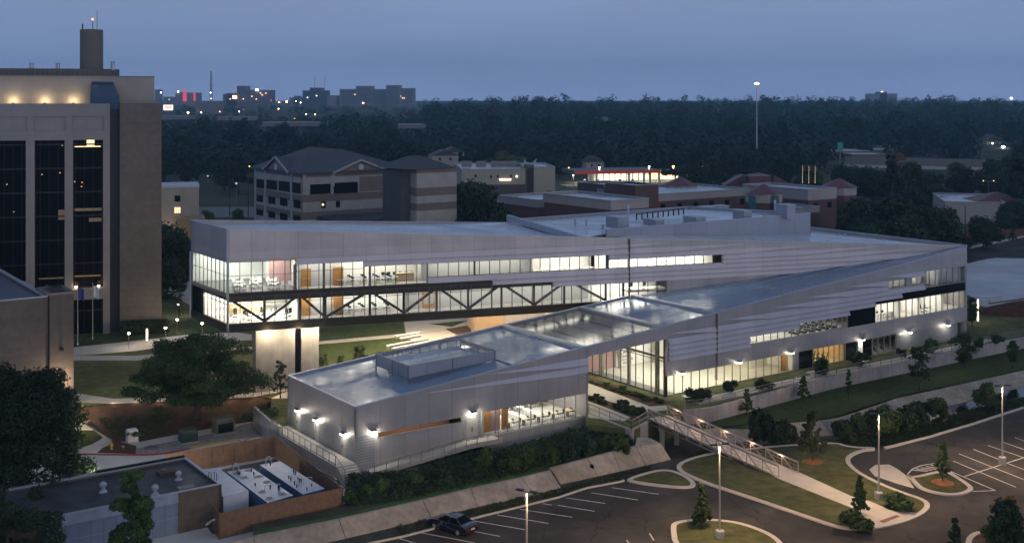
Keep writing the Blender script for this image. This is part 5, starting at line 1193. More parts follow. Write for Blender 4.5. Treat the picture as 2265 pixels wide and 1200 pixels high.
# lettered white wall in the hall
def text(s, P, t, z, off, size, m, parent):
    cu = bpy.data.curves.new('lettering', 'FONT'); cu.body = s; cu.size = size; cu.extrude = .02; cu.align_x = 'LEFT'
    o = bpy.data.objects.new('lettering', cu); COL.objects.link(o); o.data.materials.append(m)
    o.rotation_euler = (R(90), 0, math.atan2(P.d.y, P.d.x)); o.location = P.p(t, z, off)
    if parent: o.parent = parent; o.location = o.location-parent.location

lw = thing('lettered_wall', P1.p(52, 1.4, -16.8), 'angled white wall panel with dark lettering inside the tall hall', 'wall panel')
MB().fp(P1, [(51.2, 1.45), (55.6, 1.45), (55.6, 6.1), (50.2, 6.1)], -16.6, -16.85).build('panel', M['white'], lw)
text('CREATE', P1, 51.2, 3.25, -16.57, .75, M['darkm'], lw); text('LEARN', P1, 51.4, 2.7, -16.57, .5, M['rail'], lw); text('REAL CARE', P1, 51.5, 2.2, -16.57, .42, M['rose'], lw); text('TO LEAD', P1, 51.6, 1.75, -16.57, .4, M['darkm'], lw)
lw2 = thing('lettered_wall', P1.p(66, 1.4, -6), 'white lettered wall seen through the ground floor windows near the orange door', 'wall panel')
LW2 = Plane(P1.p(65.6, 0, -5.2).xy, D1); MB().fp(LW2, [(.3, 1.5), (3.6, 1.5), (3.9, 5.6), (-.5, 5.6)], 0, -.2).build('panel', M['white'], lw2)
text('REAL', LW2, .2, 3.5, .03, 1.0, M['darkm'], lw2); text('LEADER', LW2, .3, 2.6, .03, .7, M['darkm'], lw2)
d = MB().fr(P1, 68.0, 69.4, 1.42, 4.0, -1.4, -1.5).build('door', M['wood'], BLD); MB().fr(P1, 68.15, 68.25, 2.3, 2.6, -1.36, -1.4).build('handle', M['steel'], d)

# ================================================================== tower, near brown building
limest = mat('pale_limestone', (.26, .245, .24), .75, .06, .5, var2=.08, scale2=.1)
brick = mat('brown_brick_wall', (.14, .118, .10), .85, .12, 1.2, var2=.12, scale2=.12, seams=[(1, .45, .03, .8)])
T0 = G(243, 737, ZC); TW = Plane(T0.xy, (1, .3)); ZB = ZC-.1
def tp_(px): return TW.t(px)
def tzz(py, px=243): return TW.tz(px, py)[1]
tw = thing('office_tower', Vector((T0.x-10, T0.y, ZC)), 'tall brown brick and pale stone tower with dark glass bays and a rooftop cylinder stack', 'tower')
zt_, zl = tzz(229), tzz(309)
fr_t = [(tp_(-220), tp_(-180)), (tp_(-110), tp_(-90)), (tp_(-25), tp_(-8)), (tp_(57), tp_(76)), (tp_(143), tp_(161)), (tp_(228), 0)]
for a, c in fr_t: MB().fr(TW, a, c, ZB, zl, 0, -1.6).build('pilaster', limest, tw, uv=puv(TW))
seg(TW, tp_(-220), 0, lambda t: zl, lambda t: zt_, [(tp_(x0), tp_(x1), tzz(289), tzz(257)) for x0, x1 in ((-10, 60), (74, 145), (160, 230))], 0, -1.6).build('parapet_wall', limest, tw, uv=puv(TW))
MB().fr(TW, tp_(-220), 0, tzz(290), tzz(256), -.25, -.5).build('recessed_panel', limest, tw)
b = MB(); b.fr(TW, tp_(-220), -.2, ZB, zl, -1.0, -1.1); tg = b.build('glass_curtain', M['dglass'], tw)
for z in np.arange(ZB+3.9, zl, 3.9): MB().fr(TW, tp_(-220), -.2, float(z)-.12, float(z)+.12, -.92, -1.0).build('floor_line', M['darkm'], tg)
b = MB(); t = tp_(-220)
while t < -.4: b.fr(TW, t, t+.05, ZB, zl, -.94, -1.0); t += 1.35
b.build('glazing_bars', M['darkm'], tg)
dim = emis('dim_office_light', (.55, .38, .2), .05); lit = emis('lit_office', (1, .72, .36), 1.4)
def twin(x0, x1, y0, y1, m): MB().fr(TW, tp_(x0), tp_(x1), tzz(y1), tzz(y0), -.955, -.99).build('lit_window', m, tw)
twin(191, 208, 307, 323, lit); twin(164, 222, 323, 325, lit)
for x0, x1, y0, y1 in ((164, 225, 460, 466), (196, 224, 482, 490), (128, 142, 462, 484), (164, 222, 608, 611), (84, 140, 610, 613), (10, 55, 615, 622)): twin(x0, x1, y0, y1, dim)
for x, y in ((135, 320), (90, 383), (12, 403), (130, 380), (163, 400), (179, 402), (27, 463), (178, 411)): twin(x, x+3, y, y+2, emis('small_reflected_light', (1, .6, .25), .6))  # glowing specks put on the glass for reflected lights, no rooms behind
ld = MB().fr(TW, tp_(161), tp_(230), tzz(657), tzz(635), 1.2, -1.0).build('entrance_canopy', limest, tw, uv=puv(TW))
for px in (49, 137, 223): p = TW.p(tp_(px), tzz(650), -.55); lamp('SPOT', p, 260, (1, .62, .30), tw, .12, (R(180-14), 0, 0), angle=46, name='uplight')
for px in (168, 218): p = TW.p(tp_(px), tzz(628), .1); lamp('POINT', p, 40, (1, .55, .25), tw, .1, name='uplight'); MB().box(p-Vector((0, 0, .2)), (.3, .3, .2)).build('uplight_fixture', M['lamphot'], tw)
# dark recess and brown slab to the right of the glass bays
MB().fr(TW, 0, tp_(266), ZB, tzz(228), -1.2, -1.5).build('recess_wall', mat('recess_shadow_blue', (.03, .035, .05), .6), tw)  # shadow of the recess is put into this dark colour
S0 = TW.p(tp_(265), 0, .3); b = MB(); tb_ = TW.t(357)
b.fr(TW, tp_(265), tb_, ZB, tzz(228), .3, -14); b.build('brick_slab', brick, tw, uv=puv(TW))
b = MB(); b.fr(TW, tp_(-220), 0, ZB, zt_-1, -1.7, -22); b.build('core', brick, tw)
b = MB(); b.fr(TW, tp_(265), tb_, tzz(228), tzz(227), .35, -14.1); b.build('coping', limest, tw)
# set-back upper floor, plant screen, stack
UP = Plane(TW.p(0, 0, -5).xy, TW.d)
def uz(py): return UP.tz(240, py)[1]
u = MB().fr(UP, UP.t(-220), UP.t(340), zt_-1, uz(169), 0, -12).build('upper_floor', mat('tan_stone_panel', (.34, .31, .27), .75, .07, .5), tw, uv=puv(UP))
MB().fr(UP, UP.t(-220), UP.t(341), uz(170), uz(168), .15, -12.2).build('coping', limest, u)
for px in (-45, 30, 100, 163): p = UP.p(UP.t(px), zt_+.3, .8); lamp('POINT', p, 170, (1, .74, .42), tw, .6, name='roof_uplight'); MB().box(p-Vector((0, 0, .3)), (.4, .3, .25)).build('uplight_fixture', M['darkm'], tw)
US = Plane(UP.p(0, 0, -4).xy, UP.d)
def sz(py): return US.tz(240, py)[1]
b = MB(); r0 = 3.2; tR = US.t(263)-r0
b.fr(US, US.t(-220), tR, uz(169)-.5, sz(152.5), 0, -2*r0); c = US.p(tR, 0, -r0); b.lathe((c.x, c.y, 0), [(r0, uz(169)-.5), (r0, sz(152.5))], 28)
b.build('plant_screen', mat('fluted_metal_screen', (.12, .11, .10), .6, .05, seams=[(0, .8, .08, .5)]), tw, uv=puv(US))
tc_ = US.t(200); c = US.p(tc_, 0, -3.2); rr = (US.t(226.5)-US.t(174))/2
st = MB().lathe((c.x, c.y, 0), [(rr, sz(155)), (rr, sz(64.5)), (rr*.93, sz(64.2)), (rr*.93, sz(70))], 36).build('cylinder_stack', mat('brown_stack_concrete', (.15, .135, .115), .8, .08, .5), tw, smooth=False)
b = MB()
for dx, h, r in ((-1.0, .9, .12), (.75, 1.6, .06), (1.5, 3.2, .04)): b.lathe((c.x+dx, c.y-rr+.4, 0), [(r, sz(64.2)), (r, sz(64.2)+h)], 6)
b.build('antenna', M['darkm'], st)
MB().lathe((c.x+.75, c.y-rr+.4, sz(64.2)+1.5), [(.08, 0), (.24, .15), (.08, .4)], 10).build('beacon', emis('red_beacon', (1, .22, .12), 3), st)
for px, h in ((68, .9), (127, .9), (249, 1.2)):
    p = US.p(US.t(px), sz(152), -1); MB().lathe(p, [(.4, -.2), (.35, h*.9), (.5, h)], 10).build('roof_vent', M['curb'], tw)
b = MB(); ux0, ux1 = UP.t(203), UP.t(266); zb_ = zt_-1
for_pts = [UP.p(ux0, zb_, 4.6), UP.p(ux1, zb_, 4.6), UP.p(ux1, uz(215)-.5, 4.6), UP.p(ux0, uz(215)-.5, 4.6)]
b.add([UP.p(ux0, zb_, 4.2), UP.p(ux1, zb_, 4.2), UP.p(ux1, uz(213), 4.2), UP.p(ux0, uz(213), 4.2), UP.p(ux0, uz(181), 0.05), UP.p(ux1-1.2, uz(181), 0.05), UP.p(ux0, zb_, 0), UP.p(ux1, zb_, 0)], [(0, 1, 2, 3), (3, 2, 5, 4), (0, 3, 4, 6), (2, 1, 7, 5)])
b.build('sloped_skylight', mat('blue_tinted_glazing', (.03, .07, .13), .15, 0), tw)
# annex right of the tower with outside stair
AX = Plane(G(356, 572, ZC).xy, (1, .3)); ax = thing('tower_annex', G(400, 572, ZC), 'pale block with two small square windows and an outside stair right of the tower', 'building')
def az(py): return AX.tz(400, py)[1]
seg(AX, 0, AX.t(440), lambda t: ZB, lambda t: az(414), [(AX.t(386), AX.t(399), az(446), az(432)), (AX.t(386), AX.t(399), az(471), az(458))], 0, -.4).build('wall', mat('cream_annex_wall', (.36, .33, .28), .8, .08, .4), ax, uv=puv(AX))
MB().fr(AX, 0, AX.t(440)-.1, ZB, az(415), -.5, -12).build('block', M['conc'], ax)
for y0, y1, m in ((446, 432, M['dglass']), (471, 458, lit)):
    w = MB().fr(AX, AX.t(386), AX.t(399), az(y0), az(y1), -.3, -.35).build('window', m, ax); b = MB()
    for k in (1/3, 2/3): t = AX.t(386)+(AX.t(399)-AX.t(386))*k; b.fr(AX, t-.04, t+.04, az(y0), az(y1), -.2, -.29)
    b.build('bars', M['darkm'], w)
MB().fr(AX, 0, AX.t(441), az(415), az(410), .2, -12).build('coping', M['curb'], ax)
MB().fr(AX, AX.t(391), AX.t(452), ZB, az(478), 6, .5).build('stair_block', mat('tan_stair_wall', (.34, .24, .12), .8, .1), ax)
b = MB(); b.extr([AX.p(.5, az(515), 3.5), AX.p(AX.t(390), az(485), 3.5), AX.p(AX.t(390), az(492), 3.5), AX.p(.5, az(522), 3.5)], (0, 1.2, 0)); b.extr([AX.p(.5, az(540), 4.8), AX.p(AX.t(390), az(562), 4.8), AX.p(AX.t(390), az(566), 4.8), AX.p(.5, az(546), 4.8)], (0, 1.2, 0)); b.build('stair_flight', M['conc'], ax)
lamp('POINT', AX.p(AX.t(380), az(530), 2), 500, (1, .7, .4), ax, .3, name='stair_light')
# near brown building at the left edge
B0 = G(163, 920, ZC-1.2); NB = Plane(B0.xy, D1); nb = thing('brick_hall', Vector((B0.x-8, B0.y, 0)), 'windowless brown brick building with a pilaster lit at its foot, at the left edge', 'building')
def nz(py, px): return NB.tz(px, py)[1]
zt1, zt2 = nz(657, 108), nz(646, 163); tL = NB.t(108)
def nq(t, s, z): p = NB.p(t, z); return Vector((p.x+N1[0]*s, p.y+N1[1]*s, z))
MB().extr([nq(-40, .5, -2), nq(tL, .5, -2), nq(tL, .5, zt1), nq(-40, .5, zt1)], (N1[0]*.5, N1[1]*.5, 0)).build('wall', brick, nb, uv=puv(NB))
b = MB(); b.extr([nq(tL, 1, -2), nq(tL, 30, -2), nq(tL, 30, zt1), nq(tL, 1, zt1)], (-D1[0]*.4, -D1[1]*.4, 0)); b.build('side_wall', brick, nb)
b = MB(); b.extr([nq(tL+.1, 0, -2), nq(0, 0, -2), nq(0, 6, -2), nq(tL+.1, 6, -2)], (0, 0, zt2+2)); b.build('pilaster', brick, nb, uv=puv(NB))
MB().poly([nq(-40, 1, zt1-.35), nq(tL-.4, 1, zt1-.35), nq(tL-.4, 30, zt1-.35), nq(-40, 30, zt1-.35)]).build('roof', mat('blue_grey_roof', (.11, .13, .17), .5, .08), nb)
b = MB(); b.bar(nq(tL-.2, .6, zt1+.05), nq(tL-.2, 30, zt1+.05), .5, .18); b.bar(nq(-40, .75, zt1+.02), nq(tL, .75, zt1+.02), .5, .12); b.build('parapet', M['curb'], nb)
b = MB()
for (t0, s0), (t1, s1) in (((tL, 0), (0, 0)), ((0, 0), (0, 6)), ((0, 6), (tL, 6)), ((tL, 6), (tL, 0))): b.bar(nq(t0, s0, zt2), nq(t1, s1, zt2), .4, .16)
b.build('coping', M['rail'], nb)
b = MB(); b.extr([nq(tL+.8, 1.5, zt2), nq(-.8, 1.5, zt2), nq(-.8, 5, zt2), nq(tL+.8, 5, zt2)], (0, 0, .5)); b.build('roof_hatch', M['skyl'], nb)
lamp('SPOT', NB.p(-1.6, 8.6, 1.5), 2200, (1, .74, .50), nb, .2, (R(-8), 0, 0), angle=85, blend=.6, name='wall_washer'); MB().box(NB.p(-1.6, 8.9, .5), (.4, .8, .3), .6).build('lamp_fixture', M['darkm'], nb)
lamp('POINT', NB.p(-1.6, 5.0, 1.7), 420, (1, .74, .50), nb, .3, name='wall_washer')

# ================================================================== neighbourhood beyond
def zg(p): return 1.3 if p.y < 420 else zfar(p.x, p.y)
def block(parent, P, t0, t1, z0, z1, d, m, name='wall', roofm=None, capz=.5, inset=.4):
    """a rectangular building volume with a roof sheet behind a parapet"""
    def q(t, s, z): p = P.p(t, z); return Vector((p.x-P.n.x*s, p.y-P.n.y*s, z))
    b = MB(); c = [(t0, 0), (t1, 0), (t1, d), (t0, d)]
    for i in range(4):
        (ta, sa), (tb2, sb) = c[i], c[(i+1) % 4]
        b.poly([q(ta, sa, z0), q(tb2, sb, z0), q(tb2, sb, z1), q(ta, sa, z1)])
    b.poly([q(t, s, z1) for t, s in c]) if roofm is None else None
    o = b.build(name, m, parent, uv=puv(P))
    if roofm is not None:
        b = MB(); b.poly([q(t, s, z1-capz) for t, s in [(t0+.05, .05), (t1-.05, .05), (t1-.05, d-.05), (t0+.05, d-.05)]]); b.build('roof', roofm, parent)
        b = MB()
        for i in range(4):
            (ta, sa), (tb2, sb) = c[i], c[(i+1) % 4]; b.bar(q(ta, sa, z1), q(tb2, sb, z1), .4, .15)
        b.build('coping', M['curb'], o)
    return q
# --- four storey banded building with hipped roofs
cor = V(667, 400, 300); CB = Plane(cor.xy, D1); CS = Plane(cor.xy, N1, -1)
hb = thing('banded_building', Vector((cor.x+15, cor.y, 1.3)), 'four storey building in tan and grey bands with blue grey hipped roofs and two gables', 'building')
gband = mat('light_grey_stone', (.38, .37, .36), .75, .1, .4, var2=.08, scale2=.1); tband = mat('tan_brown_stone', (.19, .155, .14), .8, .08, .4); slate = mat('slate_blue_roof', (.05, .058, .075), .6, .12, 1.2, var2=.08)
def cz(py, px=667): return CB.tz(px, py)[1]
eave = cz(382); TF = CB.t(905); TSd = CS.t(563)
for P, T_ in ((CB, TF), (CS, TSd)):
    # bands from top
    for (ya, yb), m, o in (((380, 393), tband, 0), ((393, 432), gband, .0), ((432, 448), tband, .06), ((448, 470), gband, 0), ((470, 486), tband, .06), ((486, 512), gband, 0), ((512, 600), gband, -.02)):
        MB().fr(P, 0, T_, cz(yb), cz(ya), o, -.4).build('wall_band', m, hb)
def win(P, px0, px1, y0, y1, m=None, pxr=None):
    a, c = P.t(px0), P.t(px1); f = MB().fr(P, a, c, P.tz((px0+px1)/2, y1)[1], P.tz((px0+px1)/2, y0)[1], .1, -.1).build('window', m or M['dglass'], hb)
for x0, x1, y0, y1 in ((686, 731, 407, 429), (738, 791, 403, 427)): win(CB, x0, x1, y0, y1)
for x0, x1 in ((568, 586), (590, 613), (617, 641), (646, 665)): win(CS, x0, x1, 396+(x0-568)*.1, 416+(x0-568)*.14)
for x0, x1 in ((568, 582), (594, 609), (620, 636), (650, 665)): win(CS, x0, x1, 431+(x0-568)*.13, 446+(x0-568)*.17); win(CS, x0, x1, 463+(x0-568)*.16, 476+(x0-568)*.2)
win(CB, 711, 720, 446, 460); win(CB, 743, 752, 444, 458); win(CB, 712, 716, 450, 454, emis('warm_window_lamp', (1, .6, .3), 4))
MB().fr(CB, CB.t(795), CB.t(905), cz(430), cz(396), .03, -.1).build('wall_panel', tband, hb)
for px in (673, 736, 852, 903): t = CB.t(px); MB().fr(CB, t-.5, t+.5, cz(415), eave, .15, -.1).build('pier', gband, hb)
for px in (565, 587, 645): t = CS.t(px); MB().fr(CS, t-.5, t+.5, cz(600), cz(380), .15, -.1).build('pier', gband, hb)
def hq(t, s, z): p = CB.p(t, z); return Vector((p.x+N1[0]*s, p.y+N1[1]*s, z))
b = MB(); ov = .9; W_, D_ = TF, abs(TSd)
rz_ = cz(331); c = [hq(-ov, -ov, eave), hq(W_+ov, -ov, eave), hq(W_+ov, D_+ov, eave), hq(-ov, D_+ov, eave)]; r0_, r1_ = hq(W_*.30, D_*.5, rz_), hq(W_*.62, D_*.5, rz_-1.0)
b.add(c+[r0_, r1_], [(0, 1, 5, 4), (1, 2, 5), (2, 3, 4, 5), (3, 0, 4)]); b.extr([c[0], c[1], c[2], c[3]], (0, 0, -.4)); b.build('roof', slate, hb)
def gable(f, w0, w1, z0, zr, dep, m):
    a, c_, r_ = f(w0, -1.0, z0), f(w1, -1.0, z0), f((w0+w1)/2, -1.0, zr); a2, c2_, r2_ = f(w0, dep, z0), f(w1, dep, z0), f((w0+w1)/2, dep, zr)
    b = MB(); b.add([a, c_, r_, a2, c2_, r2_], [(0, 2, 5, 3), (2, 1, 4, 5)]); b.build('roof', slate, hb)
    b = MB(); k = .88; cx_, cz_ = (w0+w1)/2, z0
    g0, g1, g2 = f(w0+.6, -.6, z0-.2), f(w1-.6, -.6, z0-.2), f(cx_, -.6, zr-.6); b.poly([g0, g1, g2]); g = b.build('gable_wall', m, hb)
    b = MB(); b.bar(a, r_, .3, .5); b.bar(c_, r_, .3, .5); b.build('gable_trim', gband, hb); return g
fF = lambda t, s, z: hq(t, s, z); fS = lambda t, s, z: hq(s, t, z)
g = gable(fF, CB.t(733), CB.t(856), eave-.3, cz(358), 14, tband)
cc2 = hq((CB.t(733)+CB.t(856))/2, -.75, eave+1.0); b = MB(); b.tube([cc2, cc2+Vector((.05, -.07, 0))*2], .8, 20); b.build('round_vent', M['curb'], hb)
g = gable(fS, abs(CS.t(645)), abs(CS.t(588)), eave-.3, cz(352), 14, tband); q_ = fS((abs(CS.t(645))+abs(CS.t(588)))/2, -.75, eave-.2)
MB().box(q_+Vector((0, 0, .9)), (1.8, .15, 1.8), 2.2).build('gable_panel', M['curb'], hb)
MB().box(hq(CB.t(812), 4, eave+.8), (3.5, 3, 2.6), .6).build('roof_plant', M['darkm'], hb)
# right block of the same building
rb0 = V(922, 400, 268); RB = Plane(rb0.xy, D1); TR = RB.t(1010)
def rz2(py): return RB.tz(960, py)[1]
for (ya, yb), m, o in (((373, 382), tband, 0), ((382, 414), gband, 0), ((414, 432), tband, .05), ((432, 448), gband, 0), ((448, 464), tband, .05), ((464, 600), gband, 0)): MB().fr(RB, 0, TR, rz2(yb), rz2(ya), o, -12).build('wall_band', m, hb)
def rq(t, s, z): p = RB.p(t, z); return Vector((p.x+N1[0]*s, p.y+N1[1]*s, z))
b = MB(); ez = rz2(372); b.add([rq(-3.6, -.8, ez), rq(TR-.5, -.8, ez), rq(TR-.5, 13, ez), rq(-3.6, 13, ez), rq(1, 6, rz2(346)), rq(4.5, 6, rz2(346))], [(0, 1, 5, 4), (1, 2, 5), (2, 3, 4, 5), (3, 0, 4)]); b.build('roof', slate, hb)
MB().fr(RB, -2.4, 0, rz2(600), rz2(376), -3, -12).build('recessed_link', mat('shaded_link_wall', (.07, .07, .085), .7), hb)  # darkened band stone, the shade of the recess is in its colour
MB().fr(CB, CB.t(700), CB.t(922)+14, cz(486), cz(480), 16, -1).build('porch_roof', slate, hb); lamp('POINT', CB.p(CB.t(930), cz(495), 8), 300, (1, .7, .3), hb, .4, name='porch_light')
b = MB(); b.fr(CB, CB.t(850), CB.t(940), cz(520), cz(487), 15, 14.9); b.build('porch_glazing', emis('amber_porch_glow', (.8, .45, .12), .25), hb)
# --- cream hall with small square windows
c0 = G(1058, 437, 1.3); CP = Plane(c0.xy, (1, .12)); ch = thing('cream_hall', c0, 'cream and brown two tone hall with small square windows, lit sign and roof units', 'building')
crm = mat('cream_block_wall', (.46, .42, .32), .8, .06, .3); brnb = mat('brown_block_base', (.12, .10, .09), .8, .08, .3)
q = block(ch, CP, CP.t(1022), CP.t(1165), 1.3, CP.tz(1100, 374)[1], 45, crm, roofm=M['roof'])
MB().fr(CP, CP.t(1022), CP.t(1165), 1.3, CP.tz(1100, 408)[1], .15, 0).build('base_band', brnb, ch)
q = block(ch, CP, CP.t(1166), CP.t(1228), 1.3, CP.tz(1200, 369)[1], 30, crm, roofm=M['roof'])
q = block(ch, CP, CP.t(1162), CP.t(1181), 1.3, CP.tz(1170, 364)[1], 4, brnb, name='entry_bay')
for s, px in ((-1, 1160), (1, 1184)):
    b = MB(); p = CP.p(CP.t(1171), CP.tz(1170, 366)[1], .5); e = CP.p(CP.t(px-2 if s < 0 else px+3), CP.tz(1170, 351)[1], .5); b.extr([p, e, CP.p(CP.t(px), CP.tz(1170, 362)[1], .5)], (0, 2, 0)); b.build('canopy_wing', M['curb'], ch)
for px, y in ((1052, 389), (1086, 391), (1101, 390), (1130, 389)): MB().fr(CP, CP.t(px-2), CP.t(px+2), CP.tz(px, y+3)[1], CP.tz(px, y-3)[1], .1, 0).build('window', M['dglass'], ch)
MB().fr(CP, CP.t(1141), CP.t(1145), CP.tz(1143, 392)[1], CP.tz(1143, 388)[1], .12, 0).build('window', emis('bright_window', (1, .9, .7), 3), ch)
MB().fr(CP, CP.t(1105), CP.t(1130), CP.tz(1118, 398.5)[1], CP.tz(1118, 395.5)[1], .3, .1).build('lit_sign', emis('pink_white_sign', (1, .75, .65), 4), ch)
for i, px in enumerate((1032, 1064, 1097, 1113, 1134)): e = q(0, 0, 0); p = V(px, 366, 480); MB().box((p.x, p.y, 0), (4, 3, 2.2), .1, CP.tz(1100, 374)[1]-.5).build('roof_unit', M['rail'], ch)
# --- filling station
g0 = V(1272, 420, 500); z0_ = zg(g0); GS = Plane(g0.xy, (1, .25)); gs = thing('filling_station', g0, 'brightly lit filling station under a long flat canopy with red edge', 'filling station')
zc_ = GS.tz(1300, 384)[1]; tG = GS.t(1460)
MB().fr(GS, 0, tG, zc_-.1, zc_+1.3, 0, -20).build('canopy', mat('canopy_roof', (.16, .17, .2), .6), gs)
b = MB(); b.fr(GS, -.1, tG+.1, zc_-.15, zc_+1.2, .15, .01); b.build('red_fascia', mat('red_fascia_glow', (.42, .05, .03), .5, emit=(.6, .08, .03), estr=.12), gs)  # red edge with a faint glow set into its material
MB().fr(GS, .5, tG-.5, zc_-.25, zc_-.15, -.5, -19).build('canopy_underside', M['white'], gs)
for t in (8, 11, 26, 40, 54, 62, tG-6, tG-3.2): p = GS.p(t, 0, -4); MB().box((p.x, p.y, 0), (1.0, 1.0, zc_-z0_), 0, z0_).build('column', M['white'], gs)
for t in (6, 12, 22, 28): p = GS.p(t, 0, -5); m_ = MB().box((p.x, p.y, 0), (1.2, .8, 1.9), 0, z0_).build('fuel_pump', M['white'], gs); MB().box((p.x, p.y-.42, 0), (.9, .05, .6), 0, z0_+1.1).build('display', M['redp'], m_)
ST = Plane(GS.p(14, 0, -16).xy, GS.d); MB().fr(ST, 0, 40, z0_, zc_-.3, 0, -10).build('shop', M['white'], gs)
MB().fr(ST, 1, 24, z0_+.6, zc_-1.4, .1, 0).build('shop_window', emis('shop_glow', (1, .86, .6), 1.5), gs); MB().fr(ST, 26, 38, z0_+1.8, z0_+3.4, .1, 0).build('shop_sign', emis('orange_shop_sign', (1, .45, .2), 2.5), gs)
for k in range(9): MB().fr(ST, 1+k*2.8, 1.5+k*2.8, z0_+.4, zc_-1.2, .2, .1).build('shop_mullion', M['darkm'], gs)
for t in (8, 22, 36, 50): lamp('AREA', GS.p(t, zc_-.4, -9), 2600, (1, .86, .6), gs, 8, name='canopy_light')
for t in (46, 60): lamp('POINT', GS.p(t, zc_+2, -2), 500, (1, .35, .1), gs, .4, name='roof_light'); MB().lathe(GS.p(t, zc_+1.3, -2), [(.1, 0), (.1, .8), (.45, 1.0), (.2, 1.5)], 8).build('roof_lamp', emis('orange_lamp', (1, .4, .12), 18), gs)
for t in (12, 35): MB().lathe(GS.p(t, zc_+1.3, -3), [(.1, 0), (.1, .8), (.4, 1.0), (.2, 1.4)], 8).build('roof_lamp', emis('white_lamp_far', (1, .85, .7), 12), gs)
fore = sheet('forecourt', [GS.p(-6, 0, 8), GS.p(tG+4, 0, 8), GS.p(tG+4, 0, -24), GS.p(-6, 0, -24)], z0_+.05, M['walk'], thick=.3)
# --- red brick school with hipped maroon roofs
sch = thing('brick_school', V(1500, 470, 330), 'sprawling red brick and cream school with maroon pyramid roofs and pale flat roofs', 'school')
rbk = mat('red_brick', (.13, .075, .07), .85, .1, .8); crs = mat('cream_stone_band', (.40, .37, .36), .75, .06, .4); mar = mat('maroon_metal_roof', (.13, .045, .06), .45, .08, .6); teal = mat('teal_panel', (.03, .14, .17), .5)
def sblock(px0, px1, ytop, Y, d, band=1.8, roofm=None, dirv=D1, wins=0, zb=1.3):
    p0 = V(px0, 450, Y); P = Plane(p0.xy, dirv); t1 = P.t(px1); zt4 = P.tz((px0+px1)/2, ytop)[1]
    block(sch, P, 0, t1, zb, zt4-band, d, rbk, capz=0); MBk = block(sch, P, -.15, t1+.15, zt4-band, zt4, d+.3, crs, name='cornice_band', roofm=roofm or M['roof'])
    for i in range(wins): tt = t1*(i+.5)/wins; MB().fr(P, tt-.8, tt+.8, zt4-band-2.4, zt4-band-.8, .08, 0).build('window', M['dglass'], sch)
    return P, t1, zt4
sblock(1352, 1434, 441, 268, 26, 2.2); P, t1, z1 = sblock(1190, 1354, 437, 300, 18, 2.0, wins=0)
Pq = Plane(V(1352, 450, 268).xy, N1, -1); MB().fr(Pq, 1, 7, 2, 8.5, .1, 0).build('teal_panel', teal, sch)
P, t1, z1 = sblock(1448, 1658, 423, 312, 24, 2.0, wins=6)
for (x0, x1, yt, Y) in ((1335, 1398, 408, 330), (1398, 1432, 419, 318), (1405, 1457, 410, 300)):
    p0 = V(x0, 450, Y); P = Plane(p0.xy, D1); block(sch, P, 0, P.t(x1), 1.3, P.tz(x0, yt)[1], 12, rbk, roofm=M['roof'])
sblock(1720, 1795, 422, 330, 22, 2.0, wins=3); sblock(1788, 1850, 417, 318, 24, 3.0, wins=2); sblock(1850, 1892, 424, 345, 26, 2.0)
sblock(1760, 1812, 458, 300, 10, 1.5)
def pyr(px, ybase, yap, Y, r, n=8, walls=True):
    c = V(px, ybase, Y); za = V(px, yap, Y).z; b = MB(); ring = [Vector((c.x+r*math.cos(2*math.pi*(k+.5)/n), c.y+r*math.sin(2*math.pi*(k+.5)/n), c.z)) for k in range(n)]
    b.add(ring+[Vector((c.x, c.y, za))], [(k, (k+1) % n, n) for k in range(n)]+[tuple(range(n-1, -1, -1))]); b.build('pyramid_roof', mar, sch)
    if walls: MB().lathe((c.x, c.y, 0), [(r*.9, 1.3), (r*.9, c.z-2.2)], n).build('pavilion_wall', rbk, sch); MB().lathe((c.x, c.y, 0), [(r*.92, c.z-2.2), (r*.92, c.z)], n).build('pavilion_band', crs, sch)
pyr(1690, 427, 406, 302, 5.2); pyr(1505, 409, 390, 345, 5.4, 8); pyr(1856, 413, 393, 340, 5.6); 
for k in (-1.2, 1.2): c = V(1690+k*22, 445, 297); MB().box((c.x, c.y, 0), (1.8, .3, 3.4), k*.5, c.z-2).build('teal_panel', teal, sch)
for x0, x1, hi in ((1602, 1645, 1), (1712, 1756, 0)):
    a, c = V(x0, 410, 350), V(x1, 410, 350); zt5 = V(x0, 387, 350).z; b = MB()
    tri = [a, c, Vector((c.x, c.y, zt5)) if hi else Vector((a.x, a.y, zt5))]; b.extr(tri, (0, 6, 0)); b.build('wedge_roof', mar, sch)
a = V(1677, 407, 348); MB().box((a.x, a.y, 0), (6.4, 5, 2.6), 0, a.z).build('raised_box', mar, sch); pyr(1678, 389, 381, 356, 4.5, 8, False)
for px, lab in ((1775, 'lit flagpole leftmost of three behind the school roof'), (1789, 'lit flagpole middle of three behind the school roof'), (1803, 'lit flagpole rightmost of three behind the school roof')):
    flagpole(px, 405, 366, lab, fr_, lit=emis('lit_pole', (.9, .75, .5), .6) if px == 1775 else bpy.data.materials['lit_pole'], Y=400)
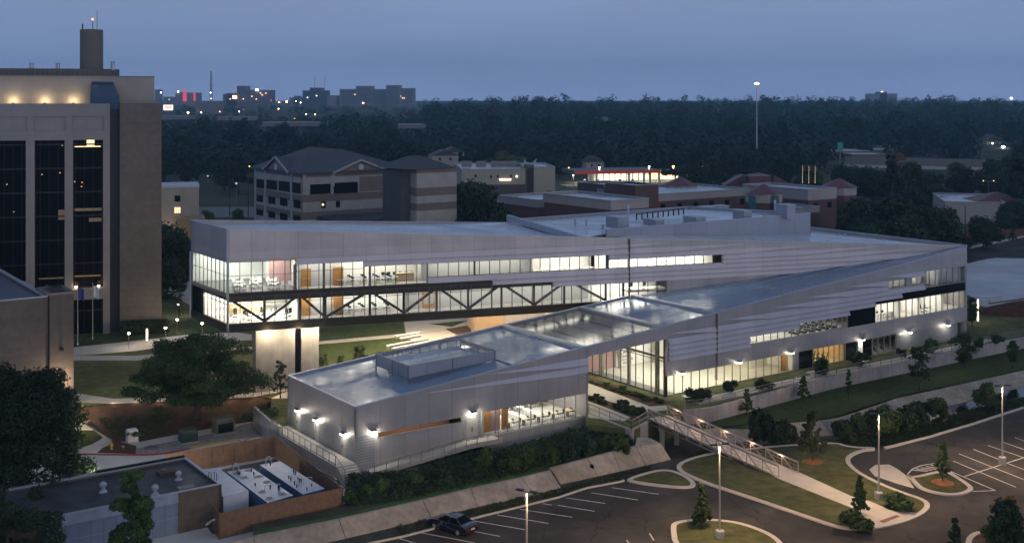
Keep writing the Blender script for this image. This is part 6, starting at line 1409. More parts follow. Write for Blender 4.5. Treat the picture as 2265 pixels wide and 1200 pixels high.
# --- highway, strip roofs, walls, low building
hz_ = 600; a, c = V(1868, 352, hz_), V(2240, 366, hz_-30)
t = thing('highway_overpass', a, 'long grey highway overpass wall crossing behind the trees', 'highway')
P = Plane(a.xy, (c-a).xy); MB().fr(P, 0, (c-a).length, V(0, 364, hz_).z, V(0, 347, hz_).z, 0, -1).build('noise_wall', M['rail'], t)
MB().fr(P, -2, (c-a).length+2, V(0, 367, hz_).z-.5, V(0, 364, hz_).z, 6, -1).build('road_deck', M['walk'], t); MB().fr(P, -2, (c-a).length+2, V(0, 373, hz_).z, V(0, 367, hz_).z-.5, 5.5, 0).build('girder', M['darkm'], t)
for i in range(8): p = P.p(6+i*12, 0, 3); MB().box((p.x, p.y, 0), (1.5, 1.5, 14), 0, V(0, 372, hz_).z-14).build('column', M['conc'], t)
b = MB(); p = V(1858, 335, 590); b.bar(Vector((p.x, p.y, p.z-14)), Vector((p.x, p.y, p.z+2)), .5); g = thing('highway_sign', p, 'green highway sign on a tall post left of the overpass', 'sign'); b.build('post', M['rail'], g)
MB().box((p.x, p.y-.4, 0), (2.6, .2, 4.6), 0, p.z).build('sign_panel', mat('green_sign', (.01, .16, .12), .5, emit=(.02, .3, .25), estr=.12), g)
p = V(1975, 378, 575); g = thing('overhead_sign', p, 'green road signs on the lattice gantry under the overpass', 'sign'); P = Plane(V(1938, 378, 575).xy, (1, -.03)); b = MB()
L_g = 9.0
for z in (-1.0, .8): b.bar(V(1938, 378, 575)+Vector((0, 0, z)), V(1982, 380, 575)+Vector((0, 0, z)), .2)
for i in range(9): u = V(1938+i*5.5, 378, 575); b.bar(u+Vector((0, 0, -1)), u+Vector((1.1, 0, .8)), .12)
b.build('gantry', M['curb'], g)
for px in (1935, 1978): u = V(px, 377, 574); MB().box(u, (1.8, .2, 2.6)).build('sign_panel', bpy.data.materials['green_sign'], g)
for i, (x0, x1, y, Y, m) in enumerate(((1832, 1925, 334, 660, 'roof'), (1925, 1985, 331, 680, 'roof'), (1960, 2035, 326, 700, 'roof'), (1885, 1960, 341, 640, 'roof'))):
    p0 = V(x0, y, Y); t = thing('shop_building', Vector((p0.x, p0.y, zg(p0))), ['flat pale roofed shop building nearest the green sign behind the highway', 'middle pale roofed shop building behind the highway', 'farthest pale roofed shop building behind the highway', 'low pale roofed shop building directly behind the overpass wall'][i], 'building')
    P = Plane(p0.xy, (1, .1)); block(t, P, 0, P.t(x1), zg(p0)-1, p0.z, 26, tband, roofm=mat('pale_far_roof', (.6, .62, .66), .5) if i == 0 else bpy.data.materials['pale_far_roof'], capz=.3)
p0 = V(2090, 458, 360); t = thing('low_school_wing', Vector((p0.x, p0.y, 1.3)), 'low building with pale flat roof beyond the dark trees on the right', 'building'); P = Plane(p0.xy, (1, -.25)); block(t, P, 0, P.t(2225), 1.3, V(0, 452, 350).z, 34, crs, roofm=M['roof'])
c = V(2205, 444, 370); b = MB(); b.add([(c.x-9, c.y-6, c.z), (c.x+9, c.y-6, c.z), (c.x+9, c.y+8, c.z), (c.x-9, c.y+8, c.z), (c.x, c.y, c.z+3)], [(0, 1, 4), (1, 2, 4), (2, 3, 4), (3, 0, 4)]); b.build('maroon_roof', mar, t)
b = MB(); A_, C_ = G(1830, 545, 1.3), G(2300, 520, 1.3); b.bar(A_+Vector((0, 0, 1.0)), C_+Vector((0, 0, 1.0)), .3, 2.0); tag(b.build('brick_wall', mat('garden_brick', (.13, .06, .05), .85, .1)), 'long red brick garden wall along the road behind the college', 'wall')
def farflat(name, px, z, m): return sheet(name, gp(px, z), z, m, thick=.4)
farflat('road', [(2050, 600), (2150, 580), (2265, 553), (2500, 500), (2500, 478), (2265, 523), (2140, 552), (1950, 570)], 1.45, M['asph'])
farflat('pavement', [(2130, 553), (2265, 524), (2265, 520), (2130, 548)], 1.5, M['walk'])
farflat('cleared_lot', [(2100, 590), (2145, 578), (2200, 570), (2300, 572), (2500, 580), (2400, 650), (2265, 658), (2180, 670), (2142, 652), (2090, 640)], 1.44, mat('white_crushed_stone', (.50, .53, .58), .8, .12, .15, var2=.12, scale2=.05, bump=.3))
farflat('pavement', [(2140, 668), (2180, 678), (2265, 700), (2400, 745), (2400, 720), (2265, 662), (2190, 672), (2150, 660)], 1.43, M['walk'])
b = MB(); cM = G(2255, 700, 1.4); rs = random.Random(2); n1, n2 = 16, 7; b_v = []
for j_ in range(n2):
    for i in range(n1):
        a = 2*math.pi*i/n1; r = (1-j_/n2)*(9 if math.cos(a) > 0 else 6)*(1+.15*rs.uniform(-1, 1)); b.v.append((cM.x+2+r*1.5*math.cos(a), cM.y+3+r*.6*math.sin(a), 1.4+2.3*math.sin(j_/n2*1.5)+rs.uniform(-.15, .15)*(j_ > 0)))
for j_ in range(n2-1):
    for i in range(n1): b.f.append([j_*n1+i, j_*n1+(i+1) % n1, (j_+1)*n1+(i+1) % n1, (j_+1)*n1+i]); b.m.append(0)
b.f.append([(n2-1)*n1+i for i in range(n1)]); b.m.append(0)
tag(b.build('dirt_mound', mat('red_brown_soil', (.08, .035, .025), .95, .3, 1, bump=.6), smooth=True), 'mound of red brown soil beside the white cleared lot', 'mound')
farflat('parking_area', [(360, 575), (450, 560), (620, 560), (620, 640), (450, 690), (358, 640)], 1.43, M['walk'])
farflat('parking_area', [(440, 480), (700, 480), (640, 420), (540, 416), (440, 428)], 1.43, mat('distant_pale_lot', (.16, .16, .16), .8, .15, .1))
farflat('lane', [(1110, 470), (1180, 440), (1260, 435), (1260, 455), (1200, 480), (1120, 500)], 1.43, M['walk'])
farflat('pavement', [(1690, 490), (1810, 478), (1900, 490), (1900, 505), (1800, 500), (1700, 510)], 1.43, M['walk'])
farflat('parking_area', [(2040, 402), (2110, 398), (2130, 425), (2090, 430)], 1.43, bpy.data.materials['distant_pale_lot'])
# cedar wall etc: utility poles
def upole(px, py, ytop, lab, Y=None, arms=True, lamp_c=None):
    p = G(px, py, 1.3) if Y is None else V(px, py, Y); h = (py-ytop)/F*p.y; t = thing('utility_pole', p, lab, 'pole')
    MB().lathe(p, [(.18, 0), (.11, h)], 8).build('pole', M['truss'], t)
    if arms: b = MB(); b.bar(p+Vector((-1.3, 0, h-.7)), p+Vector((1.3, 0, h-.7)), .12); b.build('crossarm', M['truss'], t)
    return p, h, t
pa_ = upole(2135, 545, 455, 'plain utility pole just behind the far corner of the college', arms=False)[0]; upole(2147, 552, 489, 'shorter pole with one arm beside the road behind the far corner')
p1_, h1, _ = upole(508, 480, 377, 'utility pole with power lines left of the banded building', Y=380); p2_, h2, _ = upole(549, 480, 378, 'utility pole nearest the banded building', Y=380)
p3_, h3, _ = upole(1422, 410, 335, 'tall utility pole behind the filling station', Y=560)
b = MB()
for dz in (.7, 2.2, 3.6):
    for A_, C_ in ((p1_+Vector((0, 0, h1-dz)), p1_+Vector((-60, 20, h1-dz))), (p1_+Vector((0, 0, h1-dz)), p2_+Vector((0, 0, h2-dz))), (p2_+Vector((0, 0, h2-dz)), p3_+Vector((0, 0, h3-dz)))):
        n = 10; pts = [A_.lerp(C_, i/n)-Vector((0, 0, 1.6*math.sin(math.pi*i/n))) for i in range(n+1)]
        for u, v in zip(pts, pts[1:]): b.bar(u, v, .06)
tag(b.build('power_lines', M['darkm']), 'thin power lines running between the utility poles', 'power lines')
def street(px, py, ytop, lab, Y=None, col=(1, .62, .3), s=10, dbl=False, glow=.35, power=0):
    p = G(px, py, 1.3) if Y is None else V(px, py, Y); h = (py-ytop)/F*p.y; t = thing('street_lamp', p, lab, 'street lamp', 'distant street lamps')
    MB().lathe(p, [(.14, 0), (.08, h)], 8).build('pole', M['rail'], t)
    for k in ((-1, 1) if dbl else (0,)):
        if dbl: MB().bar(p+Vector((0, 0, h)), p+Vector((k*1.5, 0, h+.5)), .1).build('arm', M['rail'], t)
        MB().lathe(p+Vector((k*1.7, -.2, h+.2)), [(.1, 0), (glow, glow*.5), (glow, glow), (.1, glow*1.6)], 8).build('lamp_head', emis('street_glow', col, s), t)
    if power: lamp('POINT', p+Vector((0, -.5, h-.3)), power, col, t, .3, name='street_light')
street(1103, 486, 448, 'warm street lamp standing just behind the raised wing roof', col=(1, .8, .45), s=6, power=260)
street(1173, 440, 431, 'small pale lamp on the lane beside the cream hall', Y=420, col=(1, .85, .6), s=4)
street(1268, 425, 390, 'white post lamp at the left end of the filling station', Y=480, col=(1, .85, .7), s=4, power=300)
street(2186, 455, 402, 'double armed yellow street lamp by the low pale roofed building', Y=380, col=(.9, .75, .35), s=1.5, dbl=True, glow=.2)
street(2219, 335, 328, 'very bright greenish white floodlight in the trees on the right', Y=760, col=(1, 1, .8), s=80, glow=.9, power=2500)
street(2195, 322, 319, 'small warm house lamp left of the bright floodlight', Y=790, col=(1, .7, .45), s=18, glow=.5)
street(460, 405, 392, 'white lamp globe among the dark trees right of the tower', Y=400, col=(.8, .85, 1), s=.7, glow=.3); street(523, 470, 409, 'tall pale lamp post left of the banded building', Y=380, col=(.8, .85, 1), s=.5, glow=.4)
street(552, 372, 370, 'tiny orange lamp at the edge of the forest by the banded building', Y=420, col=(1, .5, .1), s=4, glow=.25)
street(1243, 360, 352, 'small white lamp above the trees left of the filling station', Y=560, col=(1, .85, .7), s=6, glow=.5); street(1257, 378, 374, 'orange lamp among trees left of the filling station', Y=560, col=(1, .45, .1), s=8, glow=.5)
street(2110, 275, 268, 'red light deep in the forest on the right', Y=1100, col=(1, .1, .15), s=4, glow=.8); street(1940, 293, 289, 'faint orange light in the forest above the overpass', Y=1000, col=(1, .5, .2), s=2, glow=.7); street(2237, 222, 220, 'bright lamp on the horizon at the right edge', Y=1900, col=(1, 1, .9), s=14, glow=2)
# high mast light
p = V(1674, 300, 520); t = thing('high_mast_light', p, 'very tall thin mast with a glowing warm light ring on top', 'mast'); h = (300-184)/F*520
MB().lathe(p, [(.32, -6), (.26, 0), (.16, h)], 8).build('mast', M['steel'], t); MB().lathe(p+Vector((0, 0, h-.6)), [(.3, 0), (1.1, .2), (1.1, .5), (.3, .9)], 12).build('lamp_ring', emis('mast_glow', (1, .50, .20), 9), t)
# small houses beyond the filling station
def house(px, ybase, w, hw, Y, lab, rise=3, col=None):
    p = V(px, ybase, Y); t = thing('house', p, lab, 'house'); m = col or M['conc']
    MB().box((p.x, p.y, 0), (w, 8, hw+3), .3, p.z-3).build('wall', m, t); z = p.z+hw; ca, sa = math.cos(.3), math.sin(.3)
    def r_(x, y, zz_): return (p.x+x*ca-y*sa, p.y+x*sa+y*ca, zz_)
    k = w/2+.4; b = MB(); b.add([r_(-k, -4.5, z), r_(k, -4.5, z), r_(k, 4.5, z), r_(-k, 4.5, z), r_(0, -4.5, z+rise), r_(0, 4.5, z+rise)], [(0, 4, 5, 3), (4, 1, 2, 5), (0, 1, 4), (3, 5, 2)]); b.build('roof', slate, t)
    for x in (-w/5, w/5): MB().box(r_(x, -4.05, z-1.6), (.9, .1, 1.2), .3).build('window', M['dglass'], t)
house(1310, 378, 9, 4.5, 560, 'tall narrow pale house above the filling station canopy', 3); house(980, 360, 12, 3.5, 520, 'small gabled house left of the cream hall roof', 2.5, crs); house(1000, 352, 10, 3.5, 560, 'second small gabled house behind the cream hall', 2.5, crs)
house(2190, 325, 12, 4, 800, 'pale house with pointed gables near the bright floodlight', 5); house(1890-145, 305, 10, 3, 900, 'grey house roof in the forest right of the tall mast', 3)
# ================================================================== far city
CITY = 2600
def cblock(name, lab, boxes, m, Y=CITY, wins=None, extra=None):
    x, y = boxes[0][0], boxes[0][3]; p = V((boxes[0][0]+boxes[0][1])/2, 232, Y); t = thing(name, Vector((p.x, p.y, 20)), lab, 'building')
    for x0, x1, y0, y1, dy in boxes:
        a = V(x0, y0, Y+dy); c = V(x1, y1, Y+dy); P = Plane(a.xy, (1, 0)); o = MB().fr(P, 0, c.x-a.x, 15, a.z, 0, -40).build('wall', m, t)
        if wins:
            b = MB(); z = a.z-5
            while z > c.z+1: b.fr(P, 3, c.x-a.x-3, z-1.2, z, .3, 0); z -= 4.2
            b.build('window_row', M['dglass'], o)
    for px, py, w, h, em in (extra or []):
        a = V(px, py, Y-2); MB().box(a, (w, 1, h)).build('lit_window', em, t)
    return t
far1 = mat('far_building_stone', (.24, .22, .25), .8, .1, .02); pinkm = emis('pink_neon', (1, .08, .14), .75); warm = emis('warm_city_light', (1, .55, .35), 3.5); whit = emis('white_city_light', (1, .95, .8), 5)
cblock('hospital_building', 'long pale far hospital block on the skyline with lit windows', [(751, 793, 197, 228, 0), (787, 824, 190, 228, -10), (824, 856, 197, 228, 0), (854, 885, 188.5, 228, -12), (885, 916, 195, 228, 0)], far1, wins=True,
       extra=[(792, 194, 5, 1.6, whit), (792, 197.5, 5, 1.6, whit), (877, 190.5, 10, 2, whit)]+[(x, y, 2.4, 1.5, warm) for x, y in ((802, 209), (806, 209), (802, 213), (811, 209), (820, 209), (785, 209), (876, 213), (886, 213), (890, 217), (894, 217), (882, 217), (803, 228))])
cblock('office_block', 'dark gridded office block on the skyline with two thin masts', [(669, 724, 200, 230, 0), (685, 711, 194, 230, 5)], mat('dark_far_block', (.06, .08, .11), .5), wins=True, extra=[(680, 216, 2, 2, whit), (700, 212, 2, 2, whit)])
for px, y in ((696, 168), (718, 170)): a = V(px, 200, CITY); c_ = V(px, y, CITY); tag(MB().bar(a, c_, .7).build('radio_mast', M['rail']), 'thin mast above the left part of the gridded office block' if px == 696 else 'thin mast above the right edge of the gridded office block', 'mast')
cblock('brown_block', 'wide far block with a square penthouse and scattered orange lights', [(493, 601, 208, 228, 0), (524, 545, 190, 228, 4), (545, 601, 199, 228, 3), (500, 524, 206, 228, 0)], mat('far_rosy_stone', (.15, .12, .13), .8), extra=[(x, y, 2.6, 1.8, warm) for x, y in ((576, 206), (580, 210), (588, 206), (557, 213), (567, 219), (538, 219), (509, 219))]+[(568, 199, 6, 5, whit), (519, 215, 8, 7, emis('orange_city_light', (1, .48, .15), 14))])
cblock('pink_lit_hotel', 'far hotel block with two glowing pink vertical strips', [(388, 436, 205, 226, 0), (390, 401, 203, 226, 2), (361, 388, 214, 226, 0)], far1, extra=[(408.5, 212.5, 8, 24, pinkm), (430, 214.5, 4, 18, pinkm), (394, 203, 3, 4, whit)])
cblock('low_white_block', 'small pale block beside the radio tower on the skyline', [(432, 476, 226, 240, -600)], far1, Y=CITY-600, wins=False); cblock('far_slab_building', 'faint pale slab building on the horizon at far right', [(1924, 1985, 207, 216, 400), (1946, 1962, 203, 216, 400)], mat('hazy_far_block', (.26, .25, .29), .8), extra=[(1951, 203, 5, 2, warm)])
cblock('tall_corner_block', 'narrow far tower just beside the brown tower corner', [(342, 348, 198, 226, 0)], far1); cblock('far_terrace', 'low jagged far buildings between the orange lit block and the gridded block', [(640, 668, 216, 228, 0), (650, 660, 212, 228, 0), (724, 745, 211, 228, 0)], far1)
a = V(467, 224, 2300); t = thing('radio_tower', a, 'lattice radio tower on the skyline left of the orange lit block', 'radio tower'); h = (224-158)/F*2300; b = MB()
for k in range(3):
    an = 2*math.pi*k/3; b.bar(a+Vector((3.2*math.cos(an), 3.2*math.sin(an), -20)), a+Vector((1.1*math.cos(an), 1.1*math.sin(an), h)), .7)
for i in range(14):
    z = h*i/14; r = 3.0-1.8*i/14
    for k in range(3): a0 = 2*math.pi*k/3; a1_ = 2*math.pi*(k+1)/3; b.bar(a+Vector((r*math.cos(a0), r*math.sin(a0), z)), a+Vector((r*math.cos(a1_), r*math.sin(a1_), z+h/14)), .5)
b.build('lattice', mat('tower_paint', (.25, .14, .14), .6), t); b = MB()
for z in (.35, .52): b.box(a, (8, 8, 1.2), 0, a.z+h*z)
b.build('platform', M['rail'], t)
# city street lights in the far left and the billboard
cl_ = [(356, 205, 'w', 5), (466, 205, 'w', 4.5), (467, 218, 'w', 2.5), (374, 220, 'g', 3), (416, 249, 'o', 7), (445, 249, 'w', 4), (439, 244, 'r', 2), (486, 247, 'o', 3), (529, 247, 'w', 3.5), (539, 242, 'r', 2), (634, 225, 'o', 7), (617, 226, 'o', 4), (621, 227, 'r', 3), (655, 224, 'w', 3), (665, 227, 'w', 4), (616, 241, 'o', 4.5), (677, 253, 'o', 4), (697, 253, 'y', 4), (652, 263, 'a', 5), (803, 228, 'o', 6), (600, 222, 'r', 3), (612, 222, 'r', 3)]
cm = {'w': emis('city_white', (1, .85, .65), 16), 'o': emis('city_orange', (1, .52, .22), 16), 'g': emis('city_green', (.5, 1, .9), 4), 'r': emis('city_red', (1, .12, .18), 4), 'y': emis('city_yellow', (1, .8, .25), 10), 'a': emis('city_amber', (1, .4, .04), 6)}
for i, (px, py, k, s) in enumerate(cl_):
    Y = 2200 if py < 232 else 1150; p = V(px, py, Y); r = s/F*Y*.28
    t = thing('city_lamp', p-Vector((0, 0, 8)), f'{dict(w="white", o="orange", g="greenish", r="red", y="yellow", a="amber")[k]} street light in the far city among many', 'street lamp', 'far city street lights'); t['label'] = {'w': 'white street light in the far city', 'o': 'orange street light in the far city', 'g': 'greenish street light in the far city', 'r': 'red light in the far city', 'y': 'yellow street light in the far city', 'a': 'amber street light in the far city'}[k]
    MB().lathe(p, [(r*.2, -r), (r*.8, -r*.6), (r, 0), (r*.8, r*.6), (r*.2, r)], 10).build('lamp_head', cm[k], t); MB().lathe(p, [(.25, -14), (.15, -r)], 6).build('pole', M['rail'], t)
p = V(372, 238, 1150); t = thing('billboard', p-Vector((0, 0, 6)), 'bright lit billboard just right of the brown tower', 'billboard'); MB().box(p, (9.6, .4, 5.4)).build('panel', emis('billboard_glow', (1, .70, .60), 1.5), t)
for dz in (1.1, -.5): MB().box(p+Vector((.2, -.3, dz)), (6.5, .1, .7)).build('stripe', emis('billboard_red', (1, .25, .2), .8), t)
MB().bar(p+Vector((0, 0, -12)), p+Vector((0, 0, -2.7)), .8).build('post', M['rail'], t)
for i, (x0, x1, y, Y) in enumerate(((357, 420, 256, 1000), (480, 560, 258, 1000), (580, 720, 270, 900), (880, 940, 275, 900), (1318, 1345, 260, 1000))):
    p0 = V(x0, y, Y); t = thing('warehouse', Vector((p0.x, p0.y, zg(p0))), ['pale flat roof among trees just right of the brown tower', 'pale flat roof among trees below the wide lit block', 'long pale roof among trees below the gridded office block', 'small pale roof among trees right of the hospital block', 'small pale roof deep in the forest above the filling station'][i], 'building')
    P = Plane(p0.xy, (1, .05)); block(t, P, 0, P.t(x1), p0.z-3.2, p0.z, 22, far1, roofm=bpy.data.materials['pale_far_roof'], capz=.2)

# ================================================================== vegetation
def leafmat(name, col, ov=.3):
    m = mat(name, col, .75, .35, .55, var2=.35, scale2=.06, spec=.2, objvar=ov); return m
LM = dict(dark=leafmat('dark_leaves', (.026, .046, .022)), mid=leafmat('green_leaves', (.045, .080, .025)), far=leafmat('forest_leaves', (.012, .034, .026), .45), lite=leafmat('light_leaves', (.085, .115, .035)), olive=leafmat('olive_leaves', (.06, .08, .035)), autumn=leafmat('orange_leaves', (.20, .10, .03)))
bark = mat('tree_bark', (.07, .055, .045), .9, .3, 4)
def leaves_mesh(name, clumps, n, leaf, seed, m, flat=.75, shell=.55, aspect=.6, nn=.5):
    """n leaf sprays spread through the clumps (x, y, z, r)"""
    r = np.random.default_rng(seed); C_ = np.array(clumps, float); w = C_[:, 3]**2; k = r.choice(len(C_), n, p=w/w.sum())
    d = r.normal(size=(n, 3)); d /= np.linalg.norm(d, axis=1)[:, None]; rad = C_[k, 3]*(shell+(1-shell)*r.random(n)**.6)*(.84+.22*r.random(n))
    d2 = d.copy(); d2[:, 2] *= flat; P = C_[k, :3]+d2*rad[:, None]
    nrm = d*.8+r.normal(size=(n, 3))*nn+np.array([0, 0, .3]); nrm /= np.linalg.norm(nrm, axis=1)[:, None]
    t = np.cross(nrm, r.normal(size=(n, 3))); t /= np.linalg.norm(t, axis=1)[:, None]; b = np.cross(nrm, t); s = leaf*(.55+.9*r.random(n))[:, None]
    v = np.stack([P-t*s-b*s*aspect*.4, P+t*s*.2-b*s*aspect, P+t*s+b*s*.1, P-t*s*.1+b*s*aspect], 1).reshape(-1, 3)
    me = bpy.data.meshes.new(name); me.vertices.add(4*n); me.vertices.foreach_set('co', v.ravel()); me.loops.add(4*n); me.loops.foreach_set('vertex_index', np.arange(4*n, dtype=np.int32))
    me.polygons.add(n); me.polygons.foreach_set('loop_start', np.arange(0, 4*n, 4, dtype=np.int32)); me.polygons.foreach_set('loop_total', np.full(n, 4, dtype=np.int32)); me.materials.append(m); me.update(calc_edges=True); return me
def obj_of(me, name, parent=None):
    o = bpy.data.objects.new(name, me); COL.objects.link(o); o.parent = parent; return o
def clumps_for(shape, h, r, seed, base=.3, n=26):
    g = random.Random(seed); out = []
    for i in range(n):
        a = g.uniform(0, 2*math.pi)
        if shape == 'round': z = g.uniform(base, .92); k = math.sin(math.pi*min(1, (z-base)/(1-base)*.82+.16)); q = g.uniform(.25, .8)*k; cr = r*g.uniform(.26, .42)
        elif shape == 'cone': z = g.uniform(base, .95); k = 1-(z-base)/(1-base)*.85; q = math.sqrt(g.random())*.85*k; cr = r*g.uniform(.16, .30)*(.45+.55*k)
        elif shape == 'spread': z = g.uniform(base, .88); k = math.sqrt(max(.05, 1-((z-base)/(1-base))**2)); q = g.uniform(.2, .9)*k; cr = r*g.uniform(.10, .20)
        else: z = g.uniform(base, .95); k = 1-.5*(z-base)/(1-base); q = math.sqrt(g.random())*.88*k; cr = r*g.uniform(.12, .24)
        out.append((r*q*math.cos(a), r*q*math.sin(a), h*z, cr))
    return out
def trunk_mb(h, r, clumps, base, tr, seed, nl=7, lean=0):
    g = random.Random(seed); b = MB(); top = h*(.75 if base > .15 else .6); pts = []
    for i in range(7): f = i/6; pts.append((lean*f*h+g.uniform(-.02, .02)*h*f, g.uniform(-.02, .02)*h*f, top*f))
    b.tube(pts, [tr*(1.35 if i == 0 else 1-.72*i/6) for i in range(7)], 8)
    for c in sorted(clumps, key=lambda c: -c[3])[:nl]:
        f = g.uniform(.35, .8)*min(1, c[2]/top); i = min(5, int(f*6)); s = Vector(pts[i]).lerp(Vector(pts[i+1]), f*6-i); e = Vector(c[:3]); md = s.lerp(e, .55)+Vector((0, 0, -.06*h*g.random()))
        b.tube([s, md, e], [tr*.42, tr*.26, tr*.08], 6)
    return b
def tree(name, h, r, shape, n, leaf, seed, m, label='x', cat='tree', group=None, base=.3, nc=26, tr=None, nl=8, flat=.75, lean=0, shell=.5, nn=.5):
    t = thing(name, Vector((0, 0, 0)), label, cat, group); cl = clumps_for(shape, h, r, seed, base, nc)
    local(trunk_mb(h, r, cl, base, tr or h*.022, seed, nl, lean), 'trunk', bark, t, True); obj_of(leaves_mesh('crown', cl, n, leaf, seed, m, flat, shell, .6, nn), 'crown', t); return t
# forest: 280 individual trees of six makes, then one mass behind them
rf = random.Random(11)
far_protos = [tree('forest_tree', h, r, s, 1500, .62, 40+i, LM['far'], base=b_, nc=20, tr=.3, nl=4, flat=.85, shell=.75, nn=.22) for i, (h, r, s, b_) in enumerate(((15, 7.5, 'round', .22), (18, 8, 'round', .25), (14, 6.5, 'irr', .2), (20, 6, 'cone', .2), (13, 8, 'round', .18), (17, 7, 'irr', .25)))]
keep = []   # picture boxes where far buildings must stay visible: (x0, x1, y_of_top, Y)
clear = [(1020, 1235, 357, 465), (1260, 1475, 372, 500), (1180, 1900, 384, 300), (1826, 2045, 322, 620), (1868, 2240, 342, 570), (556, 1015, 328, 300), (430, 560, 420, 380), (1440, 1840, 384, 395), (2040, 2240, 396, 350), (2140, 2265, 500, 300), (1295, 1325, 352, 550), (350, 445, 408, 281), (355, 425, 256, 990), (480, 562, 257, 990), (580, 722, 269, 890), (880, 940, 274, 890), (2180, 2230, 316, 780), (1850, 1870, 310, 585), (1665, 1682, 290, 520), (358, 384, 230, 1150), (960, 1015, 344, 520)]
def blocked(px, Y, ztop, r):
    pr = r/Y*F
    for x0, x1, yt, YB in clear:
        if px+pr > x0 and px-pr < x1:
            if Y < YB+5 and YH+(HC-ztop)/Y*F < yt+(5 if YB > 850 else 22 if YB > 500 else 60) and Y > 0: return True
            if YB-25 < Y < YB+60 and x0-5 < px < x1+5: return True
    return False
count = 0; placed = []; usedp = set()
def place_tree(o_list, x, y, s, label, group):
    k = rf.randrange(len(o_list)); o = o_list[k]; key = (id(o_list), k)
    if key in usedp: o = copy_tree(o)
    usedp.add(key); o.location = (x, y, zg(Vector((x, y, 0)))-.2); o.scale = (s*rf.uniform(.85, 1.2), s*rf.uniform(.85, 1.2), s*rf.uniform(.85, 1.15)); o.rotation_euler = (0, 0, rf.uniform(0, 6.28)); o['label'] = label; o['group'] = group
    return o
tries = 0
while count < 285 and tries < 9000:
    tries += 1
    Y = 330+(rf.random()**1.25)*560; px = rf.uniform(330, 2290); x = (px-CX)/F*Y; s = rf.uniform(.75, 1.15)
    if any((x-a)**2+(Y-c)**2 < (11+Y*.008)**2 for a, c in placed): continue
    if blocked(px, Y, zg(Vector((x, Y, 0)))+17*s, 7*s): continue
    if Y < 470 and px < 560 and 330 < Y < 420: continue
    placed.append((x, Y)); count += 1
    place_tree(far_protos, x, Y, s, 'dark green tree of the wood behind the college', 'trees of the wood behind the college')
# the far wood as one mass
def far_wood():
    r = np.random.default_rng(3); cl = []
    for i in range(5200):
        Y = 560+(r.random()**1.5)*2300; px = r.uniform(300, 2330); x = (px-CX)/F*Y
        if Y > 1500 and r.random() < .25: continue
        h = r.uniform(10, 17)+3.5*math.sin(x*.011+Y*.004)*math.sin(Y*.009+x*.003)+(9 if r.random() < .10 and px > 940 and Y > 850 else 0)
        if blocked(px, Y, zfar(x, Y)+h, 7): continue
        if px < 960 and Y > 1250 and r.random() < .8: continue
        if px < 930 and Y > 950: h *= .62
        z = zfar(x, Y); rr = r.uniform(4, 10)
        if Y > 1500: z -= (Y-1500)*.004
        for k in range(3): a = r.uniform(0, 6.28); cl.append((x+rr*.5*math.cos(a), Y+rr*.5*math.sin(a), z+h-rr*.8-k*rr*.5, rr*r.uniform(.6, .85)))
    me = leaves_mesh('far_wood', cl, 340000, 1.35, 9, leafmat('far_wood_leaves', (.014, .038, .030), 0), .9, .85, .6, .16); o = obj_of(me, 'far_wood'); tag(o, 'dark far wood stretching to the horizon', 'wood', kind='stuff')
far_wood()
# trees behind the building, closer
mids = [tree('broad_tree', 11, 6.5, 'round', 5200, .38, 60+i, LM['dark'], base=.14, nc=34, tr=.28) for i in range(3)]
midl = [tree('light_tree', 10, 5.5, 'round', 4600, .36, 70, LM['lite'], base=.14, nc=30, tr=.25)]
spots = [(1040, 470, 290, 1.5), (1072, 478, 275, 1.3), (1030, 430, 320, 1.4), (1095, 480, 268, 1.0), (1225, 455, 330, .85), (1215, 430, 380, .7), (1265, 490, 262, .95), (1230, 492, 262, .6), (1290, 492, 258, .55), (1140, 495, 262, .6), (1180, 497, 262, .65), (1910, 505, 290, 1.1), (1960, 505, 300, 1.35), (1985, 540, 262, 1.2), (1930, 545, 262, .9), (2040, 525, 280, 1.25), (2075, 520, 285, 1.1), (2105, 505, 290, .75), (2175, 500, 300, .7), (2245, 470, 330, 1.0), (1890, 470, 330, .9), (1450, 400, 420, .7), (1475, 402, 420, .6), (1720, 372, 470, 1.2), (1540, 392, 440, 1.3), (1580, 390, 450, 1.3), (2010, 400, 420, 1.4), (2060, 405, 420, 1.1), (1930, 400, 430, 1.3), (1875, 392, 440, 1.1), (2130, 385, 450, 1.1), (2250, 380, 450, 1.5), (2200, 390, 440, 1.2), (370, 690, 225, .7), (385, 650, 240, .9), (365, 640, 262, 1.0)]
for i, (px, py, Y, s) in enumerate(spots):
    x = (px-CX)/F*Y; o = place_tree(mids, x, Y, s, 'dark leafy tree between the college and the wood', 'dark leafy trees behind the college'); o.location.z = 1.2
for px, Y, s in ((1080, 505, 1.1), (1110, 500, 1.3), (1150, 505, 1.3), (1130, 520, 1.2), (455, 360, .5), (530, 350, .6), (1790, 470, 1.0), (1310, 262, .4), (2120, 500, 1.0)):
    x = (px-CX)/F*Y; place_tree(midl, x, Y, s, 'lighter green tree between the college and the wood', 'lighter green trees behind the college')
x = (1985-CX)/F*560; o = tree('autumn_tree', 10, 4, 'round', 2500, .4, 90, LM['autumn'], 'orange leaved tree in front of the highway overpass', base=.2); o.location = (x, 560, zfar(0, 560))
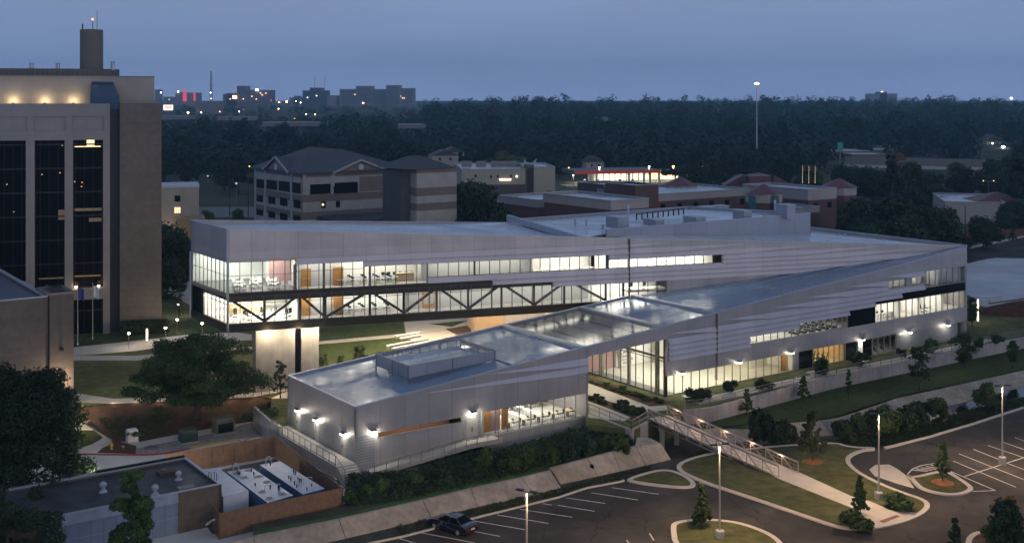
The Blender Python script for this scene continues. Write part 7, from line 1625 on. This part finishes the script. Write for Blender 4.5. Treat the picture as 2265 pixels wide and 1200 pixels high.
# the big oak and the near trees
def own(px, py, z, **k):
    lab = k.pop('label'); s = k.pop('s', 1); o = tree(label=lab, **k); p = G(px, py, z); o.location = p; o.scale = (s, s, s); return o
oak = own(435, 925, .4, name='live_oak', h=10.8, r=9.4, shape='spread', n=52000, leaf=.13, seed=5, m=LM['mid'], label='very broad live oak spreading over the mulch slope before the raised wing', base=.26, nc=110, tr=.5, nl=46, flat=.5, shell=.2)
own(40, 1120, ZY, name='dark_tree', h=13.5, r=8.4, shape='irr', n=60000, leaf=.15, seed=6, m=LM['dark'], label='big dark tree at the left edge in front of the brown hall', base=.08, nc=130, tr=.4, nl=24, shell=.4)
own(20, 1330, ZY, name='dark_tree', h=9.5, r=6.0, shape='irr', n=34000, leaf=.10, seed=7, m=LM['dark'], label='dark tree in the bottom left corner overlapping the low roof', base=.1, nc=40, tr=.3)
own(290, 1330, ZY, name='dark_tree', h=11.0, r=3.7, shape='cone', n=30000, leaf=.10, seed=8, m=LM['mid'], label='pointed green tree standing in front of the pale blue siding', base=.1, nc=44, tr=.25, nl=12)
yt = dict(shape='cone', m=LM['mid'], base=.22, tr=.07, nl=10)
def young(px, py, ytop, w, z, lab, seed, n=2600, leaf=.12, shape='cone', m='mid', base=.22, nc=70):
    p = G(px, py, z); h = (py-ytop)/F*p.y; r = w/2/F*p.y
    return own(px, py, z, name='young_tree', h=h, r=r, shape=shape, n=n, leaf=leaf, seed=seed, m=LM[m], label=lab, base=base, nc=max(nc, 60), tr=max(.05, h*.014), nl=16, shell=.1)
young(620, 880, 795, 42, ZC, 'slim young tree beside the back corner of the low wing', 21, 1500, shape='irr', m='olive'); young(712, 835, 780, 40, ZC, 'young tree before the concrete pier', 22, 1300, shape='irr', m='olive')
young(795, 810, 762, 44, ZC, 'young tree behind the low wing roof edge', 23, 1500, shape='irr', m='olive'); young(755, 815, 785, 24, ZC, 'small bushy young tree left of the roof edge tree', 24, 700, shape='irr', m='olive'); young(665, 845, 800, 36, ZC, 'low young tree between the pier and the slim young tree', 25, 900, shape='irr', m='olive')
young(1652, 917, 858, 32, ZL, 'young tree on the lawn below the retaining wall, nearest the footbridge', 26); young(1777, 888, 828, 34, ZL, 'second young tree from the footbridge below the retaining wall', 27); young(1877, 882, 815, 24, ZL, 'thin young tree third along the retaining wall', 28)
young(2033, 862, 760, 66, ZL, 'loose crowned tree fourth along the retaining wall', 29, 2800, shape='irr', m='olive'); young(2133, 815, 728, 60, ZC-.6, 'broad pale tree by the railing near the far corner of the college', 30, 3600, shape='round', m='olive', base=.15)
young(2240, 812, 750, 34, ZL, 'round young tree on the lawn at the right edge', 31, 2600, shape='round'); young(2150, 722, 655, 34, ZC, 'small tree against the far corner wall of the college', 32, 2200, shape='round', m='lite')
young(1797, 1022, 905, 80, .12, 'loose young tree on the lawn right of the footbridge with mulch ring', 33, 5200, leaf=.13, shape='cone', m='olive', base=.25, nc=40)
young(2085, 1067, 970, 44, .13, 'young tree in the teardrop island of the car park', 34, 4200, base=.2); young(1903, 1135, 1050, 46, .13, 'young tree in grasses beside the footpath end', 35, 4200, base=.15); young(1553, 1165, 1065, 54, .13, 'bright young tree in the round island at the bottom', 36, 5200, base=.12)
young(2112, 1230, 1140, 50, 0, 'dark young tree at the bottom right edge', 37, 4600, m='dark', base=.1); young(2225, 1240, 1095, 100, .1, 'large dark bushy tree in the bottom right corner', 38, 9000, leaf=.14, m='dark', base=.05, nc=50, shape='round')
young(2237, 1190, 1095, 50, .1, 'orange lit feathery bush behind the corner tree', 39, 2600, leaf=.12, m='autumn', base=.3, shape='irr'); young(2240, 540, 495, 24, 1.3, 'small street tree on the verge by the brick wall', 40, 900, m='dark')  # orange lamplight on the feathery bush is put into its leaf colour
young(395, 715, 640, 34, ZC, 'thin bare branched tree beside the raised wing corner', 41, 500, shape='irr', m='olive')
for px, py in ((1797, 1020), (2085, 1066)):
    p = G(px, py, .14); MB(); struct(MB().lathe(p, [(1.15, 0), (.9, .1), (.3, .2)], 18).build('mulch_ring', M['omulch']))
sheet('grass_verge', [Vector((p.x, p.y, 0)) for p in gp([(560, 1172), (757, 1134), (900, 1099), (1042, 1066), (1200, 1024), (1216, 1033), (1153, 1055), (1042, 1079), (900, 1113), (700, 1155), (560, 1184)], .6)], .5, mat('green_verge_grass', (.05, .11, .02), .95, .3, 1.2, bump=.5, bscale=8), thick=.3)
# shrubs
def shrub_proto(seed, r, h, n, leaf, m):
    g = random.Random(seed); cl = [(r*.6*g.uniform(-1, 1), r*.6*g.uniform(-1, 1), h*g.uniform(.25, .75), r*g.uniform(.3, .5)) for _ in range(12)]
    return leaves_mesh('shrub', cl, n, leaf, seed, LM[m], h/r*.7, .3)
SH = [shrub_proto(80, 1, 1.3, 1600, .12, 'dark'), shrub_proto(81, 1, 1.6, 1800, .12, 'mid'), shrub_proto(82, 1, 1.0, 1500, .11, 'olive'), shrub_proto(83, 1, .9, 1500, .10, 'mid')]
def shrub(px, py, z, w, k, lab, grp=None, hs=1.0):
    p = G(px, py, z); r = w/2/F*p.y; o = obj_of(SH[k], 'shrub'); o.location = p; o.scale = (r, r, r*hs); o.rotation_euler = (0, 0, rf.uniform(0, 6)); tag(o, lab, 'shrub', grp); return o
for i, (px, py, w) in enumerate(((1615, 866, 34), (1680, 862, 30), (1705, 860, 30), (1540, 888, 44), (1815, 830, 46), (1905, 808, 56), (1995, 790, 26), (2060, 780, 36), (2105, 765, 30), (1560, 882, 30), (2165, 770, 30), (2210, 760, 34))):
    shrub(px, py, ZC, w, i % 3, 'dark rounded shrub on the strip between the long facade and the railing', 'shrubs along the long facade', 1.1)
for i, (px, py, w) in enumerate(((1690, 978, 70), (1720, 984, 60), (1670, 975, 40), (1745, 985, 46))): shrub(px, py, -.3, w, 0, 'tall dark shrub in the thicket beside the footbridge over the creek', 'shrub thicket beside the footbridge', 1.5)
for i, (px, py, w) in enumerate(((1862, 968, 48), (1900, 962, 50), (1880, 975, 60), (1930, 955, 50), (2040, 935, 60), (2075, 925, 50), (2015, 935, 36), (2180, 900, 56), (2200, 905, 44), (1960, 965, 70), (2010, 955, 70))): shrub(px, py, -1.0, w, i % 2, 'dark shrub growing along the creek below the car park', 'shrubs along the creek', 1.2)
for i in range(22):
    f = i/21; px = 770+f*600+rf.uniform(-14, 14); py = 1085-f*100+rf.uniform(-6, 26); shrub(px, py, .45, rf.uniform(26, 48)*(1.2 if f > .5 else 1), rf.choice((0, 0, 1, 1)), 'dark green shrub on the planted slope below the low wing', 'shrubs on the planted slope', rf.uniform(.6, 1.0) if f < .5 else rf.uniform(.9, 1.5))
for i in range(34):
    u, v = rf.random(), rf.random(); px = 1303+u*165; py = 836+u*48+v*(8+u*4)+4; shrub(px, py, ZC, rf.uniform(12, 22), rf.choice((2, 3)), 'low green plant in the bed beside the glass hall wall', 'plants beside the glass wall', .8)
for i in range(26):
    u = rf.random(); px = 1306+u*115; py = 870+u*42+rf.uniform(0, 14); shrub(px, py, ZC, rf.uniform(10, 20) if u < .45 else rf.uniform(18, 34), rf.choice((2, 3)), 'green plant in the bed between the two walks by the footbridge', 'plants between the walks', .9)
for px, py, w, lab in ((1895, 1166, 90, 'round clump of tall grasses at the foot of the footpath end tree'), (1990, 1122, 80, 'wide clump of tall grasses in the kerb corner by the footpath'), (548, 925, 36, 'dark round bush at the concrete planter wall'), (595, 918, 46, 'green bush inside the concrete planter'), (2200, 1190, 70, 'low yellowish bush in the bottom right island'), (1535, 888, 40, 'shrub beside the hall door at the head of the footbridge')): shrub(px, py, .12 if py > 1000 else ZC, w, 3, lab, hs=.9)
b = MB(); hg = thing('clipped_hedge', G(320, 738, ZC), 'long clipped dark hedge along the foot of the brown tower wall', 'hedge'); cl = [(x, y, z, .55) for x in np.arange(-3.5, 3.6, .5) for y in (-.5, .5) for z in (.5, 1.2, 1.8)]
h_ = obj_of(leaves_mesh('foliage', cl, 9000, .14, 5, LM['dark'], 1, .4), 'foliage', hg); h_.rotation_euler = (0, 0, .3)
# low ground cover and weeds
def cover(name, lab, px, z, n, leaf, hgt, m, seed):
    pts = gp(px, z); xs = [p.x for p in pts]; ys = [p.y for p in pts]; r = random.Random(seed); cl = []
    def inside(x, y):
        c = False; j_ = len(pts)-1
        for i in range(len(pts)):
            if (pts[i].y > y) != (pts[j_].y > y) and x < (pts[j_].x-pts[i].x)*(y-pts[i].y)/(pts[j_].y-pts[i].y)+pts[i].x: c = not c
            j_ = i
        return c
    k = 0
    while k < n//14:
        x, y = r.uniform(min(xs), max(xs)), r.uniform(min(ys), max(ys))
        if inside(x, y): cl.append((x, y, z+hgt*.4*r.random(), hgt*r.uniform(.5, 1))); k += 1
    o = obj_of(leaves_mesh(name, cl, n, leaf, seed, LM[m], .7, .2, .35), name); tag(o, lab, 'plants', kind='stuff')
cover('slope_planting', 'dense dark low planting over the slope below the low wing', [(765, 1120), (770, 1050), (900, 1045), (1000, 1010), (1150, 985), (1290, 945), (1395, 962), (1400, 985), (1215, 1030), (1050, 1072), (900, 1105)], .45, 42000, .16, .55, 'dark', 1)
cover('creek_weeds', 'dark weeds and grasses in the creek bed', [(1500, 1010), (1700, 985), (1850, 975), (2000, 945), (2265, 880), (2265, 900), (2060, 960), (1960, 985), (1700, 995)], -1.3, 26000, .14, .6, 'dark', 2)
cover('bank_weeds', 'ragged weeds between the concrete banks and the car park kerb', [(880, 1166), (1056, 1123), (1242, 1080), (1440, 1028), (1440, 1040), (1236, 1098), (900, 1190)], -.4, 9000, .11, .3, 'olive', 3)
cover('bed_planting', 'low dark planting on the upper mulch slope', [(175, 905), (340, 892), (420, 890), (380, 930), (330, 960), (265, 968)], .6, 9000, .12, .3, 'olive', 4)
cover('far_verge', 'dark bushes along the lane behind the college', [(1000, 500), (1140, 480), (1300, 490), (1300, 510), (1000, 515)], 1.3, 12000, .3, 1.5, 'dark', 6)
# cover of the lawn under the big trees kept plain
# ================================================================== haze
b = MB(); b.add([(-3200, -30, -4), (3200, -30, -4), (3200, 3300, -4), (-3200, 3300, -4), (-3200, -30, 150), (3200, -30, 150), (3200, 3300, 150), (-3200, 3300, 150)], [(0, 3, 2, 1), (4, 5, 6, 7), (0, 1, 5, 4), (1, 2, 6, 5), (2, 3, 7, 6), (3, 0, 4, 7)])
hm = bpy.data.materials.new('haze_air'); hm.use_nodes = True; n = hm.node_tree.nodes; n.remove(n['Principled BSDF']); pv = n.new('ShaderNodeVolumePrincipled'); pv.inputs['Color'].default_value = (.50, .82, 1, 1); pv.inputs['Density'].default_value = .00018; pv.inputs['Anisotropy'].default_value = .7
hm.node_tree.links.new(pv.outputs[0], n['Material Output'].inputs['Volume']); o = b.build('haze', hm); tag(o, 'thin blue evening haze', 'haze', kind='stuff')
for k, pr_ in protos.items():
    if k not in used:
        for ch in list(pr_.children): bpy.data.objects.remove(ch)
        bpy.data.objects.remove(pr_)
